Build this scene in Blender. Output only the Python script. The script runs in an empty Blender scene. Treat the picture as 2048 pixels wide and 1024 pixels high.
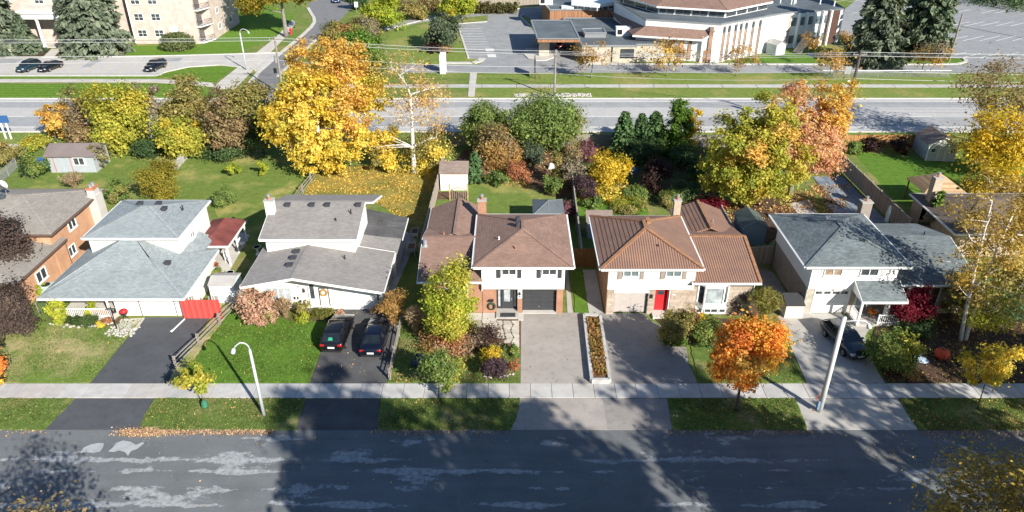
import bpy, math, random
import numpy as np
from mathutils import Matrix, Vector

scene = bpy.context.scene
COL = scene.collection
R = math.radians
random.seed(7)

# ---------------------------------------------------------------- camera
CAM_H, CAM_PITCH, FPX = 35.0, R(29.45), 1474.0
cam = bpy.data.cameras.new('camera')
cam.sensor_width = 36.0
cam.lens = FPX / 2048 * 36.0
cam.clip_end = 3000
camo = bpy.data.objects.new('camera', cam)
COL.objects.link(camo)
camo.location = (0, 0, CAM_H)
camo.rotation_euler = (math.pi / 2 - CAM_PITCH, 0, 0)
scene.camera = camo
scene.render.resolution_x, scene.render.resolution_y = 1024, 512

# ---------------------------------------------------------------- sky and sun
SUN_EL = R(29.5)
SUN_DIR = Vector((0.60, -0.80, 0)).normalized() * math.cos(SUN_EL) + Vector((0, 0, math.sin(SUN_EL)))
world = bpy.data.worlds.new('World')
scene.world = world
world.use_nodes = True
wn = world.node_tree
sky = wn.nodes.new('ShaderNodeTexSky')
sky.sky_type = 'NISHITA'
sky.sun_disc = False
sky.sun_elevation = SUN_EL
sky.sun_rotation = math.atan2(SUN_DIR.x, SUN_DIR.y)
sky.air_density = 1.15
sky.dust_density = 0.2
sky.ozone_density = 5.0
bg = wn.nodes['Background']
bg.inputs['Strength'].default_value = 0.068
wn.links.new(sky.outputs['Color'], bg.inputs['Color'])
sun = bpy.data.lights.new('sun', 'SUN')
sun.energy = 4.8
sun.angle = R(0.53)
sun.color = (1.0, 0.945, 0.85)
suno = bpy.data.objects.new('sun', sun)
COL.objects.link(suno)
suno.rotation_euler = SUN_DIR.to_track_quat('Z', 'Y').to_euler()
vs = scene.view_settings
vs.view_transform = 'Standard'
vs.look = 'None'
vs.gamma = 1.0
vs.use_curve_mapping = False
vs.exposure = 0.95

# ---------------------------------------------------------------- survey helpers
CC, SS = math.cos(CAM_PITCH), math.sin(CAM_PITCH)
def g(px, py, z=0.0):
    """place on the level z that the surveyed photo point (px, py) shows: real metres"""
    u, v = (px - 1024) / FPX, (py - 512) / FPX
    t = (z - CAM_H) / (-SS - v * CC)
    return (u * t, (CC - v * SS) * t)
def g3(px, py, z=0.0):
    a = g(px, py, z)
    return (a[0], a[1], z)
def zat(py, y):
    v = (py - 512) / FPX
    return CAM_H + y * (-SS - v * CC) / (CC - v * SS)
def xat(px, y, z=0.0):
    return (px - 1024) * (y * CC - (z - CAM_H) * SS) / FPX

# ---------------------------------------------------------------- mesh builder
class MB:
    def __init__(s):
        s.v, s.f, s.m = [], [], []
    def add(s, vs_, fs, mi=0):
        o = len(s.v)
        s.v += [tuple(p) for p in vs_]
        s.f += [tuple(i + o for i in f) for f in fs]
        s.m += [mi] * len(fs)
        return s
    def box(s, x0, x1, y0, y1, z0, z1, mi=0):
        return s.add([(x0,y0,z0),(x1,y0,z0),(x1,y1,z0),(x0,y1,z0),(x0,y0,z1),(x1,y0,z1),(x1,y1,z1),(x0,y1,z1)],
                     [(0,3,2,1),(4,5,6,7),(0,1,5,4),(1,2,6,5),(2,3,7,6),(3,0,4,7)], mi)
    def cbox(s, x0, x1, y0, y1, z0, z1, b=.02, mi=0):
        """box with a chamfered top"""
        return s.add([(x0,y0,z0),(x1,y0,z0),(x1,y1,z0),(x0,y1,z0),(x0,y0,z1-b),(x1,y0,z1-b),(x1,y1,z1-b),(x0,y1,z1-b),
                      (x0+b,y0+b,z1),(x1-b,y0+b,z1),(x1-b,y1-b,z1),(x0+b,y1-b,z1)],
                     [(0,3,2,1),(0,1,5,4),(1,2,6,5),(2,3,7,6),(3,0,4,7),(4,5,9,8),(5,6,10,9),(6,7,11,10),(7,4,8,11),(8,9,10,11)], mi)
    def poly(s, pts, mi=0):
        return s.add(pts, [tuple(range(len(pts)))], mi)
    def prism(s, pts, z0, z1, mi=0):
        n = len(pts)
        a = sum(pts[i][0]*pts[(i+1)%n][1]-pts[(i+1)%n][0]*pts[i][1] for i in range(n))
        if a < 0: pts = pts[::-1]
        vs_ = [(p[0],p[1],z0) for p in pts] + [(p[0],p[1],z1) for p in pts]
        return s.add(vs_, [tuple(range(n-1,-1,-1)), tuple(range(n,2*n))] + [(i,(i+1)%n,n+(i+1)%n,n+i) for i in range(n)], mi)
    def slab(s, pts, t, mi=0):
        n = len(pts)
        vs_ = [tuple(p) for p in pts] + [(p[0],p[1],p[2]-t) for p in pts]
        return s.add(vs_, [tuple(range(n)), tuple(range(2*n-1,n-1,-1))] + [(i,n+i,n+(i+1)%n,(i+1)%n) for i in range(n)], mi)
    def beam(s, p, q, w, h, mi=0):
        p, q = Vector(p), Vector(q)
        d = (q-p).normalized()
        a = d.cross(Vector((0,0,1)))
        a = Vector((1,0,0)) if a.length < 1e-4 else a.normalized()
        b = a.cross(d)
        a, b = a*w/2, b*h/2
        vs_ = [p-a-b,p+a-b,p+a+b,p-a+b,q-a-b,q+a-b,q+a+b,q-a+b]
        return s.add(vs_, [(0,1,2,3),(7,6,5,4),(0,4,5,1),(1,5,6,2),(2,6,7,3),(3,7,4,0)], mi)
    def tube(s, path, rad, n=6, mi=0, cap=True):
        path = [Vector(p) for p in path]
        k = len(path)
        if not hasattr(rad, '__len__'): rad = [rad]*k
        o = len(s.v)
        a = None
        for i in range(k):
            d = (path[min(i+1,k-1)]-path[max(i-1,0)])
            d = d.normalized() if d.length > 1e-6 else Vector((0,0,1))
            if a is None:
                a = d.cross(Vector((0,0,1)))
                if a.length < 1e-3: a = d.cross(Vector((0,1,0)))
            else:
                a = a - d*a.dot(d)
                if a.length < 1e-5: a = d.cross(Vector((0,1,0.3)))
            a = a.normalized()
            b = d.cross(a)
            for j in range(n):
                t = 2*math.pi*j/n
                p = path[i]+(a*math.cos(t)+b*math.sin(t))*rad[i]
                s.v.append((p.x,p.y,p.z))
        for i in range(k-1):
            for j in range(n):
                s.f.append((o+i*n+j,o+i*n+(j+1)%n,o+(i+1)*n+(j+1)%n,o+(i+1)*n+j)); s.m.append(mi)
        if cap:
            s.f.append(tuple(o+j for j in range(n-1,-1,-1))); s.m.append(mi)
            s.f.append(tuple(o+(k-1)*n+j for j in range(n))); s.m.append(mi)
        return s
    def cyl(s, x, y, z0, z1, r0, r1=None, n=12, mi=0):
        return s.tube([(x,y,z0),(x,y,z1)], [r0, r0 if r1 is None else r1], n, mi)
    def lathe(s, prof, c=(0,0,0), n=14, mi=0):
        return s.tube([(c[0],c[1],c[2]+z) for r,z in prof], [max(r,.001) for r,z in prof], n, mi)

def auto_uv(me):
    """uv in metres: u level along the face, v up the face"""
    nf = len(me.polygons)
    uv = me.uv_layers.new(name='UVMap')
    nv = len(me.vertices)
    co = np.empty(nv*3, np.float32); me.vertices.foreach_get('co', co); co = co.reshape(-1,3)
    no = np.empty(nf*3, np.float32); me.polygons.foreach_get('normal', no); no = no.reshape(-1,3)
    lt = np.empty(nf, np.int32); me.polygons.foreach_get('loop_total', lt)
    li = np.empty(len(me.loops), np.int32); me.loops.foreach_get('vertex_index', li)
    fn = np.repeat(no, lt, axis=0)
    flat = np.abs(fn[:,2]) > .985
    t = np.stack([-fn[:,1], fn[:,0], np.zeros(len(fn))], 1)
    ln = np.linalg.norm(t, axis=1, keepdims=True); ln[ln<1e-6] = 1
    t = t/ln
    t[flat] = (1,0,0)
    b = np.cross(fn, t)
    b[flat] = (0,1,0)
    p = co[li]
    out = np.stack([(p*t).sum(1), (p*b).sum(1)], 1).astype(np.float32)
    uv.data.foreach_set('uv', out.ravel())

WM = {}
def world_of(o):
    return WM.get(o.name, Matrix.Identity(4))
def mesh_of(mb, name, mats, smooth=False, M4=None):
    me = bpy.data.meshes.new(name)
    vv = mb.v if M4 is None else [tuple(M4 @ Vector(p)) for p in mb.v]
    me.from_pydata(vv, [], mb.f)
    mats = mats if isinstance(mats, (list, tuple)) else [mats]
    for m in mats: me.materials.append(m)
    if len(mats) > 1: me.polygons.foreach_set('material_index', mb.m)
    if smooth: me.polygons.foreach_set('use_smooth', [True]*len(me.polygons))
    me.update()
    auto_uv(me)
    return me
def tag(o, label=None, cat=None, group=None, kind=None):
    if label: o['label'] = label
    if cat: o['category'] = cat
    if group: o['group'] = group
    if kind: o['kind'] = kind
    return o
def build(mb, name, mats, parent=None, smooth=False, local=False):
    """one mesh object; world coordinates go into the parent's frame, a top-level mesh gets its origin at its base"""
    if parent is not None:
        M4 = None if local else world_of(parent).inverted()
        o = bpy.data.objects.new(name, mesh_of(mb, name, mats, smooth, M4))
        COL.objects.link(o); o.parent = parent
        WM[o.name] = world_of(parent)
    else:
        xs = [p[0] for p in mb.v]; ys = [p[1] for p in mb.v]; zs = [p[2] for p in mb.v]
        c = Vector(((min(xs)+max(xs))/2, (min(ys)+max(ys))/2, min(zs)))
        o = bpy.data.objects.new(name, mesh_of(mb, name, mats, smooth, Matrix.Translation(-c)))
        COL.objects.link(o); o.location = c
        WM[o.name] = Matrix.Translation(c)
    return o
def thing(name, label, cat, loc=(0,0,0), rz=0.0, group=None):
    o = bpy.data.objects.new(name, None)
    COL.objects.link(o)
    o.empty_display_size = .3
    o.location = loc; o.rotation_euler = (0,0,rz)
    WM[o.name] = Matrix.Translation(loc) @ Matrix.Rotation(rz, 4, 'Z')
    return tag(o, label, cat, group)
def child(me, name, parent, loc=(0,0,0), rz=0.0):
    """object from shared mesh data, placed in its parent's frame"""
    o = bpy.data.objects.new(name, me)
    COL.objects.link(o); o.parent = parent
    o.location = loc; o.rotation_euler = (0,0,rz)
    WM[o.name] = world_of(parent) @ Matrix.Translation(loc) @ Matrix.Rotation(rz, 4, 'Z')
    return o
def dup(o, parent=None):
    c = o.copy(); COL.objects.link(c)
    if parent is not None: c.parent = parent
    for ch in o.children: dup(ch, c)
    return c
CACHE = {}
def cached(key, fn):
    if key not in CACHE: CACHE[key] = fn()
    return CACHE[key]
def struct(mb, name, mat, parent=None):
    o = build(mb, name, mat, parent)
    if parent is None: o['kind'] = 'structure'
    return o

# ---------------------------------------------------------------- materials
MATS = {}
class NT:
    def __init__(s, name):
        s.mat = bpy.data.materials.new(name); s.mat.use_nodes = True
        s.t = s.mat.node_tree; s.b = s.t.nodes['Principled BSDF']
        MATS[name] = s.mat
    def n(s, typ, **kw):
        nd = s.t.nodes.new('ShaderNode'+typ)
        for k, v in kw.items(): setattr(nd, k, v)
        return nd
    def l(s, a, b): s.t.links.new(a, b)
    def pos(s, sc=(1,1,1)):
        gm = s.n('NewGeometry'); mp = s.n('Mapping'); mp.inputs['Scale'].default_value = sc
        s.l(gm.outputs['Position'], mp.inputs['Vector']); return mp.outputs['Vector']
    def uv(s, sc=(1,1,1)):
        tc = s.n('UVMap'); mp = s.n('Mapping'); mp.inputs['Scale'].default_value = sc
        s.l(tc.outputs['UV'], mp.inputs['Vector']); return mp.outputs['Vector']
    def noise(s, vec, sc, det=4, rough=.55):
        nd = s.n('TexNoise'); nd.inputs['Scale'].default_value = sc; nd.inputs['Detail'].default_value = det
        nd.inputs['Roughness'].default_value = rough
        s.l(vec, nd.inputs['Vector']); return nd.outputs['Fac']
    def ramp(s, fac, stops, const=False):
        nd = s.n('ValToRGB'); cr = nd.color_ramp
        if const: cr.interpolation = 'CONSTANT'
        while len(cr.elements) < len(stops): cr.elements.new(.5)
        for e, (p, c) in zip(cr.elements, stops):
            e.position = p; e.color = (c, c, c, 1) if not hasattr(c, '__len__') else (*c, 1)
        s.l(fac, nd.inputs['Fac']); return nd.outputs['Color']
    def mix(s, fac, a, b, mode='MIX'):
        nd = s.n('MixRGB', blend_type=mode)
        for i, x in ((0, fac), (1, a), (2, b)):
            if hasattr(x, 'is_output'): s.l(x, nd.inputs[i])
            elif hasattr(x, '__len__'): nd.inputs[i].default_value = (*x, 1)
            else: nd.inputs[i].default_value = x
        return nd.outputs['Color']
    def math(s, op, a, b=None):
        nd = s.n('Math', operation=op)
        for i, x in ((0, a), (1, b)):
            if x is None: continue
            if hasattr(x, 'is_output'): s.l(x, nd.inputs[i])
            else: nd.inputs[i].default_value = x
        return nd.outputs[0]
    def bump(s, h, strength=.3, dist=.02):
        nd = s.n('Bump'); nd.inputs['Strength'].default_value = strength; nd.inputs['Distance'].default_value = dist
        s.l(h, nd.inputs['Height']); s.l(nd.outputs['Normal'], s.b.inputs['Normal'])
    def out(s, col, rough=.85, spec=.3, metal=0.0):
        if hasattr(col, 'is_output'): s.l(col, s.b.inputs['Base Color'])
        else: s.b.inputs['Base Color'].default_value = (*col, 1)
        s.b.inputs['Roughness'].default_value = rough
        s.b.inputs['Specular IOR Level'].default_value = spec
        s.b.inputs['Metallic'].default_value = metal
        return s.mat

def sc3(c, k): return tuple(min(1, x*k) for x in c)
def plain(name, c, var=.18, sc=3.0, rough=.8, spec=.3, metal=0.0, bump=.15, bsc=40, fine=.12):
    """solid colour with broad weathering and fine grain"""
    t = NT(name); p = t.pos()
    a = t.ramp(t.noise(p, sc, 5), [(.3, sc3(c, 1-var)), (.7, sc3(c, 1+var))])
    b = t.ramp(t.noise(p, bsc, 3), [(.3, 1-fine), (.7, 1+fine*.6)])
    if bump: t.bump(t.noise(p, bsc, 3), bump, .01)
    return t.out(t.mix(1, a, b, 'MULTIPLY'), rough, spec, metal)
def shingle(name, c1, c2, w=.32, h=.145, dark=.5, stain=.18):
    t = NT(name); u = t.uv()
    br = t.n('TexBrick'); br.offset = .5; br.squash = 1
    for k, v in (('Scale', 1), ('Mortar Size', .010), ('Mortar Smooth', .3), ('Brick Width', w), ('Row Height', h), ('Bias', 0)):
        br.inputs[k].default_value = v
    br.inputs['Color1'].default_value = (*c1, 1); br.inputs['Color2'].default_value = (*c2, 1)
    br.inputs['Mortar'].default_value = (*sc3(c1, dark), 1)
    t.l(u, br.inputs['Vector'])
    p = t.pos()
    st = t.ramp(t.noise(p, .55, 6, .65), [(.3, 1-stain), (.68, 1+stain*.6)])
    gr = t.ramp(t.noise(p, 45, 2), [(.3, .82), (.7, 1.12)])
    col = t.mix(1, t.mix(1, br.outputs['Color'], st, 'MULTIPLY'), gr, 'MULTIPLY')
    t.bump(br.outputs['Fac'], -.25, .01)
    return t.out(col, .92, .2)
def brickm(name, c1, c2, mortar, w=.22, h=.075, m=.012, bump=-.5):
    t = NT(name); u = t.uv()
    br = t.n('TexBrick'); br.offset = .5
    for k, v in (('Scale', 1), ('Mortar Size', m), ('Mortar Smooth', .2), ('Brick Width', w), ('Row Height', h), ('Bias', 0)):
        br.inputs[k].default_value = v
    br.inputs['Color1'].default_value = (*c1, 1); br.inputs['Color2'].default_value = (*c2, 1)
    br.inputs['Mortar'].default_value = (*mortar, 1)
    t.l(u, br.inputs['Vector'])
    p = t.pos()
    st = t.ramp(t.noise(p, 1.1, 5), [(.3, .84), (.7, 1.1)])
    t.bump(br.outputs['Fac'], bump, .012)
    return t.out(t.mix(1, br.outputs['Color'], st, 'MULTIPLY'), .9, .2)
def siding(name, c, h=.12, vertical=False, var=.06, depth=.5):
    t = NT(name); u = t.uv(); sx = t.n('SeparateXYZ'); t.l(u, sx.inputs[0])
    f = t.math('FRACT', t.math('DIVIDE', sx.outputs[0 if vertical else 1], h))
    p = t.pos()
    a = t.ramp(t.noise(p, .8, 5), [(.3, sc3(c, 1-var)), (.7, sc3(c, 1+var))])
    line = t.ramp(f, [(0, .72), (.1, 1), (1, 1)])
    t.bump(f, depth, .02)
    return t.out(t.mix(1, a, line, 'MULTIPLY'), .6, .35)
def glassm(name, c, rough=.04):
    t = NT(name); p = t.pos()
    a = t.ramp(t.noise(p, 1.7, 3), [(.35, sc3(c, .7)), (.65, sc3(c, 1.3))])
    return t.out(a, rough, .8)
def paint(name, c, rough=.22):
    t = NT(name); t.b.inputs['Coat Weight'].default_value = .8; t.b.inputs['Coat Roughness'].default_value = .04
    p = t.pos()
    a = t.ramp(t.noise(p, 60, 2), [(.3, sc3(c, .85)), (.7, sc3(c, 1.15))])
    return t.out(a, rough, .5, .35)
def grass(name, c1, c2, dry, dry_lo=.55, dry_hi=.75, dsc=.35, mow=0.0):
    """two greens at tuft size, with dry or leaf-strewn patches"""
    t = NT(name); p = t.pos()
    f = t.noise(p, 9, 6, .7)
    a = t.ramp(f, [(.32, c1), (.68, c2)])
    m = t.ramp(t.noise(p, dsc, 6, .62), [(dry_lo, 0), (dry_hi, 1)])
    fine = t.ramp(t.noise(p, 38, 3, .7), [(.3, .62), (.72, 1.28)])
    a = t.mix(m, a, dry)
    br = t.ramp(t.noise(p, 1.4, 4), [(.3, .82), (.7, 1.14)])
    a = t.mix(1, t.mix(1, a, fine, 'MULTIPLY'), br, 'MULTIPLY')
    if mow:
        sx = t.n('SeparateXYZ'); t.l(p, sx.inputs[0])
        w = t.math('SINE', t.math('MULTIPLY', sx.outputs[1], 5.2))
        a = t.mix(1, a, t.ramp(t.math('ADD', t.math('MULTIPLY', w, mow), .5), [(0, .8), (1, 1.15)]), 'MULTIPLY')
    t.bump(t.noise(p, 30, 4, .75), .9, .05)
    return t.out(a, .95, .1)
def asphalt(name, c, crack=True, patch=.2):
    t = NT(name); p = t.pos()
    a = t.ramp(t.noise(p, .5, 6, .6), [(.28, sc3(c, 1-patch)), (.72, sc3(c, 1+patch))])
    b = t.ramp(t.noise(p, 55, 2), [(.3, .8), (.7, 1.18)])
    a = t.mix(1, a, b, 'MULTIPLY')
    a = t.mix(1, a, t.ramp(t.noise(p, 1.9, 5, .6), [(.30, .84), (.46, 1.0), (.75, 1.04)]), 'MULTIPLY')
    if crack:
        vo = t.n('TexVoronoi', feature='DISTANCE_TO_EDGE'); vo.inputs['Scale'].default_value = .3
        wv = t.n('VectorMath', operation='ADD')
        ns = t.n('TexNoise'); ns.inputs['Scale'].default_value = .7; ns.inputs['Detail'].default_value = 6
        t.l(p, ns.inputs['Vector']); t.l(p, wv.inputs[0]); t.l(ns.outputs['Color'], wv.inputs[1])
        t.l(wv.outputs[0], vo.inputs['Vector'])
        a = t.mix(t.ramp(vo.outputs['Distance'], [(0, .7), (.004, 0)]), a, sc3(c, .6))
    t.bump(t.noise(p, 60, 3), .35, .01)
    return t.out(a, .9, .25)
def street(name):
    """dark seal coat worn off in streaks that run with the traffic"""
    t = NT(name); p = t.pos()
    c = (.140, .150, .157)
    a = t.ramp(t.noise(p, .35, 6, .6), [(.28, sc3(c, .84)), (.72, sc3(c, 1.14))])
    a = t.mix(1, a, t.ramp(t.noise(t.pos((.12, 1.6, 1)), .8, 4), [(.3, .9), (.7, 1.08)]), 'MULTIPLY')
    a = t.mix(1, a, t.ramp(t.noise(p, 50, 2), [(.3, .82), (.7, 1.18)]), 'MULTIPLY')
    st = t.math('ADD', t.math('MULTIPLY', t.noise(t.pos((.20, .55, 1)), 1.0, 4, .5), .75), t.math('MULTIPLY', t.noise(t.pos((.8, 1.5, 1)), 1.3, 11, .8), .5))
    sx = t.n('SeparateXYZ'); t.l(p, sx.inputs[0])
    # strips where the traffic has worn the seal coat through (metres from the near kerb)
    yy = t.math('MULTIPLY', t.math('SUBTRACT', t.math('ADD', sx.outputs[1], t.math('MULTIPLY', t.noise(t.pos((.25, .25, 1)), 1.0, 3), .5)), 30.25), .125)
    stops = [(0, .05)]
    for Y, a_ in ((31.4, .11), (32.7, .07), (34.1, .135), (35.1, .09), (36.4, .0)):
        stops += [((Y-30-.34)/8, -.05), ((Y-30)/8, a_), ((Y-30+.34)/8, -.05)]
    band = t.ramp(yy, stops)
    lr = t.ramp(t.math('ADD', t.math('MULTIPLY', sx.outputs[0], .0125), .5), [(0, .03), (.38, .03), (.52, -.03), (1, -.05)])
    w = t.math('ADD', t.math('ADD', st, band), lr)
    m = t.ramp(w, [(.735, 0), (.752, 1)])
    br = t.ramp(t.noise(p, 3.5, 5, .7), [(.38, .35), (.5, 1)])
    m = t.mix(1, m, br, 'MULTIPLY')
    light = t.ramp(t.noise(p, 2.5, 5), [(.3, (.25, .265, .275)), (.7, (.37, .385, .39))])
    a = t.mix(m, a, light)
    vo = t.n('TexVoronoi', feature='DISTANCE_TO_EDGE'); vo.inputs['Scale'].default_value = .11
    wv = t.n('VectorMath', operation='ADD'); ns = t.n('TexNoise'); ns.inputs['Scale'].default_value = .8; ns.inputs['Detail'].default_value = 7
    t.l(p, ns.inputs['Vector']); t.l(p, wv.inputs[0]); t.l(ns.outputs['Color'], wv.inputs[1]); t.l(wv.outputs[0], vo.inputs['Vector'])
    a = t.mix(t.ramp(vo.outputs['Distance'], [(0, .45), (.004, 0)]), a, (.2, .2, .2))
    t.bump(t.noise(p, 70, 3), .3, .01)
    return t.out(a, .88, .3)
def foliage(name, trans=.32, rough=.62):
    t = NT(name)
    at = t.n('Attribute', attribute_name='col')
    t.out(at.outputs['Color'], rough, .25)
    tr = t.n('BsdfTranslucent'); t.l(t.mix(1, at.outputs['Color'], (1.25, 1.15, .6), 'MULTIPLY'), tr.inputs['Color'])
    ms = t.n('MixShader'); ms.inputs[0].default_value = trans
    t.l(t.b.outputs[0], ms.inputs[1]); t.l(tr.outputs[0], ms.inputs[2])
    t.l(ms.outputs[0], t.t.nodes['Material Output'].inputs['Surface'])
    return t.mat
def woodm(name, c, plank=.14, vertical=True, var=.25):
    t = NT(name); u = t.uv(); sx = t.n('SeparateXYZ'); t.l(u, sx.inputs[0])
    i = t.math('FLOOR', t.math('DIVIDE', sx.outputs[0 if vertical else 1], plank))
    wn_ = t.n('TexWhiteNoise', noise_dimensions='1D'); t.l(i, wn_.inputs['W'])
    a = t.ramp(wn_.outputs['Value'], [(0, sc3(c, 1-var)), (1, sc3(c, 1+var))])
    gr = t.noise(t.uv((30, 2, 1) if vertical else (2, 30, 1)), 1, 5)
    a = t.mix(1, a, t.ramp(gr, [(.3, .78), (.7, 1.15)]), 'MULTIPLY')
    t.bump(gr, .3, .01)
    return t.out(a, .85, .2)
def barkm(name, c, dark, birch=False):
    t = NT(name)
    if birch:
        f = t.noise(t.pos((2, 2, 9)), 1.3, 5, .6)
        a = t.ramp(f, [(.36, dark), (.44, c), (1, sc3(c, 1.1))])
    else:
        f = t.noise(t.pos((9, 9, 1.5)), 1.6, 5, .65)
        a = t.ramp(f, [(.3, dark), (.68, c)])
    t.bump(f, .5, .03)
    return t.out(a, .92, .15)

FOL = foliage('foliage', .46, .6)
NEEDLE = foliage('needles', .2, .7)
LITTER = foliage('leaf_litter', .1, .8)
m_white = plain('white_paint', (.78, .78, .76), .05, 1.0, .55, .4, bump=.05)
m_wsid = siding('white_siding', (.76, .76, .74), .13)
m_cream = siding('cream_siding', (.66, .63, .58), .13)
m_conc = plain('concrete', (.40, .385, .36), .14, .7, .9, .2, bump=.2, bsc=35)
m_conc2 = plain('pale_concrete', (.50, .475, .435), .12, .5, .9, .2, bump=.2, bsc=30)
m_slab = [plain('walk_slab_%s' % k, c, .12, 1.3, .9, .2, bsc=30) for k, c in (('pale', (.46, .45, .435)), ('grey', (.40, .395, .385)), ('warm', (.43, .41, .385)))]
m_kerb = plain('kerb_concrete', (.52, .50, .46), .12, 1.0, .9, .2)
m_glass = glassm('window_glass', (.05, .06, .07))
m_glassp = glassm('pale_window_glass', (.34, .38, .40), .12)
m_dark = plain('black_metal', (.018, .018, .02), .2, 3, .45, .4)
m_grey = plain('grey_metal', (.33, .34, .35), .1, 3, .4, .5, .4)
m_alu = plain('galvanised_steel', (.5, .51, .52), .1, 3, .4, .5, .6)
m_soil = plain('bare_soil', (.13, .085, .055), .3, 1.5, .95, .1, bump=.6, bsc=18, fine=.3)
m_mulch = plain('dark_mulch', (.085, .055, .04), .35, 2.0, .95, .1, bump=.8, bsc=25, fine=.4)
m_fwood = woodm('weathered_fence_wood', (.32, .275, .23))
m_bwood = woodm('brown_stained_wood', (.20, .095, .035))
m_owood = woodm('orange_cedar_wood', (.38, .20, .075))
m_rail = plain('split_rail_wood', (.27, .245, .21), .25, 6, .9, .15, bump=.5, bsc=30)
m_bark = barkm('brown_bark', (.16, .125, .095), (.05, .04, .03))
m_bark2 = barkm('grey_bark', (.30, .27, .24), (.12, .10, .09))
m_birch = barkm('white_birch_bark', (.62, .58, .54), (.10, .085, .075), True)
# ================================================================ ground, roads, pavements
def F(pts, z=0.0): return [g(p[0], p[1], z) for p in pts]
g_ground = grass('ground_grass', (0.106, 0.167, 0.037), (0.197, 0.256, 0.061), (0.342, 0.282, 0.120), .50, .72, .12)
g_lush = grass('lush_lawn', (0.078, 0.166, 0.021), (0.145, 0.255, 0.038), (0.223, 0.238, 0.067), .66, .85, .3)
g_lawn1 = grass('patchy_lawn', (.115, .20, .036), (.20, .28, .065), (.46, .38, .20), .44, .63, .22)
g_blvd = grass('worn_verge', (.09, .155, .032), (.165, .225, .055), (.34, .28, .14), .50, .72, .35)
g_leafy = grass('leaf_strewn_lawn', (.15, .165, .04), (.24, .215, .055), (.40, .30, .08), .42, .70, .22)
g_yard = grass('back_lawn', (0.102, 0.170, 0.034), (0.206, 0.265, 0.061), (0.409, 0.359, 0.128), .50, .72, .2)
g_far = grass('far_lawn', (0.089, 0.186, 0.021), (0.164, 0.275, 0.038), (0.208, 0.238, 0.059), .6, .85, .15, .35)
g_verge = grass('roadside_grass', (0.128, 0.197, 0.037), (0.231, 0.282, 0.068), (0.409, 0.324, 0.136), .5, .75, .12)
g_shade = grass('shaded_garden_ground', (.055, .085, .028), (.09, .115, .04), (.11, .08, .045), .45, .65, .4)  # dark greens: tree shade over the back garden is put into the colour
a_street = street('street_asphalt')
a_drive1 = asphalt('fresh_black_asphalt', (.080, .085, .093), False, .16)
a_drive2 = asphalt('old_dark_asphalt', (.085, .085, .088), True, .25)
a_drive3 = asphalt('pale_grey_asphalt', (.33, .30, .275), False, .12)
a_drive4 = asphalt('grey_drive_asphalt', (.27, .25, .235), False, .15)
a_lot = asphalt('worn_lot_asphalt', (.27, .275, .28), True, .14)
a_side = asphalt('side_street_asphalt', (.185, .185, .19), False, .1)
a_park = asphalt('pale_parking_concrete', (.46, .445, .425), False, .07)
a_far = asphalt('pale_road_surface', (.43, .42, .41), False, .06)
a_lane = asphalt('worn_lane_asphalt', (.31, .315, .32), False, .1)
m_line = plain('white_road_paint', (.62, .62, .60), .2, 4, .8, .2)
m_yline = plain('faded_yellow_paint', (.55, .45, .2), .25, 4, .8, .2)

struct(MB().poly([(-420,-80,0),(420,-80,0),(420,620,0),(-420,620,0)]), 'ground', g_ground)
street_o = struct(MB().prism([(-140,26.8),(140,26.8),(140,37.9),(-140,37.9)], -.2, .006), 'street', a_street)

m_patch = asphalt('bare_worn_asphalt', (.36, .375, .385), False, .1)
for pts in ([(160,906),(168,895),(182,889),(198,886),(208,887),(206,895),(200,903),(186,906),(172,904)], [(216,903),(226,895),(232,886),(246,881),(262,884),(272,890),(286,884),(288,887),(274,898),(262,902),(256,912),(250,904),(238,901),(228,904)]):
    build(MB().prism(F(pts), .002, .010), 'worn_patch', m_patch, street_o)

# pavement in front of the houses, slab by slab
walk = struct(MB().prism([(-70,41.15),(70,41.15),(70,42.74),(-70,42.74)], -.1, .028), 'sidewalk', m_soil)
def slab_me(w, d, m, name='pavement_slab', h=.045):
    return cached(('slab', w, d, m.name, h), lambda: mesh_of(MB().cbox(-w/2, w/2, -d/2, d/2, 0, h, .012), name, m))
x = -62.0
rs = random.Random(3)
while x < 62:
    child(slab_me(1.52, 1.6, m_slab[rs.choice((0,0,1,2,0))]), 'pavement_slab', walk, (x+.77 - walk.location.x, 0, .128), rs.uniform(-.004,.004))
    x += 1.545

def ragged(p, step=.22, amp=.035):
    rq = random.Random(len(p)); out = []
    for a, b in zip(p, p[1:]+p[:1]):
        L = math.hypot(b[0]-a[0], b[1]-a[1]); n = max(1, min(160, int(L/step)))
        for k in range(n):
            t = k/n; s = rq.gauss(0, amp)+.03*math.sin(t*L*1.7) if k else 0
            out.append((a[0]+(b[0]-a[0])*t-(b[1]-a[1])/max(L, .01)*s, a[1]+(b[1]-a[1])*t+(b[0]-a[0])/max(L, .01)*s))
    return out
def flat(name, pts, mat, z, depth=.12, px=True):
    p = F(pts) if px else pts
    if name in ('boulevard', 'front_lawn', 'side_lawn', 'leafy_bed', 'planting_bed', 'back_lawn'): p = ragged(p)
    return struct(MB().prism(p, z-depth, z), name, mat)
SWN, SWF = 797.0, 768.0
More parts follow.
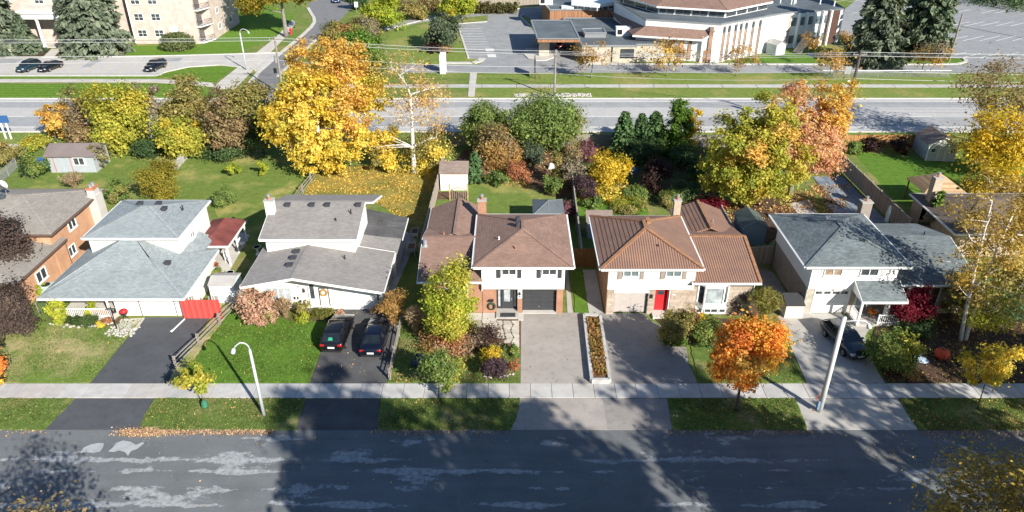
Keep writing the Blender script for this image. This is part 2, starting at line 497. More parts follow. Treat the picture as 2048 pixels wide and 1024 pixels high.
# boulevard strips
for n, p in (('boulevard', [(-420,797.5),(150,797.5),(90,860),(-420,860)]), ('boulevard', [(308,797.5),(610,797.5),(592,860),(278,860)]),
          ('boulevard', [(760,797.5),(1040,797.5),(1032,838),(1020,860),(757,860)]), ('boulevard', [(1334,797.5),(1590,797.5),(1606,838),(1614,860),(1345,860)]),
          ('boulevard', [(1795,797.5),(2500,797.5),(2500,863),(1836,860)])):
    flat(n, p, g_blvd, .07)
flat('driveway_apron', [(150,797.5),(308,797.5),(278,860),(90,860)], a_drive1, .03)
flat('driveway_apron', [(610,797.5),(760,797.5),(757,860),(592,860)], a_drive2, .03)
flat('driveway_apron', [(1040,797.5),(1205,797.5),(1215,860),(1020,860),(1032,838)], a_drive3, .03)
flat('driveway_apron', [(1205,797.5),(1334,797.5),(1345,860),(1215,860)], a_drive4, .032)
flat('driveway_apron', [(1590,797.5),(1795,797.5),(1836,860),(1614,860),(1606,838)], m_conc, .03)
# driveways
flat('driveway', [(181,767),(331,767),(420,635),(289,635)], a_drive1, .035)
flat('driveway', [(620,767),(772,767),(785,700),(803,640),(790,612),(745,606),(678,606),(667,634)], a_drive2, .035)
flat('driveway', [(1041,767),(1183,767),(1166,626),(1042,626)], a_drive3, .035)
flat('driveway', [(1219,767),(1395,767),(1378,730),(1372,695),(1335,692),(1322,652),(1298,640),(1290,627),(1200,627)], a_drive4, .035)
flat('driveway', [(1614,767),(1770,767),(1755,743),(1735,699),(1730,672),(1745,648),(1700,640),(1680,627),(1560,627),(1556,636)], m_conc, .035)
flat('side_path', [(1560,627),(1600,627),(1545,545),(1505,530),(1515,560)], a_drive4, .03)
flat('side_path', [(1207,627),(1178,627),(1165,540),(1192,540)], m_conc, .03)
flat('side_path', [(1135,627),(1146,627),(1136,540),(1130,540)], m_conc, .03)
flat('side_path', [(770,606),(782,600),(833,480),(812,462),(795,500)], m_conc, .03)
flat('patio', [(385,590),(440,575),(500,470),(440,455),(395,490),(400,560)], m_conc2, .03)
flat('front_walk', [(213,640),(290,637),(272,662),(250,668),(232,655)], m_conc2, .05)
# lawns in front
flat('front_lawn', [(-420,766),(178,766),(289,633),(250,668),(232,660),(190,655),(120,650),(-420,640)], g_lawn1, .06)
flat('front_lawn', [(334,766),(352,766),(478,600),(425,600),(420,640)], g_lawn1, .06)
flat('front_lawn', [(354,766),(617,766),(665,634),(640,622),(480,600)], g_lush, .062)
flat('front_lawn', [(775,766),(1038,766),(1039,690),(1000,660),(950,640),(815,625)], g_blvd, .06)
flat('front_lawn', [(1398,766),(1610,766),(1552,634),(1490,640),(1380,690)], g_blvd, .06)
flat('leafy_bed', [(1775,766),(2500,766),(2500,560),(1880,600),(1750,650),(1740,700)], m_mulch, .06)
flat('side_lawn', [(1150,625),(1178,631),(1165,540),(1145,540)], g_lush, .06)
flat('planting_bed', [(1300,626),(1500,632),(1545,628),(1540,600),(1520,590)], m_soil, .05)
flat('planting_bed', [(1322,650),(1300,628),(1480,640),(1400,690),(1340,690)], m_mulch, .055)
flat('planting_bed', [(815,640),(940,628),(1040,690),(1030,700),(980,690),(940,715),(850,700)], m_soil, .068)
flat('planting_bed', [(100,640),(150,648),(200,655),(238,650),(245,636),(120,632)], m_soil, .068)
flat('planting_bed', [(470,630),(480,612),(640,615),(668,620),(660,642),(590,646),(560,637)], m_soil, .068)
# back yards
flat('back_lawn', [(600,405),(628,350),(650,330),(880,330),(850,470),(812,500),(812,440),(745,400)], g_leafy, .012)
flat('back_lawn', [(-60,500),(60,330),(380,300),(560,300),(640,330),(600,405),(500,520),(440,455),(425,400),(250,400),(200,440)], g_yard, .01)
flat('back_lawn', [(872,470),(890,395),(940,345),(1140,350),(1150,470)], g_yard, .014)
flat('planting_bed', [(872,400),(878,384),(935,384),(938,396)], m_soil, .03)
flat('planting_bed', [(940,350),(900,330),(930,300),(1140,290),(1150,400),(1095,392),(1070,372),(1020,352)], m_soil, .03)
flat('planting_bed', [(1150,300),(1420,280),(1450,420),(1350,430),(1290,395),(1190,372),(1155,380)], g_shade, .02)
flat('back_lawn', [(1155,382),(1190,375),(1290,398),(1300,440),(1150,440)], g_lush, .024)
flat('back_lawn', [(1705,302),(1838,318),(1920,325),(2100,330),(2100,420),(1850,425),(1790,400)], g_lush, .012)
flat('leafy_ground', [(1440,440),(1500,395),(1590,395),(1600,430),(1560,470),(1535,490)], m_mulch, .016)

# dark slab terrace behind the grey hip-roofed house
terrace = struct(MB().prism([(33.2,66.5),(39.6,66.5),(39.6,81.2),(36,81.2)], -.1, .02), 'terrace', m_soil)
m_tile = [plain('terrace_slab_%d' % i, c, .15, 1.2, .7, .35, bsc=25) for i, c in enumerate(((.19,.22,.25),(.22,.25,.28),(.165,.195,.225)))]
for iy in range(12):
    for ix in range(7):
        X, Y = 34.0+ix*1.22, 67.2+iy*1.22
        if X > 39.2 or X < 33.2+(Y-66.5)*.19+.5: continue
        child(slab_me(1.19, 1.19, m_tile[rs.randrange(3)], 'paving_slab', .05), 'paving_slab', terrace, (X-terrace.location.x, Y-terrace.location.y, .10))
flat('concrete_pad', [(1578,408),(1618,400),(1635,428),(1600,432)], m_conc2, .06)

# irregular stone paving by the dark front door
flag = struct(MB().prism(F([(945,626),(1042,626),(1042,697),(1015,682),(985,664),(950,650)]), -.05, .045), 'flagstone_path', m_soil)
m_flag = [plain('flagstone_%d' % i, c, .14, 2.0, .9, .2, bsc=22) for i, c in enumerate(((.46,.425,.37),(.41,.375,.33),(.50,.46,.40)))]
fr = random.Random(11)
fx0, fx1, fy0, fy1 = -4.4, .62, 47.2, 50.9
nx, ny = 8, 6
jit = {}
for i in range(nx+1):
    for j in range(ny+1):
        jit[i,j] = (fx0+(fx1-fx0)*i/nx+(fr.uniform(-.17,.17) if 0<i<nx else 0), fy0+(fy1-fy0)*j/ny+(fr.uniform(-.16,.16) if 0<j<ny else 0))
for i in range(nx):
    for j in range(ny):
        q = [jit[i,j], jit[i+1,j], jit[i+1,j+1], jit[i,j+1]]
        c = (sum(p[0] for p in q)/4, sum(p[1] for p in q)/4)
        if c[1] < 48.9-(c[0]+1.9)*.75 - (0 if c[0] > -1.9 else -.0): continue
        q8 = []
        for k in range(4):
            a, b = q[k], q[(k+1)%4]
            ca = (c[0]+(a[0]-c[0])*.88, c[1]+(a[1]-c[1])*.88)
            q8 += [(ca[0]+(b[0]-a[0])*.10, ca[1]+(b[1]-a[1])*.10), (ca[0]+(b[0]-a[0])*.78, ca[1]+(b[1]-a[1])*.78)]
        build(MB().prism(q8, .03, .085+fr.uniform(-.008,.012)), 'flagstone', m_flag[fr.randrange(3)], flag)
for xa, xb in ((-3.9,-2.55),(-2.5,-1.3),(.5,.95)):
    build(MB().cbox(xa, xb, 50.95, 52.05, .02, .09), 'flagstone', m_conc2, flag)

# ---------------------------------------------------------------- the wider road behind the back fences
fr_o = struct(MB().prism([(-260,96.7),(260,96.7),(260,111.5),(-260,111.5)], -.1, .006), 'main_road', a_far)
for nm, y0, y1 in (('lane_wear',99.0,102.9),('lane_wear',107.3,110.0)):
    build(MB().prism([(-260,y0),(260,y0),(260,y1),(-260,y1)], .005, .011), nm, a_lane, fr_o)
for y0 in (98.6, 110.15):
    build(MB().prism([(-260,y0),(260,y0),(260,y0+.16),(-260,y0+.16)], .005, .014), 'edge_line', m_line, fr_o)
for i in range(-22, 22):
    build(MB().prism([(i*11,103.2),(i*11+6,103.2),(i*11+6,103.36),(i*11,103.36)], .005, .014), 'lane_dash', m_line if i % 3 else m_yline, fr_o)
for y0 in (96.5, 111.5):
    struct(MB().cbox(-260, 260, y0, y0+.22, -.05, .13, .03), 'kerb', m_kerb)
fwalk = struct(MB().prism([(-32.9,117.65),(150,117.65),(150,119.25),(-32.9,119.25)], -.1, .02), 'far_sidewalk', m_soil)
x = -32.9
while x < 148:
    if True:
        child(slab_me(5.52, 1.6, m_slab[rs.choice((0,0,2))]), 'pavement_slab', fwalk, (x+2.8-fwalk.location.x, 0, .10))
    x += 5.6
flat('verge', [(-500,168),(395,168),(430,195),(-500,195)], g_far, .03)
flat('verge', [(950,176.5),(2600,176.5),(2600,197),(945,197)], g_verge, .03)
flat('verge', [(945,150),(2600,146),(2600,167),(940,167)], g_verge, .028)
flat('verge', [(-500,153),(318,152),(330,157),(-500,157)], g_far, .03)
flat('near_verge', [(-500,266.5),(90,266.5),(95,287),(-500,287)], g_verge, .02)
flat('near_verge', [(1390,266),(2600,266),(2600,280),(1390,282)], g_verge, .02)
flat('back_path', [(-500,289),(95,288),(90,298),(-500,298)], m_conc2, .02)

# side street, apartment forecourt
flat('side_street', [(455,200),(480,182),(501,165),(521,141),(566,103),(606,70),(628,48),(624,30),(615,15),(622,0),(640,-20),(730,-25),(705,15),(668,52),(640,72),(621,91),(556,155),(560,185),(600,200)], a_side, .02)
flat('forecourt', [(-400,116.5),(250,114.5),(465,109),(566,106),(519,141),(500,136),(440,130),(375,134),(330,144),(312,152),(-400,152)], a_park, .022)
flat('forecourt_patch', [(-60,118),(48,118),(30,127),(-60,127)], a_lane, .03)
flat('forecourt_patch', [(186,120),(206,119.5),(180,134),(162,134.5)], a_lane, .03)
flat('forecourt_patch', [(312,116),(366,115.5),(358,124.5),(304,125)], a_lane, .03)
flat('far_sidewalk_run', [(-400,158.5),(310,158.5),(380,162),(425,166),(430,174),(375,170),(310,165),(-400,165)], m_conc2, .05)
flat('far_sidewalk_run', [(425,178),(470,178),(573,72),(592,45),(584,40),(552,75),(440,163)], m_conc2, .06)
flat('crossing_walk', [(940,146.5),(954,146.5),(949,193),(936,193)], m_conc2, .06)
flat('entrance_walk', [(85,116),(107,115.5),(123,98),(103,98)], m_conc2, .04)
flat('mulch_bed', [(-60,115.5),(82,115.5),(103,97),(-60,97)], m_mulch, .035)
flat('mulch_bed', [(108,115),(245,113.5),(262,99),(122,98)], m_mulch, .035)
flat('apartment_lawn', [(246,114),(466,108),(560,72),(590,30),(480,-10),(470,50),(405,90),(265,92)], g_far, .016)
flat('apartment_lawn', [(318,153),(335,145),(380,136),(440,132),(470,135),(430,165),(380,162)], g_far, .034)
for i in range(12):
    if i in (8, 9): continue
    a, b = (10+i*31, 151.5), (34+i*31, 133)
    p, q = g(*a), g(*b)
    build(MB().beam((p[0],p[1],.024),(q[0],q[1],.024),.12,.012), 'stall_line', m_yline, fr_o)
def kerb(pts, w=.32, h=.14, z=0.0, mat=None):
    p = F(pts); m = MB()
    for a, b in zip(p, p[1:]):
        m.beam((a[0],a[1],z+h/2),(b[0],b[1],z+h/2),w,h)
    return struct(m, 'kerb', mat or m_kerb)
kerb([(501,165),(521,141),(566,103),(606,70),(622,55),(629,45),(628,36),(624,30),(616,16)], .7)
kerb([(556,153),(621,91),(640,72)], .5)
kerb([(-400,152.5),(312,152.5),(332,144.5),(376,134.5),(440,130.5),(500,136.5),(512,142)], .25)
kerb([(-400,116.2),(250,114.2),(465,108.6),(562,105.6)], .25)

# church parking and lane
lot = flat('parking_lot', [(935,117.5),(915,48),(975,41),(975,30),(840,45),(770,62),(760,55),(840,34),(960,24),(1085,14),(1200,-10),(1200,120),(1230,128),(960,129),(967,122),(965,117)], a_lot, .02)
flat('church_lane', [(800,129),(2600,129),(2600,145.5),(800,145.5)], a_lot, .016)
rlot = flat('parking_lot', [(1640,60),(1760,-40),(2900,-60),(2900,140),(1940,138),(1936,128),(1925,118),(1880,113),(1800,100)], a_lot, .024)
flat('lawn_strip', [(938,118),(960,118),(963,124),(945,129),(800,129),(770,90),(780,66),(870,48),(913,48)], g_verge, .03)
flat('lawn_island', [(1058,36),(1040,30),(1042,36),(1068,62),(1078,62)], g_verge, .06)
flat('church_lawn', [(1500,128),(1925,128),(1932,124),(1920,118),(1800,112),(1660,98),(1530,110),(1470,124)], g_lush, .04)
kerb([(937,117),(915,48),(974,44)], .35)
kerb([(880,126.5),(945,126.5),(960,122.5),(965,117)], 1.2, .12)
kerb([(1080,63),(1060,52),(1040,33),(1048,28)], .4)
kerb([(1470,129),(1860,129.5),(1915,128.5),(1930,125),(1932,121),(1925,117)], .6, .15)
kerb([(1160,128.5),(1470,128.5)], .4)
kerb([(770,60),(840,42),(960,24),(1085,14)], .4)
for i in range(11):
    y = 57+i*5.3
    p, q = g(917+i*1.6, y), g(962+i*2.6, y)
    build(MB().beam((p[0],p[1],.026),(q[0],q[1],.026),.11,.012), 'stall_line', m_line, lot)
for a in ((972,103,987,97.5),(976,114.5,991,108.5)):
    build(MB().prism(F([(a[0],a[1]),(a[2]+2,a[1]),(a[2],a[3]),(a[0]-2,a[3])]), .02, .03), 'bay_marking', m_line, lot)
rl = random.Random(5)
for r_ in range(5):
    for i in range(17):
        X, Y = 76+i*3.3+r_*1.0, 136+r_*13.5
        if rl.random() < .12: continue
        build(MB().beam((X,Y,.031),(X+6.5,Y+4.2,.031),.13,.012), 'stall_line', m_line, rlot)
# ================================================================ house kit
def v3(p): return Vector(p)
def strips(pts, step):
    """cut a planar roof slope (eave edge first) into level courses"""
    P = [v3(p) for p in pts]
    U = (P[1]-P[0]).normalized()
    n = None
    for q in P[2:]:
        c = U.cross(q-P[0])
        if c.length > 1e-4: n = c.normalized(); break
    if n.z < 0: n = -n
    V = n.cross(U)
    if V.z < 0: V = -V
    q2 = [((p-P[0]).dot(U), (p-P[0]).dot(V)) for p in P]
    vmax = max(v for u, v in q2)
    def clip(poly, lim, keep_above):
        out = []
        for i in range(len(poly)):
            a, b = poly[i], poly[(i+1) % len(poly)]
            ia = a[1] >= lim if keep_above else a[1] <= lim
            ib = b[1] >= lim if keep_above else b[1] <= lim
            if ia: out.append(a)
            if ia != ib:
                t = (lim-a[1])/(b[1]-a[1])
                out.append((a[0]+(b[0]-a[0])*t, lim))
        return out
    k = 0
    while k*step < vmax-.01:
        c = clip(clip(q2, k*step, True), min((k+1)*step, vmax), False)
        if len(c) > 2: yield k, c, P[0], U, V, n
        k += 1
def slope(mb, pts, step=.16, lift=.016, th=.12, mi=0):
    for k, c, O, U, V, n in strips(pts, step):
        v0 = k*step
        top = [O+U*u+V*v+n*(lift*(1-(v-v0)/step)) for u, v in c]
        mb.add(top, [tuple(range(len(top)))], mi)
        low = [(u, v) for u, v in c if abs(v-v0) < 1e-5]
        if len(low) >= 2:
            a, b = low[0], low[-1]
            mb.add([O+U*a[0]+V*a[1]+n*lift, O+U*b[0]+V*b[1]+n*lift, O+U*b[0]+V*b[1]-n*.004, O+U*a[0]+V*a[1]-n*.004], [(0,1,2,3)], mi)
    mb.slab([(p[0],p[1],p[2]-.006) for p in pts], th, mi)
    return mb
def course_pieces(pts, step, lift, mat, parent, name='roof_course'):
    for k, c, O, U, V, n in strips(pts, step):
        v0 = k*step
        top = [O+U*u+V*v+n*(lift*(1-(v-v0)/step)+.002) for u, v in c]
        bot = [O+U*u+V*v-n*.01 for u, v in c]
        m = len(top)
        mb = MB().add(top+bot, [tuple(range(m)), tuple(range(2*m-1, m-1, -1))]+[(i, m+i, m+(i+1)%m, (i+1)%m) for i in range(m)])
        build(mb, name, mat, parent)
def fascia(mb, p, q, h=.2, t=.05, mi=0):
    mb.beam((p[0],p[1],p[2]-h/2-.012),(q[0],q[1],q[2]-h/2-.012), t, h, mi)
def cap(mb, p, q, w=.26, mi=0):
    mb.beam((p[0],p[1],p[2]+.022),(q[0],q[1],q[2]+.022), w, .035, mi)
ROT = {'S': 0.0, 'E': math.pi/2, 'W': -math.pi/2, 'N': math.pi}
def rel(parent, x, y, z):
    p = world_of(parent).inverted() @ Vector((x, y, z))
    return (p.x, p.y, p.z)
def window(parent, x, y, z, w, h, face='S', cols=2, rows=1, frame=None, glass=None, fw=.07, depth=.09, sill=True, name='window'):
    """frame, separate panes and a sill; (x, y, z) is the middle of the bottom edge on the wall"""
    frame = frame or m_white; glass = glass or m_glass
    def mk():
        m = MB()
        m.box(-w/2, -w/2+fw, -depth, .01, 0, h); m.box(w/2-fw, w/2, -depth, .01, 0, h)
        m.box(-w/2+fw, w/2-fw, -depth, .01, h-fw, h); m.box(-w/2+fw, w/2-fw, -depth, .01, 0, fw)
        cw = (w-2*fw)/cols; rh = (h-2*fw)/rows
        for i in range(1, cols): m.box(-w/2+fw+i*cw-.03, -w/2+fw+i*cw+.03, -depth*.85, 0, fw, h-fw)
        for j in range(1, rows): m.box(-w/2+fw, w/2-fw, -depth*.8, 0, fw+j*rh-.025, fw+j*rh+.025)
        return mesh_of(m, name, frame)
    o = child(cached(('win', w, h, cols, rows, frame.name, fw, depth), mk), name, parent, rel(parent, x, y, z), ROT[face]-world_of(parent).to_euler().z)
    cw, rh = (w-2*fw)/cols, (h-2*fw)/rows
    pm = cached(('pane', round(cw, 3), round(rh, 3), glass.name), lambda: mesh_of(MB().box(-cw/2+.005, cw/2-.005, -.022, -.004, .005, rh-.005), 'pane', glass))
    for i in range(cols):
        for j in range(rows):
            child(pm, 'pane', o, (-w/2+fw+(i+.5)*cw, 0, fw+j*rh))
    if sill: child(cached(('sill', w, frame.name), lambda: mesh_of(MB().box(-w/2-.05, w/2+.05, -.14, .0, -.07, -.002), 'sill', frame)), 'sill', o)
    return o
def shutter(parent, x, y, z, w, h, mat):
    def mk():
        m = MB().box(-w/2, w/2, -.05, 0, 0, h)
        k = int(h/.09)
        for i in range(k): m.beam((-w/2+.04, -.055, .05+i*(h-.08)/k), (w/2-.04, -.055, .05+i*(h-.08)/k), .03, .045)
        return mesh_of(m, 'shutter', mat)
    return child(cached(('shut', w, h, mat.name), mk), 'shutter', parent, rel(parent, x, y, z))
def garage_door(parent, x0, x1, y, z0, z1, mat, rows=4, cols=4, lites=False):
    m = MB().box(x0, x1, y-.03, y+.05, z0, z1)
    d = build(m, 'garage_door', mat, parent)
    w, h = (x1-x0)/cols, (z1-z0)/rows
    me = cached(('gp', round(w, 3), round(h, 3), mat.name), lambda: mesh_of(MB().box(-w/2+.05, w/2-.05, -.025, 0, .05, h-.05).box(-w/2+.0, w/2, -.008, 0, .008, h-.008), 'door_panel', mat))
    gm = cached(('gl', round(w, 3), round(h, 3)), lambda: mesh_of(MB().box(-w*.36, -.02, -.03, 0, h*.35, h*.75).box(.02, w*.36, -.03, 0, h*.35, h*.75), 'door_window', m_glass))
    for i in range(cols):
        for j in range(rows):
            L = rel(parent, x0+(i+.5)*w, y-.031, z0+j*h)
            if lites and j == rows-1: child(gm, 'door_window', d, L)
            else: child(me, 'door_panel', d, L)
    child(cached(('gh',), lambda: mesh_of(MB().box(-.06, .06, -.05, 0, 0, .03), 'handle', m_alu)), 'handle', d, rel(parent, (x0+x1)/2, y-.06, z0+h*.9))
    return d
def text_part(parent, s, x, y, z, size, mat, face='S', name='house_number', spacing=1.0):
    cu = bpy.data.curves.new(name, 'FONT'); cu.body = s; cu.size = size; cu.extrude = .012; cu.align_x = 'CENTER'; cu.space_character = spacing
    to = bpy.data.objects.new(name, cu); COL.objects.link(to)
    dg = bpy.context.evaluated_depsgraph_get()
    me = bpy.data.meshes.new_from_object(to.evaluated_get(dg)); me.name = name
    bpy.data.objects.remove(to)
    me.transform(Matrix.Rotation(math.pi/2, 4, 'X')); me.materials.clear(); me.materials.append(mat)
    return child(me, name, parent, rel(parent, x, y, z), ROT[face])
def chimney(parent, x, y, z0, z1, w, d, mat, pot=True):
    c = build(MB().box(x-w/2, x+w/2, y-d/2, y+d/2, z0, z1).box(x-w/2-.06, x+w/2+.06, y-d/2-.06, y+d/2+.06, z1, z1+.1, 1), 'chimney', [mat, m_conc], parent)
    if pot:
        build(MB().cyl(x, y, z1+.1, z1+.4, .13, .11, 10), 'chimney_pot', m_pot, c)
        build(MB().cyl(x, y, z1+.4, z1+.5, .16, .16, 10).cyl(x, y, z1+.55, z1+.6, .17, .05, 10).cyl(x, y, z1+.48, z1+.56, .1, .1, 8), 'chimney_cap', m_alu, c)
    return c
def roof_vent(parent, x, y, z, mat, s=.36):
    me = cached(('vent', s, mat.name), lambda: mesh_of(MB().box(-s/2, s/2, -s/2, s/2, -.08, .1).prism([(-s*.62,-s*.62),(s*.62,-s*.62),(s*.62,s*.62),(-s*.62,s*.62)], .13, .19).box(-s*.4, s*.4, -s*.4, s*.4, .1, .13), 'roof_vent', mat))
    return child(me, 'roof_vent', parent, rel(parent, x, y, z))
def vent_pipe(parent, x, y, z, h=.45, mat=None, r=.055):
    return build(MB().cyl(x, y, z-.1, z+h, r, r, 8).cyl(x, y, z-.02, z+.06, r*2.2, r*1.1, 8), 'vent_pipe', mat or m_dark, parent)
def hip_roof(house, x0, x1, y0, y1, z, zr, mat, ridge_axis='Y', step=.16, pieces=None, fas=None, name='roof', inset=None):
    """hip roof with an overhang outline; returns the roof object. zr is the ridge height"""
    cx, cy = (x0+x1)/2, (y0+y1)/2
    if ridge_axis == 'Y':
        i = inset if inset else (x1-x0)/2
        A, B = (cx, y0+i, zr), (cx, y1-i, zr)
        if B[1] < A[1]: A = B = (cx, cy, zr)
        S = [[(x0,y0,z),(x1,y0,z),A], [(x1,y0,z),(x1,y1,z),B,A], [(x1,y1,z),(x0,y1,z),B], [(x0,y1,z),(x0,y0,z),A,B]]
    else:
        i = inset if inset else (y1-y0)/2
        A, B = (x0+i, cy, zr), (x1-i, cy, zr)
        S = [[(x0,y0,z),(x1,y0,z),B,A], [(x1,y0,z),(x1,y1,z),B], [(x1,y1,z),(x0,y1,z),A,B], [(x0,y1,z),(x0,y0,z),A]]
    S = [[p for j, p in enumerate(s) if j == 0 or (v3(p)-v3(s[j-1])).length > 1e-4] for s in S]
    m = MB()
    if pieces:
        for s in S: m.slab([(p[0],p[1],p[2]-.02) for p in s], .12)
    else:
        for s in S: slope(m, s, step)
    cs = [((x0,y0,z),A if ridge_axis=='Y' else A),((x1,y0,z),A if ridge_axis=='Y' else B),((x1,y1,z),B),((x0,y1,z),B if ridge_axis=='Y' else A)]
    if not pieces:
        for p, q in cs: cap(m, p, q)
        if (v3(A)-v3(B)).length > .05: cap(m, A, B)
    ro = build(m, name, mat, house)
    if pieces:
        for s in S: course_pieces(s, pieces[0], pieces[1], mat, ro)
        for p, q in cs+[(A, B)]:
            if (v3(p)-v3(q)).length > .05: build(MB().beam((p[0],p[1],p[2]+.05),(q[0],q[1],q[2]+.05), .28, .09), 'ridge_cap', pieces[2], ro)
    f = MB()
    c4 = [(x0,y0,z),(x1,y0,z),(x1,y1,z),(x0,y1,z)]
    for a, b in zip(c4, c4[1:]+c4[:1]):
        d = .03
        ox = (-d if a[0]==b[0]==x0 else d if a[0]==b[0]==x1 else 0); oy = (-d if a[1]==b[1]==y0 else d if a[1]==b[1]==y1 else 0)
        fascia(f, (a[0]+ox,a[1]+oy,a[2]+.01), (b[0]+ox,b[1]+oy,b[2]+.01))
        e = .1
        ox = ox/d*e if ox else 0; oy = oy/d*e if oy else 0
        fascia(f, (a[0]+ox,a[1]+oy,a[2]-.01), (b[0]+ox,b[1]+oy,b[2]-.01), .11, .1)
    build(f, 'gutter', fas or m_white, house)
    build(MB().box(x0+.02, x1-.02, y0+.02, y1-.02, z-.2, z-.15), 'soffit', fas or m_white, house)
    return ro, S

m_pot = plain('terracotta', (.42, .17, .09), .2, 6, .85)
m_brickr = brickm('red_brick', (.39, .165, .085), (.31, .115, .062), (.36, .28, .22))
m_bricko = brickm('orange_brick', (.54, .27, .145), (.48, .225, .115), (.5, .36, .26))
m_bricky = brickm('buff_brick', (.47, .37, .26), (.40, .30, .2), (.45, .40, .34))
m_brickg = brickm('grey_brown_brick', (.30, .25, .21), (.24, .20, .17), (.3, .27, .24))
m_stuc = plain('white_stucco', (.72, .69, .64), .05, 1.2, .9, .2, bump=.3, bsc=60)
sh_grey = shingle('pale_grey_shingle', (.325, .36, .37), (.245, .28, .29), .33, .15, .55, .10)
sh_taup = shingle('taupe_shingle', (.315, .295, .28), (.245, .23, .22), .33, .15, .6, .10)
sh_tan = shingle('tan_grey_shingle', (.33, .305, .275), (.26, .24, .215), .33, .15, .6, .10)
sh_brown = shingle('brown_shingle', (.30, .195, .155), (.24, .155, .122), .33, .16, .55, .16)
sh_slate = shingle('blue_grey_shingle', (.20, .235, .245), (.125, .15, .16), .33, .16, .5, .2)
sh_dark = shingle('charcoal_shingle', (.125, .125, .125), (.095, .095, .10), .9, .3, .6, .35)
def metal_tile(name, c, rust):
    t = NT(name); u = t.uv(); sx = t.n('SeparateXYZ'); t.l(u, sx.inputs[0])
    p = t.pos()
    a = t.ramp(t.noise(p, .7, 6, .7), [(.35, c), (.72, rust)])
    w = t.math('SINE', t.math('MULTIPLY', sx.outputs[0], 2*math.pi/.20))
    h = t.math('ADD', t.math('MULTIPLY', w, .5), .5)
    a = t.mix(1, a, t.ramp(h, [(0, .55), (.45, 1.0), (1, 1.12)]), 'MULTIPLY')
    sp = t.ramp(t.noise(p, 7, 4, .7), [(.64, 0), (.74, .7)])
    a = t.mix(sp, a, (.40, .24, .13))
    t.bump(h, .8, .04)
    return t.out(a, .72, .3)
mt_brown = metal_tile('brown_metal_tile', (.225, .135, .105), (.30, .175, .12))
m_rust = plain('rusty_ridge', (.29, .15, .08), .25, 3, .8)
m_shut = plain('dark_shutter_paint', (.055, .055, .065), .1, 3, .6)
m_shut2 = plain('taupe_shutter_paint', (.30, .25, .22), .1, 3, .6)
m_red = plain('red_door_paint', (.50, .022, .03), .08, 3, .45, .4)
m_char = plain('charcoal_door_paint', (.045, .047, .052), .1, 3, .5, .4)
m_beige = plain('beige_door_paint', (.43, .385, .36), .05, 2, .6)
m_soff = plain('off_white_soffit_paint', (.7, .7, .68), .05, 2, .6)  # even off-white, slightly greyer than the white trim

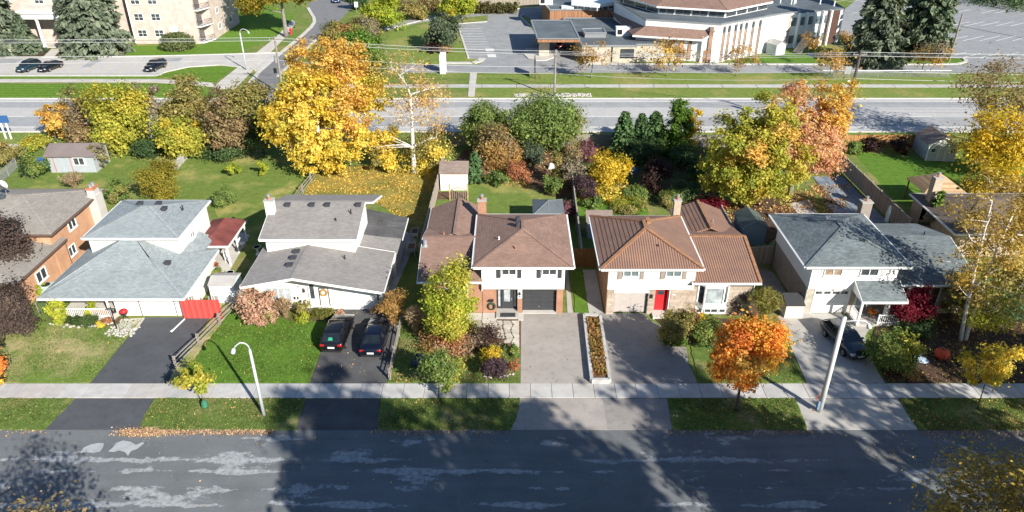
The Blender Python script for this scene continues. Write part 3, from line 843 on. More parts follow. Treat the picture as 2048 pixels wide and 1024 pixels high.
# ---------------------------------------------------------------- brick and white house, brown shingle (middle)
def house3():
    H = thing('split_level_house', 'brick and white split-level house with brown shingle roof and black garage door', 'house', (-1.4, 56.5, 0))
    XL, XR, YF, YB = -2.45, 4.28, 52.1, 60.4
    w = MB()
    w.box(XL, -1.3, YF, YF+.25, 0, 2.6); w.box(.46, .86, YF-.02, YF+.25, 0, 2.6); w.box(3.74, XR, YF, YF+.25, 0, 2.6)
    w.box(-1.3, XR, YF+.25, YB, 2.44, 2.6); w.box(XL, XL+.2, YF+.25, YB, 0, 2.6); w.box(XR-.2, XR, YF+.25, YB, 0, 2.6); w.box(XL, XR, YB-.2, YB, 0, 2.6)
    w.box(-1.3, .46, YF+.55, YF+.75, 0, 2.5); w.box(.86, 3.74, YF+.40, YF+.6, 0, 2.5); w.box(-1.3, 3.74, YF+.02, YF+.3, 2.40, 2.6)
    w.box(-7.25, XL, YF+.05, 61.2, 0, 3.35); w.box(-7.3, -2.8, 61.2, 64.2, 0, 3.9)
    build(w, 'brick_wall', m_brickr, H)
    build(MB().box(XL-.05, XR+.05, 51.78, YB, 2.6, 4.82), 'upper_wall', m_wsid, H)
    r, S = hip_roof(H, -3.15, 4.97, 51.35, 61.0, 4.97, 6.35, sh_brown, 'Y')
    m = MB()
    z0, zr = 3.5, 4.95
    slope(m, [(-7.75,51.55,z0),(-2.4,51.55,z0),(-2.4,56.6,zr),(-7.75,56.6,zr)])
    slope(m, [(-2.4,61.8,z0),(-7.75,61.8,z0),(-7.75,56.6,zr),(-2.4,56.6,zr)])
    cap(m, (-7.75,56.6,zr), (-2.0,56.6,zr))
    slope(m, [(-7.75,64.4,3.95),(-7.75,57.2,3.95),(-5.05,57.2,5.05),(-5.05,64.4,5.05)])
    slope(m, [(-2.45,57.2,3.95),(-2.45,64.4,3.95),(-5.05,64.4,5.05),(-5.05,57.2,5.05)])
    cap(m, (-5.05,57.0,5.05), (-5.05,64.4,5.05))
    build(m, 'low_roof', sh_brown, H)
    f = MB()
    fascia(f, (-7.8,51.5,z0), (-2.4,51.5,z0)); f.beam((-7.8,51.42,z0-.07),(-2.45,51.42,z0-.07),.1,.11)
    for a, b in (((-7.79,51.5,z0),(-7.79,56.6,zr)),((-7.79,56.6,zr),(-7.79,61.8,z0)),((-2.42,51.5,z0),(-2.42,54.0,4.2)),((-7.8,57.2,3.95),(-7.8,64.4,3.95))): fascia(f, a, b, .16, .04)
    build(f, 'gutter', m_white, H)
    for k in range(26): child(cached(('gclip',), lambda: mesh_of(MB().box(-.05, .05, -.06, .06, 0, .07), 'gutter_clip', m_white)), 'gutter_clip', H, rel(H, 5.05, 51.56+k*.37, 4.95))
    build(MB().box(-7.2,-2.5,51.62,52.1,3.2,3.28), 'soffit', m_white, H)
    for xc in (-.25, 3.05):
        window(H, xc, 51.78, 3.98, 1.22, .78)
        for s in (-1, 1): shutter(H, xc+s*.86, 51.77, 3.72, .32, 1.02, m_shut)
    garage_door(H, .9, 3.7, YF+.38, .1, 2.2, m_char, 5, 4)
    build(MB().box(.86, 3.74, YF-.1, YF+.4, 0, .1), 'garage_step', m_conc2, H)
    build(MB().box(.86, .9, YF+.1, YF+.4, .1, 2.42).box(3.7, 3.74, YF+.1, YF+.4, .1, 2.42).box(.9, 3.7, YF+.1, YF+.4, 2.2, 2.42), 'garage_frame', m_char, H)
    d = build(MB().box(-1.26, .42, YF+.45, YF+.54, .2, 2.4), 'door_frame', m_char, H)
    dd = build(MB().box(-.88, .04, YF+.40, YF+.46, .24, 2.28), 'front_door', m_char, H)
    build(MB().box(-.68, -.16, YF+.385, YF+.41, .95, 2.15), 'door_glass', m_glassp, dd)
    build(MB().box(-.06, .0, YF+.34, YF+.41, 1.1, 1.3), 'door_handle', m_alu, dd)
    for a in (-1.16, .16): build(MB().box(a, a+.17, YF+.42, YF+.46, .45, 2.2), 'side_light', m_glassp, d)
    build(MB().cbox(-1.35, .5, 51.15, YF+.5, 0, .2), 'door_step', m_conc, H)
    build(MB().box(-.98, .28, 51.25, 51.85, .2, .225), 'door_mat', m_char, H)
    p = build(MB().box(.48, .84, YF-.06, YF-.02, 1.55, 2.38), 'lamp_panel', m_white, H)
    build(MB().cyl(.66, YF-.16, 1.95, 2.12, .09, .06, 8).cyl(.66, YF-.16, 2.12, 2.25, .1, .01, 8).box(.62, .70, YF-.12, YF-.05, 1.95, 2.05), 'wall_lamp', m_dark, p)
    text_part(H, '88', .66, YF-.075, 1.66, .16, m_dark)
    ww = MB()
    window(H, -5.2, YF+.05, .75, 2.7, 1.75, cols=3)
    build(MB().cyl(-3.72, YF-.02, .1, 3.3, .045, .045, 8).cyl(-2.5, YF-.12, 2.3, 3.3, .04, .04, 8), 'downspout', m_white, H)
    build(MB().box(-1.95, -1.55, YF-.22, YF, 1.28, 1.42), 'letter_box', m_dark, H)
    hc = MB()
    for k in range(3): hc.tube([(-1.72+.33*(1-k*.12)*math.cos(t*math.pi/9), YF-.1-.03*k, .78+.36*(1-k*.12)*math.sin(t*math.pi/9)) for t in range(19)], .035, 6)
    build(hc, 'hose_reel', plain('green_hose', (.03,.06,.035), .3, 5), H)
    chimney(H, -2.75, 61.35, 3, 6.25, .75, .6, m_brickr)
    for yy in (56.0, 57.0): build(MB().box(.35, .7, yy, yy+.3, 6.12, 6.42).cyl(.05+.45, yy+.15, 6.4, 6.62, .2, .2, 10), 'roof_vent', m_shut, r)
    vent_pipe(H, -1.1, 54.8, 5.65, .3, m_white); vent_pipe(H, .3, 53.2, 5.55, .4, m_pot)
    build(MB().cyl(-7.45, 55.6, 4.55, 5.2, .17, .17, 12).box(-7.7, -7.2, 55.3, 55.9, 4.5, 4.68), 'flue', m_alu, H)
    vent_pipe(H, -6.0, 57.5, 4.7, .3, m_pot)
house3()

# ---------------------------------------------------------------- stone and white house, brown metal tile roof
def house4():
    H = thing('split_level_house', 'stone and white split-level house with ribbed brown metal roof and red front door', 'house', (13.8, 56.5, 0))
    XL, XR, YF, YB = 7.95, 15.0, 51.95, 60.4
    w = MB()
    w.box(XL, XL+.2, YF, YB, 0, 2.6); w.box(XL+.2, 8.55, YF, YF+.3, 0, 2.6); w.box(11.35, 11.95, YF, YF+.3, 0, 2.6)
    w.box(XL, XR, YB-.2, YB, 0, 2.6); w.box(8.55, 11.35, YF+.32, YF+.5, 0, 2.6); w.box(11.9, 13.5, YF+.45, YF+.6, 0, 2.6); w.box(8.55, 13.2, YF+.05, YF+.5, 2.42, 2.6)
    w.box(13.2, 20.0, YF, YF+.3, 0, 2.75); w.box(19.8, 20.0, YF+.3, 61, 0, 3.3); w.box(XR, 20, 60.8, 61, 0, 3.3)
    wall = build(w, 'stone_wall', m_bricky2, H)
    # ashlar pieces standing proud of the backing
    rr = random.Random(21)
    def ashlar(x0, x1, z0, z1):
        z = z0
        while z < z1-.06:
            hh = min(rr.choice((.16,.2,.24)), z1-z); x_ = x0
            while x_ < x1-.08:
                l = min(rr.choice((.35,.5,.7,.9)), x1-x_)
                if x1-x_-l < .2: l = x1-x_
                q = rr.uniform(.02,.05)
                child(cached(('ash', round(l,2), round(hh,2), round(q,2)), lambda: mesh_of(MB().box(.008, l-.008, -q, .02, .008, hh-.008), 'stone', m_ash[rr.randrange(3)])), 'stone', wall, rel(wall, x_, YF, z))
                x_ += l
            z += hh
    ashlar(7.95, 8.55, 0, 2.58); ashlar(11.38, 11.93, 0, 2.4); ashlar(13.22, 15.35, 0, 2.7); ashlar(18.05, 20.0, 0, 2.75)
    build(MB().box(XL-.05, 15.02, 51.72, YB, 2.6, 4.66), 'upper_wall', m_wsid, H)
    build(MB().box(XL-.09, XL-.05, 51.72, YB, 2.6, 4.66).box(XL-.04, XL, YF-.01, YB, 0, 2.59), 'side_cladding', m_bwall, H)
    r, S = hip_roof(H, 7.2, 15.5, 51.35, 61.0, 4.8, 6.35, mt_brown, 'Y', pieces=(.37, .035, m_rust))
    z0, zr = 3.42, 4.75
    sl = [[(14.8,51.5,z0),(20.35,51.5,z0),(20.35,57.1,zr),(14.8,57.1,zr)], [(20.35,61.6,3.6),(14.5,61.6,3.6),(14.5,57.1,zr),(20.35,57.1,zr)],
          [(15.2,64.2,3.9),(15.2,58.6,3.9),(17.8,58.6,4.85),(17.8,64.2,4.85)], [(20.1,58.6,3.9),(20.1,64.2,3.9),(17.8,64.2,4.85),(17.8,58.6,4.85)]]
    m = MB()
    for s in sl: m.slab([(p[0],p[1],p[2]-.02) for p in s], .12)
    lo = build(m, 'low_roof', mt_brown, H)
    for s in sl: course_pieces(s, .37, .035, mt_brown, lo)
    for p, q in (((14.6,57.1,zr),(20.4,57.1,zr)),((17.8,58.4,4.85),(17.8,64.2,4.85)),((20.38,51.5,z0),(20.38,57.1,zr))):
        build(MB().beam((p[0],p[1],p[2]+.05),(q[0],q[1],q[2]+.05),.26,.08), 'ridge_cap', m_rust, lo)
    build(MB().box(15.4, 19.9, 58.8, 64.0, 0, 3.85), 'rear_wall', m_bricky, H)
    f = MB()
    fascia(f, (14.75,51.45,z0), (20.4,51.45,z0)); f.beam((14.75,51.36,z0-.07),(20.45,51.36,z0-.07),.1,.11)
    for a, b in (((20.42,51.45,z0),(20.42,57.1,zr)),((14.78,51.45,z0),(14.78,53.2,3.9))): fascia(f, a, b, .18, .04)
    build(f, 'gutter', m_white, H)
    build(MB().box(15.05,20.3,51.6,52.0,3.1,3.16), 'soffit', m_white, H)
    for xc in (9.72, 13.2):
        window(H, xc, 51.72, 3.86, 1.3, .78, glass=m_glassb)
        for s in (-1, 1): shutter(H, xc+s*.9, 51.71, 3.62, .34, 1.0, m_shut2)
    garage_door(H, 8.58, 11.3, YF+.3, .08, 2.15, m_beige, 4, 2)
    build(MB().box(8.5, 11.4, YF-.06, YF+.3, 2.15, 2.42), 'garage_lintel', m_white, H)
    build(MB().cbox(11.8, 13.4, 51.2, YF+.45, 0, .2), 'door_step', m_conc2, H)
    d = build(MB().box(12.0, 12.95, YF+.36, YF+.44, .2, 2.38), 'front_door', m_red, H)
    build(MB().box(12.2, 12.75, YF+.345, YF+.37, 1.75, 2.15), 'door_glass', m_glass, d)
    for zz in (.4, .85, 1.3): build(MB().box(12.15, 12.8, YF+.35, YF+.37, zz, zz+.36), 'door_panel', m_red, d)
    build(MB().box(13.0, 13.12, YF+.1, YF+.45, .2, 2.4), 'screen_door', m_red, H)
    build(MB().box(11.93, 12.0, YF+.3, YF+.45, .2, 2.45).box(13.12, 13.2, YF, YF+.45, .2, 2.45), 'door_frame', m_white, H)
    build(MB().cyl(11.65, YF-.15, 1.75, 2.0, .1, .07, 8).cyl(11.65, YF-.15, 2.0, 2.12, .12, .01, 8), 'wall_lamp', m_dark, H)
    text_part(H, '84', 9.95, YF-.062, 2.22, .16, m_shut2)
    build(MB().box(13.35, 13.65, YF-.06, YF-.02, 1.95, 2.05), 'number_plate', m_white, H)
    # bow window over a panel and three small basement lights
    b = build(MB().prism([(15.5,YF),(15.95,YF-.42),(17.55,YF-.42),(18.0,YF)], .78, 1.3).prism([(15.45,YF),(15.95,YF-.47),(17.55,YF-.47),(18.05,YF)], 2.95, 3.1), 'bow_window', m_white, H)
    build(MB().box(15.4, 18.05, YF-.05, YF+.1, .05, .8), 'window_panel', m_wsid, H)
    window(H, 16.75, YF-.42, 1.3, 1.6, 1.65, cols=1, glass=m_glassp, sill=False)
    for (xa, ya, xb, yb) in ((15.5,YF,15.95,YF-.42),(17.55,YF-.42,18.0,YF)):
        mm = MB(); L = math.hypot(xb-xa, yb-ya)
        build(MB().prism([(xa,ya),(xb,yb),(xb,yb+.05),(xa,ya+.05)], 1.3, 2.95), 'side_pane', m_glass, b)
        for (q, r_) in ((xa,ya),(xb,yb)): build(MB().box(q-.05, q+.05, r_-.05, r_+.05, 1.3, 2.95), 'mullion', m_white, b)
    for xx, ww in ((15.75,.55),(16.75,1.15),(17.7,.55)): window(H, xx, YF-.05, .22, ww, .42, cols=2 if ww > 1 else 1, sill=False, fw=.05)
    chimney(H, 15.15, 61.2, 3, 6.3, .62, .55, m_bricky)
    for yy in (56.6, 57.2): build(MB().box(11.6, 11.95, yy, yy+.3, 6.2, 6.45), 'roof_vent', m_rust, r)
    vent_pipe(H, 12.1, 53.6, 5.5, .35)
    vent_pipe(H, 18.3, 60.0, 4.6, .35, m_alu)
    build(MB().cyl(20.05, YF-.1, .1, 3.2, .045, .045, 8).beam((20.05,YF-.1,3.2),(20.3,51.4,3.3),.08,.08), 'downspout', m_white, H)
m_bricky2 = plain('mortar_backing', (.28, .24, .20), .15, 4)
m_bwall = brickm('brown_side_brick', (.40, .21, .115), (.33, .165, .09), (.36, .26, .19))
m_ash = [plain('ashlar_stone_%d' % i, c, .14, 3, .9, .2, bump=.5, bsc=20) for i, c in enumerate(((.42,.345,.275),(.36,.29,.23),(.46,.39,.32)))]
m_glassb = glassm('bluish_window_glass', (.13, .17, .18), .08)
house4()

# ---------------------------------------------------------------- white house with blue grey shingle and a front porch
def house5():
    H = thing('split_level_house', 'white split-level house with blue-grey shingle roof and small railed front porch', 'house', (30, 56.5, 0))
    XL, XR, YF, YB = 24.55, 31.5, 52.0, 60.4
    w = MB()
    w.box(XL, XL+.7, YF, YF+.25, 0, 2.6); w.box(28.2, 28.5, YF, YF+.75, 0, 2.6); w.box(XL+.2, 28.2, YF+.2, YB, 2.56, 2.6); w.box(28.3, XR, YF+.7, YF+.9, 0, 2.6); w.box(XL, XR, YB-.2, YB, 0, 2.6)
    w.box(XL+.7, 28.2, YF+.2, YF+.4, 0, 2.6)
    build(w, 'stone_wall', m_stonew, H)
    build(MB().box(XL, XL+.2, YF+.25, YB, 0, 2.6), 'side_wall', m_brickg, H)
    build(MB().box(XL-.04, XR+.05, 51.8, YB, 2.6, 4.86), 'upper_wall', m_wsid, H)
    build(MB().box(31.5, 38.0, YF+.05, 61, 0, 3.05), 'low_wall', m_bricky, H)
    r, S = hip_roof(H, 23.75, 32.3, 51.35, 61.0, 5.0, 6.4, sh_slate, 'Y')
    z0, zr = 3.2, 4.65
    m = MB()
    slope(m, [(31.4,51.55,z0),(38.5,51.55,z0),(38.5,57.3,zr),(31.4,57.3,zr)])
    slope(m, [(38.5,62.6,z0),(31.4,62.6,z0),(31.4,57.3,zr),(38.5,57.3,zr)])
    cap(m, (31.0,57.3,zr), (38.5,57.3,zr))
    build(m, 'low_roof', sh_slate, H)
    f = MB(); fascia(f, (31.4,51.5,z0), (38.55,51.5,z0)); f.beam((31.4,51.42,z0-.07),(38.55,51.42,z0-.07),.1,.11)
    fascia(f, (38.54,51.5,z0), (38.54,57.3,zr), .16, .04); fascia(f, (31.44,51.5,z0), (31.44,53,3.6), .16, .04)
    build(f, 'gutter', m_white, H)
    window(H, 26.25, 51.8, 3.9, 1.5, .85, glass=m_glasst); window(H, 29.2, 51.8, 3.9, 1.5, .85)
    for xx in (25.3, 30.2): build(MB().box(xx-.02, xx+.02, 51.76, 51.8, 3.8, 4.8), 'siding_trim', m_white, H)
    garage_door(H, 25.3, 28.15, YF+.17, .05, 2.3, m_white, 4, 4, True)
    build(MB().box(25.2, 28.25, YF-.04, YF+.16, 2.3, 2.55).box(25.2, 25.3, YF-.03, YF+.16, 0, 2.3).box(28.15, 28.25, YF-.03, YF+.16, 0, 2.3), 'garage_frame', m_white, H)
    text_part(H, '80', 26.7, YF-.055, 2.36, .17, m_dark)
    d = build(MB().box(29.2, 30.15, YF+.62, YF+.7, .25, 2.3), 'front_door', plain('pale_blue_door_paint', (.36,.48,.56), .06, 3, .5), H)
    build(MB().box(29.35, 30.0, YF+.6, YF+.63, 1.2, 2.1), 'door_glass', m_glass, d)
    build(MB().box(29.1, 29.2, YF+.6, YF+.72, .2, 2.4).box(30.15, 30.25, YF+.6, YF+.72, .2, 2.4).box(29.1, 30.25, YF+.6, YF+.72, 2.3, 2.42), 'door_frame', m_white, H)
    # porch: floor, sloped roof, posts, rails
    P = build(MB().cbox(28.35, 32.0, 50.1, YF+.7, 0, .22), 'porch_floor', m_conc, H)
    pr = MB(); slope(pr, [(28.25,49.9,2.62),(31.9,49.9,2.62),(31.9,51.85,3.45),(28.25,51.85,3.45)], .15)
    build(pr, 'porch_roof', sh_slate, H)
    f = MB(); fascia(f, (28.2,49.86,2.62), (31.95,49.86,2.62)); fascia(f, (28.22,49.86,2.62), (28.22,51.85,3.45), .2, .04); fascia(f, (31.93,49.86,2.62), (31.93,51.85,3.45), .2, .04)
    f.poly([(28.24,50.0,2.45),(28.24,51.8,2.45),(28.24,51.8,3.3)]); f.poly([(31.9,50.0,2.45),(31.9,51.8,2.45),(31.9,51.8,3.3)])
    build(f, 'porch_fascia', m_white, H)
    for xx in (28.45, 31.75): build(MB().box(xx-.08, xx+.08, 50.1, 50.26, .22, 2.45).box(xx-.12, xx+.12, 50.06, 50.3, .22, .4), 'porch_post', m_white, P)
    def railing(ax, ay, bx, by):
        L = math.hypot(bx-ax, by-ay); n = int(L/.16)
        q = build(MB().beam((ax,ay,1.12),(bx,by,1.12),.09,.07).beam((ax,ay,.36),(bx,by,.36),.06,.06), 'railing', m_white, H)
        for i in range(n+1):
            t = i/n; X, Y = ax+(bx-ax)*t, ay+(by-ay)*t
            k = .05 if i in (0, n) else .022
            build(MB().box(X-k, X+k, Y-k, Y+k, .22, 1.15 if i in (0,n) else 1.09), 'baluster', m_white, q)
    railing(28.45, 51.6, 28.45, 50.3); railing(30.1, 50.16, 31.7, 50.16)
    # tall windows of the low wing
    for xx in (32.6, 33.5, 34.4, 35.3): window(H, xx, YF+.05, .75, .82, 1.95, cols=1, sill=False, fw=.1)
    chimney(H, 33.4, 63.0, 0, 5.3, .95, .75, m_brickg)
    for q, yy in ((27.6, 57.5), (28.05, 56.6)): build(MB().box(q-.22, q+.22, yy, yy+.4, 6.1, 6.36), 'roof_vent', m_alu, r)
    vent_pipe(H, 29.3, 54.0, 5.8, .3); vent_pipe(H, 36.5, 57.8, 4.5, .35)
m_stonew = brickm('pale_stone_veneer', (.46,.42,.35), (.36,.33,.28), (.4,.37,.32), .42, .17, .015)
m_glasst = glassm('curtained_window_glass', (.30, .23, .17), .12)
house5()

# ---------------------------------------------------------------- stucco house with taupe gable roof
def house2():
    H = thing('gabled_house', 'white stucco house with low taupe gable roof beside the two parked cars', 'house', (-16.5, 57.5, 0))
    YF = 52.7
    zl, zp, zr_ = 3.32, 4.15, 2.8
    XLe, XP, XRe, Y0, Y1 = -22.15, -17.8, -10.5, 51.0, 57.7
    w = MB()
    w.add([(-21.7,YF,0),(-10.95,YF,0),(-10.95,YF,2.75),(-17.8,YF,4.0),(-21.7,YF,3.3)], [(0,1,2,3,4)])
    w.box(-21.7, -21.5, YF+.01, 63, 0, 3.15); w.box(-11.15, -10.95, YF+.01, 57.6, 0, 2.7); w.box(-21.5, -13.6, 62.8, 63, 0, 3.2)
    build(w, 'stucco_wall', m_stuc, H)
    build(MB().box(-21.5, -13.75, 56.6, 62.7, 2.9, 4.95).add([(-13.75,56.6,4.95),(-13.75,62.7,4.95),(-13.75,61,6.1)],[(0,1,2)]), 'upper_wall', m_wsid, H)
    m = MB()
    slope(m, [(XLe,Y1,zl),(XLe,Y0,zl),(XP,Y0,zp),(XP,Y1,zp)], .15); slope(m, [(XRe,Y0,zr_),(XRe,Y1,zr_),(XP,Y1,zp),(XP,Y0,zp)], .15)
    cap(m, (XP,Y0,zp), (XP,Y1,zp))
    lo = build(m, 'front_roof', sh_taup, H)
    m = MB()
    slope(m, [(-21.85,56.1,5.0),(-13.4,56.1,5.0),(-13.4,61.0,6.28),(-21.85,61.0,6.28)], .15); slope(m, [(-12.7,65.2,5.0),(-21.85,65.2,5.0),(-21.85,61.0,6.28),(-12.7,61.0,6.28)], .15)
    cap(m, (-21.85,61.0,6.28), (-12.7,61.0,6.28))
    up = build(m, 'upper_roof', sh_taup, H)
    build(MB().slab([(-14.6,57.7,3.25),(-10.3,57.7,2.75),(-10.3,60.4,2.75),(-14.6,60.4,3.25)], .12), 'rear_roof', sh_taup, H)
    lt = MB(); slope(lt, [(-10.2,58.2+2.25,2.72),(-10.2,64.8,2.72),(-14.3,65.6,3.3),(-14.3,60.45,3.3)], .3)
    build(lt, 'lean_to_roof', sh_dark, H)
    build(MB().box(-14.2, -10.6, 58, 64.6, 0, 2.6), 'lean_to_wall', m_stuc, H)
    f = MB()
    for a, b in (((XLe,Y0-.03,zl),(XP,Y0-.03,zp)),((XP,Y0-.03,zp),(XRe,Y0-.03,zr_)),((XLe-.03,Y0,zl),(XLe-.03,Y1,zl)),((XRe+.03,Y0,zr_),(XRe+.03,Y1,zr_)),((XP+2.2,Y1+.02,zp-.38),(XRe,Y1+.02,zr_+.05)),
                 ((-21.85,56.06,5.0),(-13.4,56.06,5.0)),((-13.37,56.06,5.0),(-13.37,61,6.28)),((-21.88,56.06,5.0),(-21.88,61,6.28)),((-13.35,61,6.28),(-12.66,61.0,6.28)),((-12.66,61,6.28),(-12.66,65.2,5.0)),((-10.17,60.4,2.74),(-10.17,64.8,2.74))):
        fascia(f, a, b, .2, .05)
    build(f, 'fascia', m_white, H)
    e = MB(); e.poly([(XLe+.1,Y0+.05,zl-.14),(XP,Y0+.05,zp-.14),(XP,YF,zp-.14),(XLe+.1,YF,zl-.14)]); e.poly([(XP,Y0+.05,zp-.14),(XRe-.1,Y0+.05,zr_-.14),(XRe-.1,YF,zr_-.14),(XP,YF,zp-.14)])
    build(e, 'soffit', m_soff, H)
    window(H, -19.75, YF, .75, 2.2, 1.5, cols=4, glass=m_glassp)
    dp = build(MB().box(-17.15, -15.15, YF-.14, YF-.01, .1, 2.75), 'door_surround', m_white, H)
    build(MB().box(-17.0, -16.65, YF-.17, YF-.14, 1.2, 2.6), 'side_light', m_glass, dp)
    dd = build(MB().box(-16.35, -15.35, YF-.19, YF-.14, .2, 2.4), 'front_door', m_stuc, H)
    build(MB().box(-16.28, -16.2, YF-.205, YF-.19, .5, 2.3).box(-15.5, -15.42, YF-.205, YF-.19, .5, 2.3).box(-16.2, -15.5, YF-.205, YF-.19, 2.2, 2.3), 'door_trim', m_char, dd)
    wr = MB().tube([(-15.85+.27*math.cos(t*math.pi/8), YF-.25, 1.85+.27*math.sin(t*math.pi/8)) for t in range(17)], .09, 7)
    build(wr, 'wreath', plain('dried_wreath', (.36,.21,.075), .4, 9, .9), dd)
    build(MB().cbox(-17.3, -14.9, 51.9, YF-.1, 0, .18), 'door_step', m_conc2, H)
    garage_door(H, -14.35, -11.6, YF-.04, .05, 2.15, m_white, 4, 4)
    text_part(H, '92', -18.0, YF-.03, 2.2, .2, m_dark)
    build(MB().cyl(-17.5, YF-.16, 1.85, 2.1, .1, .07, 8).cyl(-17.5, YF-.16, 2.1, 2.25, .11, .01, 8), 'wall_lamp', m_dark, H)
    build(MB().box(-18.5, -18.35, YF-.08, YF, 1.05, 1.3).box(-18.2, -18.1, YF-.08, YF, 1.05, 1.3), 'meter_box', m_char, H)
    build(MB().cyl(-11.35, YF-.1, .1, 2.7, .05, .05, 8), 'downspout', m_dark, H)
    chimney(H, -21.6, 59.5, 4.5, 7.1, .75, .65, m_stuc)
    for xx in (-20.3, -18.1, -16.7, -13.9): roof_vent(up, xx, 60.35, 6.2, m_shut, .4)
    for yy in (53.2, 54.4, 55.5): roof_vent(lo, -18.55, yy, 4.05, m_shut, .42)
    vent_pipe(H, -14.4, 55.2, 3.55, .35); vent_pipe(H, -14.4, 59.3, 5.9, .4); vent_pipe(H, -15.6, 58.4, 5.65, .25)
house2()

# ---------------------------------------------------------------- white house with pale grey hip roofs and a front veranda
def house1():
    H = thing('bungalow_house', 'white house with pale grey hip roofs, front veranda and white garage door', 'house', (-33, 57, 0))
    YF = 51.75
    w = MB()
    w.box(-33.3, -27.1, YF, 58.4, 0, 2.4); w.box(-38.1, -33.3, 53.4, 58.4, 0, 2.4); w.box(-36.9, -29.2, 56.6, 63.6, 0, 4.9)
    build(w, 'white_wall', m_stuc, H)
    m = MB()
    x0, x1, y0, y1, z, zr = -38.65, -26.75, 50.55, 58.8, 2.5, 3.88
    cy = (y0+y1)/2; A, B = (x0+4.1, cy, zr), (x1-4.1, cy, zr)
    for s in ([(x0,y0,z),(x1,y0,z),B,A],[(x1,y0,z),(x1,y1,z),B],[(x1,y1,z),(x0,y1,z),A,B],[(x0,y1,z),(x0,y0,z),A]): slope(m, s, .15)
    for p, q in (((x0,y0,z),A),((x1,y0,z),B),((x1,y1,z),B),(A,B)): cap(m, p, q)
    zq = 5.15
    slope(m, [(-38.5,61,2.6),(-38.5,51.6,2.6),(-33.2,57.0,zq),(-33.2,61,zq)], .15); slope(m, [(-27.9,51.6,2.6),(-27.9,61,2.6),(-33.2,61,zq),(-33.2,57.0,zq)], .15)
    slope(m, [(-37.9,51.9,2.75),(-28.5,51.9,2.75),(-33.2,57.0,zq)], .15)
    cap(m, (-33.2,57.0,zq), (-33.2,60.2,zq))
    lo = build(m, 'low_roof', sh_grey, H)
    up, S = hip_roof(H, -37.2, -28.9, 56.3, 63.95, 5.0, 6.2, sh_grey, 'X', .15, name='upper_roof')
    f = MB()
    for a, b in (((x0,y0-.03,z),(x1,y0-.03,z)),((x1+.03,y0,z),(x1+.03,y1,z)),((x0-.03,y0,z),(x0-.03,y1,z))): fascia(f, a, b)
    f.beam((x0,y0-.1,z-.07),(x1,y0-.1,z-.07),.11,.12)
    build(f, 'gutter', m_white, H)
    build(MB().box(x0+.05, x1-.05, y0+.05, y1-.05, z-.18, z-.14), 'soffit', m_white, H)
    garage_door(H, -31.1, -28.35, YF-.03, .06, 2.15, m_white, 4, 1)
    for xx in (-28.25, -31.2): build(MB().box(xx-.02, xx+.02, YF-.05, YF, 0, 2.35), 'downspout', m_char, H)
    V = build(MB().cbox(-38.0, -33.2, 51.0, 53.4, 0, .3), 'veranda_floor', m_conc2, H)
    for xx in (-37.9, -33.45): build(MB().box(xx-.06, xx+.06, 51.05, 51.17, .3, 2.35), 'veranda_post', m_white, V)
    q = build(MB().beam((-37.9,51.1,1.1),(-33.5,51.1,1.1),.08,.07).beam((-37.9,51.1,.42),(-33.5,51.1,.42),.06,.05), 'railing', m_white, V)
    for i in range(29): build(MB().box(-37.85+i*.155-.02, -37.85+i*.155+.02, 51.08, 51.12, .3, 1.08), 'baluster', m_white, q)
    m_scr = woodm('brown_blind', (.12, .085, .06), .2)
    build(MB().box(-37.6, -36.3, 53.3, 53.38, .5, 2.3).box(-35.4, -34.3, 53.3, 53.38, .5, 2.3), 'brown_blind', m_scr, H)
    window(H, -35.85, 53.36, .9, .8, 1.2, cols=1, glass=m_glassp)
    window(H, -34.0, 53.36, .9, 1.0, 1.2, cols=2)
    ww = MB()
    window(H, -29.19, 59.5, 3.3, .9, .7, face='E', cols=2)
    for xx, yy in ((-33.9, 60.9), (-32.2, 60.9), (-31.3, 59.9)): roof_vent(up, xx, yy, 6.1 if yy > 60 else 6.05, m_shut, .4)
    for xx, yy, zz in ((-34.2, 56.9, 4.15), (-32.9, 57.4, 4.4), (-29.4, 54.5, 3.5)): roof_vent(lo, xx, yy, zz, m_shut, .42)
    vent_pipe(H, -30.0, 60.6, 5.7, .4); vent_pipe(H, -30.6, 57.2, 3.6, .35)
house1()

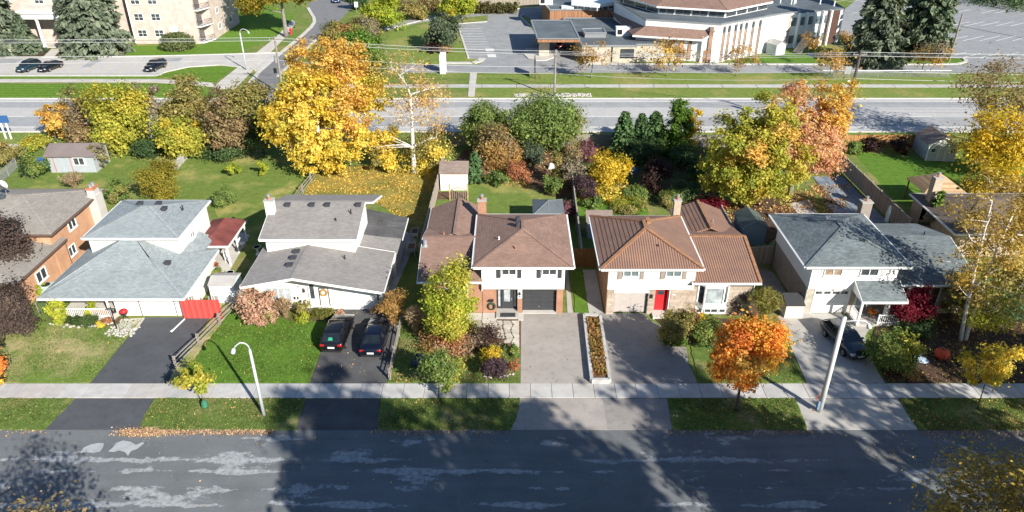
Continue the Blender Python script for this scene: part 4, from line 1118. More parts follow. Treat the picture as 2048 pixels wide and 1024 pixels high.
# ---------------------------------------------------------------- orange brick house at the left
def house0():
    H = thing('brick_house', 'orange brick house with tan-grey roofs and pale side chimney at the left edge', 'house', (-46, 60, 0))
    build(MB().box(-53, -41.65, 58.6, 67.4, 0, 4.3).box(-53, -41.7, 52.6, 58.6, 0, 2.8), 'brick_wall', m_bricko, H)
    hip_roof(H, -53.6, -41.1, 58.1, 67.9, 4.4, 6.0, sh_tan, 'X', .15, fas=plain('brown_fascia', (.14,.09,.07), .1), name='upper_roof')
    m = MB()
    slope(m, [(-41.15,52.0,2.95),(-41.15,60.1,2.95),(-46.6,60.1,4.3),(-46.6,55.5,4.3)], .15); slope(m, [(-54,52.0,2.95),(-41.15,52.0,2.95),(-46.6,55.5,4.3),(-54,55.5,4.3)], .15)
    slope(m, [(-54,60.1,4.0),(-54,55.5,4.3),(-46.6,55.5,4.3),(-46.6,60.1,4.3)], .15)
    build(m, 'low_roof', sh_tan, H)
    f = MB(); fascia(f, (-41.12,52.0,2.95), (-41.12,60.1,2.95)); fascia(f, (-54,51.97,2.95), (-41.1,51.97,2.95))
    build(f, 'gutter', MATS['brown_fascia'], H)
    c = build(MB().box(-41.66, -40.75, 65.6, 66.9, 0, 4.6).box(-41.6, -40.85, 65.8, 66.7, 4.6, 5.2), 'chimney', m_conc2, H)
    build(MB().box(-41.62, -40.83, 65.75, 66.75, 5.2, 5.4), 'chimney_crown', m_pot, c)
    for yy in (66.0, 66.5): build(MB().cyl(-41.2, yy, 5.4, 5.75, .16, .16, 10), 'chimney_pot', m_alu, c)
    window(H, -41.65, 62.2, 2.9, 1.3, .9, face='E', cols=2); window(H, -41.65, 61.0, .7, 1.2, 1.0, face='E', cols=2); window(H, -41.7, 56.0, .9, 1.5, 1.1, face='E', cols=2)
    build(MB().cyl(-41.55, 60.3, .1, 2.9, .05, .05, 8), 'downspout', MATS['brown_fascia'], H)
    build(MB().cyl(-47.6, 62.6, 5.9, 6.1, .33, .33, 16).lathe([(.36,6.08),(.30,6.2),(.15,6.28),(.01,6.3)], (-47.6,62.6,0), 16), 'sun_tube', m_glass, H)
house0()

# ---------------------------------------------------------------- brown roofed house at the right edge
def house6():
    H = thing('brick_house', 'house with brown-grey roof and ivy beside its chimney behind the birches', 'house', (49, 66, 0))
    build(MB().box(42.2, 58, 61.9, 70.4, 0, 2.75), 'brick_wall', m_bricky, H)
    sh_b = shingle('umber_shingle', (.20,.16,.135), (.15,.12,.10), .33, .15, .55, .2)
    hip_roof(H, 41.6, 58.6, 61.2, 70.2, 2.85, 4.25, sh_b, 'X', .15)
    chimney(H, 42.6, 68.0, 0, 5.6, .8, .8, m_bricky)
house6()
# ================================================================ apartment building and church across the main road
m_apt = brickm('pink_buff_brick', (.545, .45, .395), (.49, .40, .345), (.53, .46, .41), .3, .1, .012, -.2)
m_flat = plain('dark_roof_membrane', (.105, .125, .14), .3, .25, .85, .25)
m_brnf = woodm('brown_fascia_boards', (.30, .155, .085), .25)
m_tanst = brickm('tan_stone_block', (.50, .45, .36), (.42, .375, .30), (.46, .42, .35), .6, .25, .02)
sh_pink = shingle('russet_shingle', (.27, .175, .14), (.215, .14, .112), .33, .3, .6, .12)
m_wpan = siding('white_vertical_siding', (.74, .75, .75), .22, True, .04, .3)

def apartment():
    A = thing('apartment_building', 'pinkish brick apartment building with corner balconies and white columned portico', 'building', (-80, 155, 0))
    YF = 147.06
    body = [(-74.2,YF),(-61.4,YF),(-61.4,150.4),(-59.7,150.4),(-59.7,166),(-74.2,166)]
    build(MB().prism(body, 0, 12.2), 'wall', m_apt, A)
    build(MB().box(-128, -78.5, 147.6, 165, 0, 12.2), 'wall', m_apt, A)
    build(MB().box(-78.5, -74.2, 149.3, 165, 0, 12.2), 'wall', m_apt, A)
    for z in (1.35, 4.42, 7.5, 10.55):
        for x in (-72.3, -69.0): window(A, x, YF, z, 1.75, 1.35, cols=2, rows=2)
        for y in (154.2, 160.6): window(A, -59.7, y, z, 1.5, 1.2, face='E', cols=2)
    for z in (4.42, 7.5):
        for x in (-97.5, -91.0, -87.7, -84): window(A, x, 147.6, z, 1.75, 1.35, cols=2, rows=2)
    window(A, -66.0, YF, .9, 1.5, 1.1, cols=1, rows=2)
    build(MB().box(-66.95, -66.78, YF-.15, YF, .6, 3.0).box(-65.22, -65.05, YF-.15, YF, .6, 3.0).box(-66.95, -65.05, YF-.18, YF, 2.0, 3.0).prism([(-66.7,YF-.16),(-65.3,YF-.16),(-65.3,YF),(-66.7,YF)], 3.0, 3.25), 'entrance_surround', m_white, A)
    for i, z in enumerate((.1, 3.15, 6.2, 9.25)):
        b = build(MB().prism([(-61.4,YF-.05),(-60.6,YF-.05),(-59.4,150.3),(-61.4,150.3)], z, z+.2), 'balcony_floor', m_white, A)
        pts = [(-61.35,YF+.02),(-60.62,YF+.02),(-59.5,150.2)]
        r_ = MB()
        for p, q in zip(pts, pts[1:]): r_.beam((*p,z+1.2),(*q,z+1.2),.06,.05).beam((*p,z+.35),(*q,z+.35),.04,.04)
        ro = build(r_, 'railing', m_dark, b)
        for p, q in zip(pts, pts[1:]):
            n = max(2, int(math.hypot(q[0]-p[0], q[1]-p[1])/.22))
            for k in range(n+1): build(MB().box(*(lambda X, Y: (X-.015, X+.015, Y-.015, Y+.015))(p[0]+(q[0]-p[0])*k/n, p[1]+(q[1]-p[1])*k/n), z+.2, z+1.2), 'baluster', m_dark, ro)
        build(MB().box(-61.36, -61.3, 147.6, 149.9, z+.25, z+2.3), 'balcony_door', m_glass, b)
    for z in (3.15, 6.2):
        b = build(MB().prism([(-59.7,164.2),(-58.4,164.6),(-58.4,166),(-59.7,166)], z, z+.2), 'balcony_floor', m_white, A)
    # portico
    Yp = 144.1
    P = build(MB().box(-93.9, -81.2, Yp-.25, 147.6, 5.35, 6.35).box(-94.2, -80.9, Yp-.5, 147.6, 6.35, 6.75), 'portico_roof', m_white, A)
    build(MB().box(-93.5, -81.5, Yp-.1, Yp+.1, 6.75, 6.85).box(-93.5, -81.5, Yp+1.0, Yp+1.25, 6.75, 7.6), 'parapet', m_conc, P)
    for x in (-90.6, -86.3, -82.6):
        build(MB().lathe([(.42,0),(.42,.2),(.30,.3),(.27,4.9),(.38,5.1),(.38,5.35)], (x,Yp+.3,0), 14), 'column', m_white, P, smooth=False)
    build(MB().cbox(-94, -81, Yp-.3, 147.6, 0, .15), 'portico_floor', m_conc2, P)
    for ch, x in zip('MANORHOUSE', (-91.6,-90.7,-89.8,-88.9,-88.05,-85.75,-84.9,-84.0,-83.1,-82.2)):
        text_part(P, ch, x, Yp-.27, 5.62, .58, m_shut2, name='sign_letter')
    build(MB().box(-87.7, -85.3, 147.35, 147.6, .15, 3.2), 'entrance_door', m_white, A)
    build(MB().box(-87.2, -86.6, 147.3, 147.36, .3, 2.5).box(-86.4, -85.8, 147.3, 147.36, .3, 2.5), 'door_glass', m_glassb, A)
    build(MB().cyl(-88.9, 147.3, 2.6, 3.3, .25, .16, 8).cyl(-88.9, 147.3, 3.3, 3.7, .2, .02, 8), 'lantern', m_dark, A)
    build(MB().cyl(-74.0, YF-.12, .2, 12, .1, .1, 8), 'downspout', m_white, A)
apartment()

def church():
    C = thing('church_building', 'white and brown church complex with flat dark roofs and russet octagonal roof', 'church', (28, 145, 0))
    def block(name, px, z, mat, z0=0.0, px_z=None):
        return build(MB().prism(F(px, z if px_z is None else px_z), z0, z), name, mat, C)
    def roofed(px, z, wall, rim=.18):
        p = F(px, z)
        build(MB().prism(p, 0, z-.12), 'wall', wall, C)
        build(MB().prism(p, z-.12, z), 'flat_roof', m_flat, C)
        m = MB()
        for a, b in zip(p, p[1:]+p[:1]): m.beam((a[0],a[1],z+.02),(b[0],b[1],z+.02),.3,.22)
        build(m, 'parapet', m_grey, C)
    # low stone front range with windows
    p = [(12.5,132.7),(22.2,132.7),(22.2,133.6),(29.5,133.6),(29.5,156),(10.5,156),(12.0,141)]
    build(MB().prism(p, 0, 2.95), 'wall', m_tanst, C); build(MB().prism([(q[0],q[1]) for q in p], 2.95, 3.05), 'flat_roof', m_flat, C)
    m = MB()
    for a, b in zip(p, p[1:]+p[:1]): m.beam((a[0],a[1],3.06),(b[0],b[1],3.06),.3,.3)
    build(m, 'parapet', m_grey, C)
    window(C, 20.6, 132.7, 1.0, 2.4, 1.5, cols=2, frame=m_dark); window(C, 27.2, 133.6, 1.2, 1.1, 1.2, cols=1, glass=m_glassp)
    build(MB().cyl(17.9, 132.6, .1, 2.9, .1, .1, 8), 'downspout', m_dark, C)
    # raised flat roofs behind
    roofed([(1095,20),(1101,27),(1241,22),(1235,2),(1105,2)], 3.5, m_tanst)
    roofed([(1084,2),(1100,20),(1235,18),(1250,-12),(1200,-20),(1085,-18)], 4.6, m_brnf)
    roofed([(1163,58),(1170,66),(1212,66),(1206,57)], 3.9, m_grey)
    block('clerestory', [(1143,-5),(1143,4),(1195,9),(1238,2),(1238,-12)], 5.9, m_wpan, 4.6)
    wp = F([(1143,4),(1195,9),(1238,2)], 5.9)
    for a, b in zip(wp, wp[1:]):
        n = 4
        for k in range(n):
            q, r_ = [(a[0]+(b[0]-a[0])*t, a[1]+(b[1]-a[1])*t) for t in ((k+.08)/n, (k+.92)/n)]
            build(MB().beam((q[0],q[1]-.08,4.95),(r_[0],r_[1]-.08,4.95),.1,.6), 'window_pane', m_glass, C)
    # porte cochere
    cp = [(4.6,134.1),(12.1,134.1),(11.5,149.5),(3.8,149.5)]
    po = build(MB().prism(cp, 3.35, 3.95), 'canopy', m_brnf, C)
    build(MB().prism([(4.8,134.3),(11.9,134.3),(11.3,149.3),(4.0,149.3)], 3.95, 4.0), 'canopy_roof', m_flat, po)
    m = MB()
    for a, b in zip(cp, cp[1:]+cp[:1]): m.beam((a[0],a[1],4.0),(b[0],b[1],4.0),.3,.16)
    build(m, 'canopy_rim', m_grey, po)
    build(MB().box(5.0, 6.9, 137.2, 138.6, 0, 3.35), 'canopy_pillar', m_tanst, po)
    build(MB().box(4.6, 6.4, 146.2, 147.6, 0, 3.35), 'canopy_pillar', m_tanst, po)
    build(MB().prism(F([(1046,108),(1056,118),(1072,122),(1092,122),(1108,116),(1104,106),(1080,99),(1052,97)]), -.05, .16), 'canopy_island', m_conc2, C)
    for pos, s in (((1136,27),3.5), ((1246,70),3.05), ((1092,8),4.6)):
        a = g(pos[0], pos[1], s)
        u = build(MB().box(a[0]-1.4, a[0]+1.4, a[1]-.9, a[1]+.9, s, s+1.5), 'rooftop_unit', m_white, C)
        build(MB().box(a[0]-1.2, a[0]-.3, a[1]-.95, a[1]-.9, s+.3, s+1.2), 'rooftop_fan', m_dark, u)
    # sanctuary
    W = [g(1292,38,6.8), g(1443,48,6.8), g(1562,27,6.8), g(1602,22,6.8)]
    back = [(W[3][0]+1, W[3][1]+18), (W[0][0]+14, W[0][1]+40), (W[0][0]-3.5, W[0][1]+18)]
    S = W+back
    build(MB().prism(S, 0, 6.5), 'sanctuary_wall', m_wpan, C)
    build(MB().prism(S, 6.5, 6.8), 'sanctuary_rim', m_grey, C)
    build(MB().prism([(a[0]*.992+.3, a[1]+.35) for a in S], 6.8, 6.83), 'flat_roof', m_flat, C)
    a, b = W[1], W[2]
    d = ((b[0]-a[0]), (b[1]-a[1])); L = math.hypot(*d); d = (d[0]/L, d[1]/L); nrm = (d[1], -d[0])
    ang = math.atan2(d[1], d[0])
    def on(t, off): return (a[0]+d[0]*t+nrm[0]*off, a[1]+d[1]*t+nrm[1]*off)
    m_bslot = plain('brown_slot_panel', (.27, .17, .12), .4, .8)
    for t in (.25*L/6.5, 1.9, 3.6, 5.0, 6.4, 8.3, 10.2):
        p, q = on(t, .02), on(t+.42, .02)
        build(MB().beam((p[0],p[1],3.2),(q[0],q[1],3.2),.1,6.2), 'slot_window', m_bslot, C)
        build(MB().beam((p[0],p[1],5.7),(q[0],q[1],5.7),.14,1.0), 'window_pane', m_glass, C)
        p2, q2 = on(t+.5, .12), on(t+.75, .12)
        build(MB().beam((p2[0],p2[1],3.25),(q2[0],q2[1],3.25),.3,6.5), 'wall_fin', m_wpan, C)
    # front slot and door
    build(MB().box(a[0]-1.9, a[0]-1.2, a[1]-.15, a[1]+.6, 0, 6.2), 'slot_window', m_bslot, C)
    # skirt roof and lobby under it
    def onwall(px, py):
        (ax, ay), (bx, by) = W[0], W[1]
        u, v = (px-1024)/FPX, (py-512)/FPX
        dx, dy, dz = u, CC-v*SS, -SS-v*CC
        k = ((ax)*(by-ay)-(ay)*(bx-ax))/(dx*(by-ay)-dy*(bx-ax))
        return (dx*k, dy*k-.02, CAM_H+dz*k)
    e = [g3(1265,70,4.15), g3(1404,79,4.15), onwall(1433,62), onwall(1292,53)]
    m = MB(); slope(m, e, .3); slope(m, [g3(1218,22,4.15), g3(1265,70,4.15), (e[3][0],e[3][1],e[3][2]), g3(1250,16,5.6)], .3)
    build(m, 'skirt_roof', sh_pink, C)
    m = MB(); fascia(m, e[0], e[1], .3, .12); fascia(m, e[1], e[2], .3, .12)
    build(m, 'skirt_fascia', m_white, C)
    build(MB().prism([(e[0][0]+.8,e[0][1]+1.2),(e[1][0]-.5,e[1][1]+1.0),(e[2][0]-1,e[2][1]),(e[3][0],e[3][1])], 0, 4.0), 'lobby_wall', m_wpan, C)
    for t in (.62, .75, .88):
        x, y = e[0][0]+(e[1][0]-e[0][0])*t, e[0][1]+(e[1][1]-e[0][1])*t+1.0
        build(MB().box(x-.5, x+.5, y-.1, y+.2, .2, 3.9), 'lobby_panel', m_bslot if t != .75 else m_bricko, C)
    x0 = xat(1404, 133.2, 1.5)
    build(MB().prism([(x0-.3,133.0),(W[1][0]-.3,133.2),(W[1][0]-.3,W[1][1]+2),(x0-.3,W[1][1]+2)], 0, 4.6), 'vestry_wall', m_wpan, C)
    build(MB().box(x0+.2, x0+1.6, 132.93, 133.05, .1, 2.2), 'side_door', m_brnf, C)
    # clerestory drum and russet roof
    D = [g(1318,14,8.0), g(1452,22,8.0), g(1536,5,8.0)]
    far = [(D[2][0]+1, D[2][1]+14), (D[1][0]+2, D[1][1]+28), (D[0][0]+2, D[0][1]+26), (D[0][0]-7, D[0][1]+13)]
    O = D+far
    build(MB().prism(O, 6.8, 8.3), 'clerestory', m_wpan, C)
    cx = sum(q[0] for q in O)/len(O); cy = sum(q[1] for q in O)/len(O)
    EO = [(cx+(q[0]-cx)*1.06, cy+(q[1]-cy)*1.06, 8.3) for q in O]
    m = MB(); f = MB()
    for p, q in zip(EO, EO[1:]+EO[:1]):
        slope(m, [p, q, (cx, cy, 12.6)], .3); fascia(f, p, q, .3, .15); cap(m, p, (cx, cy, 12.6), .4)
    build(m, 'octagon_roof', sh_pink, C); build(f, 'octagon_fascia', m_white, C)
    ring = O[-1:]+O[:3]
    for p, q in zip(ring, ring[1:]):
        n = 4
        dx, dy = q[0]-p[0], q[1]-p[1]; l = math.hypot(dx, dy); ox, oy = dy/l*.06, -dx/l*.06
        for k in range(n):
            for s0, s1 in ((.06,.48),(.52,.94)):
                A0 = (p[0]+dx*(k+s0)/n+ox, p[1]+dy*(k+s0)/n+oy); B0 = (p[0]+dx*(k+s1)/n+ox, p[1]+dy*(k+s1)/n+oy)
                build(MB().beam((A0[0],A0[1],7.55),(B0[0],B0[1],7.55),.1,1.15), 'window_pane', m_glass, C)
    # two storey school wing with white fins
    T = [g(1562,27,6.7), g(1690,16,6.7)]
    tb = [(T[1][0]+2, T[1][1]+30), (T[0][0], T[0][1]+34)]
    build(MB().prism(T+tb, 0, 6.4), 'wing_wall', m_wpan, C); build(MB().prism(T+tb, 6.4, 6.7), 'flat_roof', m_flat, C)
    a, b = T; d = (b[0]-a[0], b[1]-a[1]); L = math.hypot(*d); d = (d[0]/L, d[1]/L); nrm = (d[1], -d[0])
    def pan(t0, t1, z0, z1, off, mat, nm, th=.12):
        p, q = on2(t0, off), on2(t1, off)
        build(MB().beam((p[0],p[1],(z0+z1)/2),(q[0],q[1],(z0+z1)/2),th,z1-z0), nm, mat, C)
    def on2(t, off): return (a[0]+d[0]*t+nrm[0]*off, a[1]+d[1]*t+nrm[1]*off)
    pan(1.2, 2.5, 0, 6.4, .06, m_bricko, 'brick_panel')
    k = 2.7
    while k < L-4.2:
        pan(k, k+1.15, 4.2, 5.7, .04, m_glassb, 'window_pane'); pan(k, k+1.15, .9, 2.4, .04, m_glassb, 'window_pane')
        pan(k+1.25, k+1.6, 0, 6.6, .3, m_white, 'wall_fin', .7)
        k += 1.85
    pan(L-4.0, L-1.0, 0, 6.4, .06, m_dkbr, 'brick_panel')
    for i, (q, r_) in enumerate(((1560,8),(1582,10),(1588,8),(1591,6),(1640,8),(1668,12))):
        s = g(q, r_, 6.7); vent_pipe(C, s[0], s[1], 6.7, 1.0, m_white, .12)
m_dkbr = brickm('dark_brown_brick', (.10, .05, .04), (.08, .04, .032), (.09, .06, .05))
church()

def small_shed(name, label, x, y, w, d, h, rz, wall, roof, rise=.7, ridge='X', doors=True, wins=True, door_mat=None, trim=None, over=.18):
    S = thing(name, label, 'shed', (x, y, 0), rz)
    m = MB(); m.box(-w/2, w/2, -d/2, d/2, 0, h)
    if ridge == 'Y':
        for s in (-1, 1): m.add([(-w/2,s*d/2,h),(w/2,s*d/2,h),(0,s*d/2,h+rise)], [(0,1,2)])
    else:
        for s in (-1, 1): m.add([(s*w/2,-d/2,h),(s*w/2,d/2,h),(s*w/2,0,h+rise)], [(0,1,2)])
    build(m, 'wall', wall, S, local=True)
    m = MB(); o = over
    if ridge == 'Y':
        k = rise/(w/2)
        slope(m, [(-w/2-o,d/2+o,h-o*k),(-w/2-o,-d/2-o,h-o*k),(0,-d/2-o,h+rise),(0,d/2+o,h+rise)], .2, .012, .06); slope(m, [(w/2+o,-d/2-o,h-o*k),(w/2+o,d/2+o,h-o*k),(0,d/2+o,h+rise),(0,-d/2-o,h+rise)], .2, .012, .06)
    else:
        k = rise/(d/2)
        slope(m, [(-w/2-o,-d/2-o,h-o*k),(w/2+o,-d/2-o,h-o*k),(w/2+o,0,h+rise),(-w/2-o,0,h+rise)], .2, .012, .06); slope(m, [(w/2+o,d/2+o,h-o*k),(-w/2-o,d/2+o,h-o*k),(-w/2-o,0,h+rise),(w/2+o,0,h+rise)], .2, .012, .06)
    build(m, 'roof', roof, S, local=True)
    if trim:
        t = MB()
        for sx in (-1, 1): t.box(sx*w/2-.06, sx*w/2+.06, -d/2-.03, -d/2+.06, 0, h)
        if ridge == 'Y':
            for sx in (-1, 1): t.beam((sx*(w/2+o), -d/2-o-.02, h-o*rise/(w/2)-.05), (0, -d/2-o-.02, h+rise-.05), .04, .14)
        build(t, 'trim', trim, S, local=True)
    if doors:
        for sx in (-1, 1): build(MB().box(doors*w+(sx-1)*.42+.02, doors*w+(sx-1)*.42+.82-.42*0-.42+.0, -d/2-.05, -d/2, .08, min(1.95, h-.1)), 'door', door_mat or wall, S, local=True)
    if wins:
        for fx in wins:
            wd = child(cached(('shw', (trim or m_white).name), lambda: mesh_of(MB().box(-.32,.32,-.05,0,0,.06).box(-.32,.32,-.05,0,.54,.6).box(-.32,-.26,-.05,0,.06,.54).box(.26,.32,-.05,0,.06,.54), 'window', trim or m_white)), 'window', S, (fx*w, -d/2, h*.5))
            child(cached(('shp',), lambda: mesh_of(MB().box(-.26,.26,-.03,-.01,.06,.54), 'pane', m_glass)), 'pane', wd)
    return S
sh_small = shingle('brown_grey_shed_shingle', (.27,.21,.18), (.22,.17,.145), .3, .2, .55, .15)
m_gsid = siding('grey_siding', (.36, .39, .42), .25, True, .06)
m_bsid = siding('blue_grey_siding', (.20, .27, .32), .25, True, .06)
m_lsid = siding('light_grey_lap_siding', (.42, .45, .47), .14)
m_csid = siding('cream_vertical_siding', (.66, .60, .52), .25, True, .05)
m_broof = plain('brown_sheet_roof', (.20, .165, .155), .12, .5, .6)
m_metal = siding('white_metal_siding', (.66, .70, .72), .3, True, .05)
m_green_roof = siding('dark_green_grey_sheet', (.085, .11, .105), .12, True)
s = small_shed('garden_shed', 'long grey shed with brown roof and pink trimmed doors in back yard', -52.9, 84.3, 5.4, 3.6, 2.3, .02, m_gsid, m_broof, .8, 'X', -.12, None, None, None, .3)
window(s, -51.9, 82.5, .95, 1.35, 1.0, cols=2)
for xx in (-2.05, -.05): build(MB().box(xx-.06, xx+.06, -1.86, -1.8, 0, 2.2), 'trim', plain('faded_pink_trim', (.42,.22,.2), .1) if xx < -1 else MATS['faded_pink_trim'], s, local=True)
small_shed('garden_shed', 'cream shed with brown shingle roof against the back yard fence', -6.6, 78.6, 3.0, 2.7, 2.3, 0, m_csid, sh_small, .8, 'X', 0, None, None, m_white)
small_shed('garden_shed', 'white metal shed with grey roof between the two white houses', -24.9, 54.6, 2.1, 2.0, 1.9, 0, m_metal, m_conc, .35, 'X', 0, None, None, None, .06)
small_shed('garden_shed', 'grey shed with white trim and two small windows on green lawn', 53.6, 88.2, 3.4, 4.2, 2.2, R(-4), m_lsid, sh_small, .95, 'Y', .06, (-.33, .36), plain('pale_shed_door', (.5,.54,.56), .05), m_white)
small_shed('garden_shed', 'blue-grey shed with dark ridged roof behind the metal-roofed house', 23.75, 65.6, 2.2, 2.9, 2.2, R(2), m_bsid, m_green_roof, .6, 'Y', 0, None, None, m_bsid)
small_shed('garden_shed', 'small grey lap-sided shed with dark door beside the board fence', 8.7, 66.6, 2.3, 2.2, 2.1, 0, m_lsid, sh_small, .6, 'X', 0, None)
small_shed('garden_shed', 'little pale grey shed on the church lawn', *g(1550,108), 2.4, 2.4, 2.1, R(28), m_lsid, m_conc, .6, 'Y', 0, None)
b = thing('storage_box', 'cream storage box with dark lid beside the white garage door', 'storage box', (23.6, 51.95, 0))
build(MB().box(-.75,.75,-.6,.6,0,1.3), 'bin', m_csid, b, local=True); build(MB().add([(-.8,-.68,1.3),(.8,-.68,1.3),(.8,.65,1.75),(-.8,.65,1.75),(-.8,-.68,1.24),(.8,-.68,1.24),(.8,.65,1.24),(-.8,.65,1.24)],[(0,1,2,3),(4,5,1,0),(5,6,2,1),(7,4,0,3),(6,7,3,2)]), 'lid', m_char, b, local=True)
# ================================================================ vehicles
m_tyre = plain('tyre_rubber', (.015,.015,.016), .2, 5, .85)
m_rim = plain('alloy_rim', (.35,.36,.37), .1, 5, .3, .5, .7)
m_cglass = glassm('tinted_car_glass', (.012,.016,.02), .03)
m_tail = plain('red_tail_lamp', (.42,.012,.015), .1, 5, .2, .6)
m_head = plain('headlamp_lens', (.55,.57,.6), .1, 5, .15, .7)
m_plate = plain('white_plate', (.7,.72,.74), .05, 5, .5)
SPEC = {
 'sedan': dict(st=[(-2.36,.76,.42,.74),(-2.28,.93,.30,.83),(-1.95,1.03,.24,.88),(-1.35,1.0,.2,.90),(0,.97,.2,.91),(.95,.96,.2,.91),(1.35,.92,.2,.90),(1.85,.84,.22,.88),(2.2,.74,.26,.83),(2.36,.58,.34,.70)],
               gh=(-1.78,1.12,-1.0,.32,.80,.60,1.0,.96,1.44), wb=(-1.38,1.38)),
 'suv': dict(st=[(-2.26,.80,.45,.78),(-2.2,1.02,.32,.87),(-1.9,1.10,.26,.91),(-1.2,1.08,.24,.93),(0,1.05,.24,.93),(.9,1.04,.24,.93),(1.3,1.0,.24,.92),(1.8,.94,.26,.90),(2.15,.84,.3,.85),(2.28,.66,.38,.72)],
             gh=(-2.12,1.05,-1.55,.2,.83,.64,1.09,1.03,1.66), wb=(-1.32,1.34)),
 'wagon': dict(st=[(-2.26,.74,.42,.76),(-2.2,.94,.30,.85),(-1.9,1.02,.24,.89),(-1.2,1.0,.2,.90),(0,.97,.2,.90),(.9,.96,.2,.90),(1.3,.93,.2,.89),(1.8,.87,.22,.87),(2.15,.77,.26,.82),(2.28,.6,.34,.7)],
               gh=(-2.12,1.1,-1.62,.25,.80,.61,1.0,.96,1.47), wb=(-1.3,1.34)),
}
def make_car(label, loc, rz, pm, kind, group=None, name='parked_car', rear_reflection=False):
    sp = SPEC[kind]
    T = thing(name, label, 'car', loc, rz, group)
    m = MB(); n = None
    ring = lambda y, zt, zb, w: [(-w*.78,y,zb),(-w*.96,y,zb+.10),(-w,y,(zb+zt)/2),(-w*.96,y,zt-.06),(-w*.84,y,zt),(-w*.4,y,zt+.03),(w*.4,y,zt+.03),(w*.84,y,zt),(w*.96,y,zt-.06),(w,y,(zb+zt)/2),(w*.96,y,zb+.10),(w*.78,y,zb)]
    rings = [ring(*s) for s in sp['st']]; n = 12
    V = [p for r_ in rings for p in r_]
    Fs = [(i*n+j, (i+1)*n+j, (i+1)*n+(j+1)%n, i*n+(j+1)%n) for i in range(len(rings)-1) for j in range(n)]
    Fs += [tuple(range(n)), tuple(range((len(rings)-1)*n+n-1, (len(rings)-1)*n-1, -1))]
    body = build(m.add(V, Fs), 'body', pm, T, smooth=True, local=True)
    yr, yf, rr_, rf, wb_, wr, zbr, zbf, zr = sp['gh']
    b4 = [(-wb_,yr,zbr),(wb_,yr,zbr),(wb_,yf,zbf),(-wb_,yf,zbf)]; t4 = [(-wr,rr_,zr-.03),(wr,rr_,zr-.03),(wr,rf,zr-.03),(-wr,rf,zr-.03)]
    def pane(nm, i, j, ins=.05):
        a, b, c, d = v3(b4[i]), v3(b4[j]), v3(t4[j]), v3(t4[i])
        def P(u, w): return (a*(1-u)+b*u)*(1-w)+(d*(1-u)+c*u)*w
        return P
    P = pane('r', 0, 1)
    build(MB().poly([P(.04,.0),P(.96,.0),P(.96,1),P(.04,1)]), 'rear_window', m_cglass, T, local=True)
    if rear_reflection: build(MB().poly([v3(P(.34,.2))+Vector((0,-.012,.004)),v3(P(.58,.18))+Vector((0,-.012,.004)),v3(P(.56,.5))+Vector((0,-.012,.004)),v3(P(.37,.52))+Vector((0,-.012,.004))]), 'painted_reflection', plain('green_reflection', (.02,.26,.13), .2, 6, .6), T, local=True)  # green patch on the rear glass, a reflection painted as colour
    P = pane('f', 2, 3)
    build(MB().poly([P(.04,.0),P(.96,.0),P(.96,1),P(.04,1)]), 'windscreen', m_cglass, T, local=True)
    for (i, j) in ((1,2),(3,0)):
        P = pane('s', i, j)
        for u0, u1 in ((.05,.49),(.53,.95)):
            build(MB().poly([P(u0,.03),P(u1,.03),P(u1,.97),P(u0,.97)]), 'side_window', m_cglass, T, local=True)
    fr = MB()
    for i in range(4): fr.tube([b4[i], t4[i]], [.05,.045], 6)
    for s in (-1, 1):
        fr.tube([(s*(wb_+.0),(yr+yf)/2-.1,(zbr+zbf)/2),(s*wr,(rr_+rf)/2,zr-.02)], .035, 6)
        fr.tube([(s*wb_,yr,zbr),(s*wb_,yf,zbf)], .035, 6)
    build(fr, 'pillars', pm, T, local=True)
    rm = []
    for k, (ins, dz) in enumerate(((-.03,-.05),(.0,.0),(.12,.028),(.3,.04))):
        rm += [(-wr+ins,rr_+ins*1.3,zr+dz),(wr-ins,rr_+ins*1.3,zr+dz),(wr-ins,rf-ins*1.3,zr+dz),(-wr+ins,rf-ins*1.3,zr+dz)]
    build(MB().add(rm, [(k*4+j, k*4+(j+1)%4, k*4+4+(j+1)%4, k*4+4+j) for k in range(3) for j in range(4)]+[(12,13,14,15)]), 'roof', pm, T, smooth=True, local=True)
    tyre = cached(('tyre', kind), lambda: mesh_of(MB().tube([(-.11,0,0),(-.09,0,0),(.09,0,0),(.11,0,0)], [.27,.325,.325,.27], 18), 'wheel', m_tyre))
    rim = cached(('rim',), lambda: mesh_of(MB().tube([(-.115,0,0),(.115,0,0)], .2, 10), 'rim', m_rim))
    for s in (-1, 1):
        for y in sp['wb']:
            w = child(tyre, 'wheel', T, (s*.84, y, .325)); child(rim, 'rim', w, (s*.012, 0, 0))
    y0, z0, _, w0 = sp['st'][1]; y1 = sp['st'][-2][0]; z1 = sp['st'][-2][1]; w1 = sp['st'][-2][3]
    for s in (-1, 1):
        build(MB().cbox(s*w0*.8-.16, s*w0*.8+.16, y0-.06, y0+.12, z0-.22, z0-.06, .02), 'tail_lamp', m_tail, T, local=True)
        build(MB().cbox(s*w1*.78-.17, s*w1*.78+.17, y1-.1, y1+.08, z1-.17, z1-.02, .02), 'headlamp', m_head, T, local=True)
        build(MB().cbox(s*(wb_+.12)-.1, s*(wb_+.12)+.1, yf-.4, yf-.28, zbf+.02, zbf+.16, .02), 'mirror', pm, T, local=True)
    build(MB().box(-.26, .26, y0-.1, y0-.06, z0-.4, z0-.26), 'license_plate', m_plate, T, local=True)
    build(MB().box(-.26, .26, sp['st'][-1][0]-.02, sp['st'][-1][0]+.02, .42, .54), 'license_plate', m_plate, T, local=True)
    build(MB().box(-.45, .45, sp['st'][-1][0]-.06, sp['st'][-1][0]+.012, .60, .70), 'grille', m_dark, T, local=True)
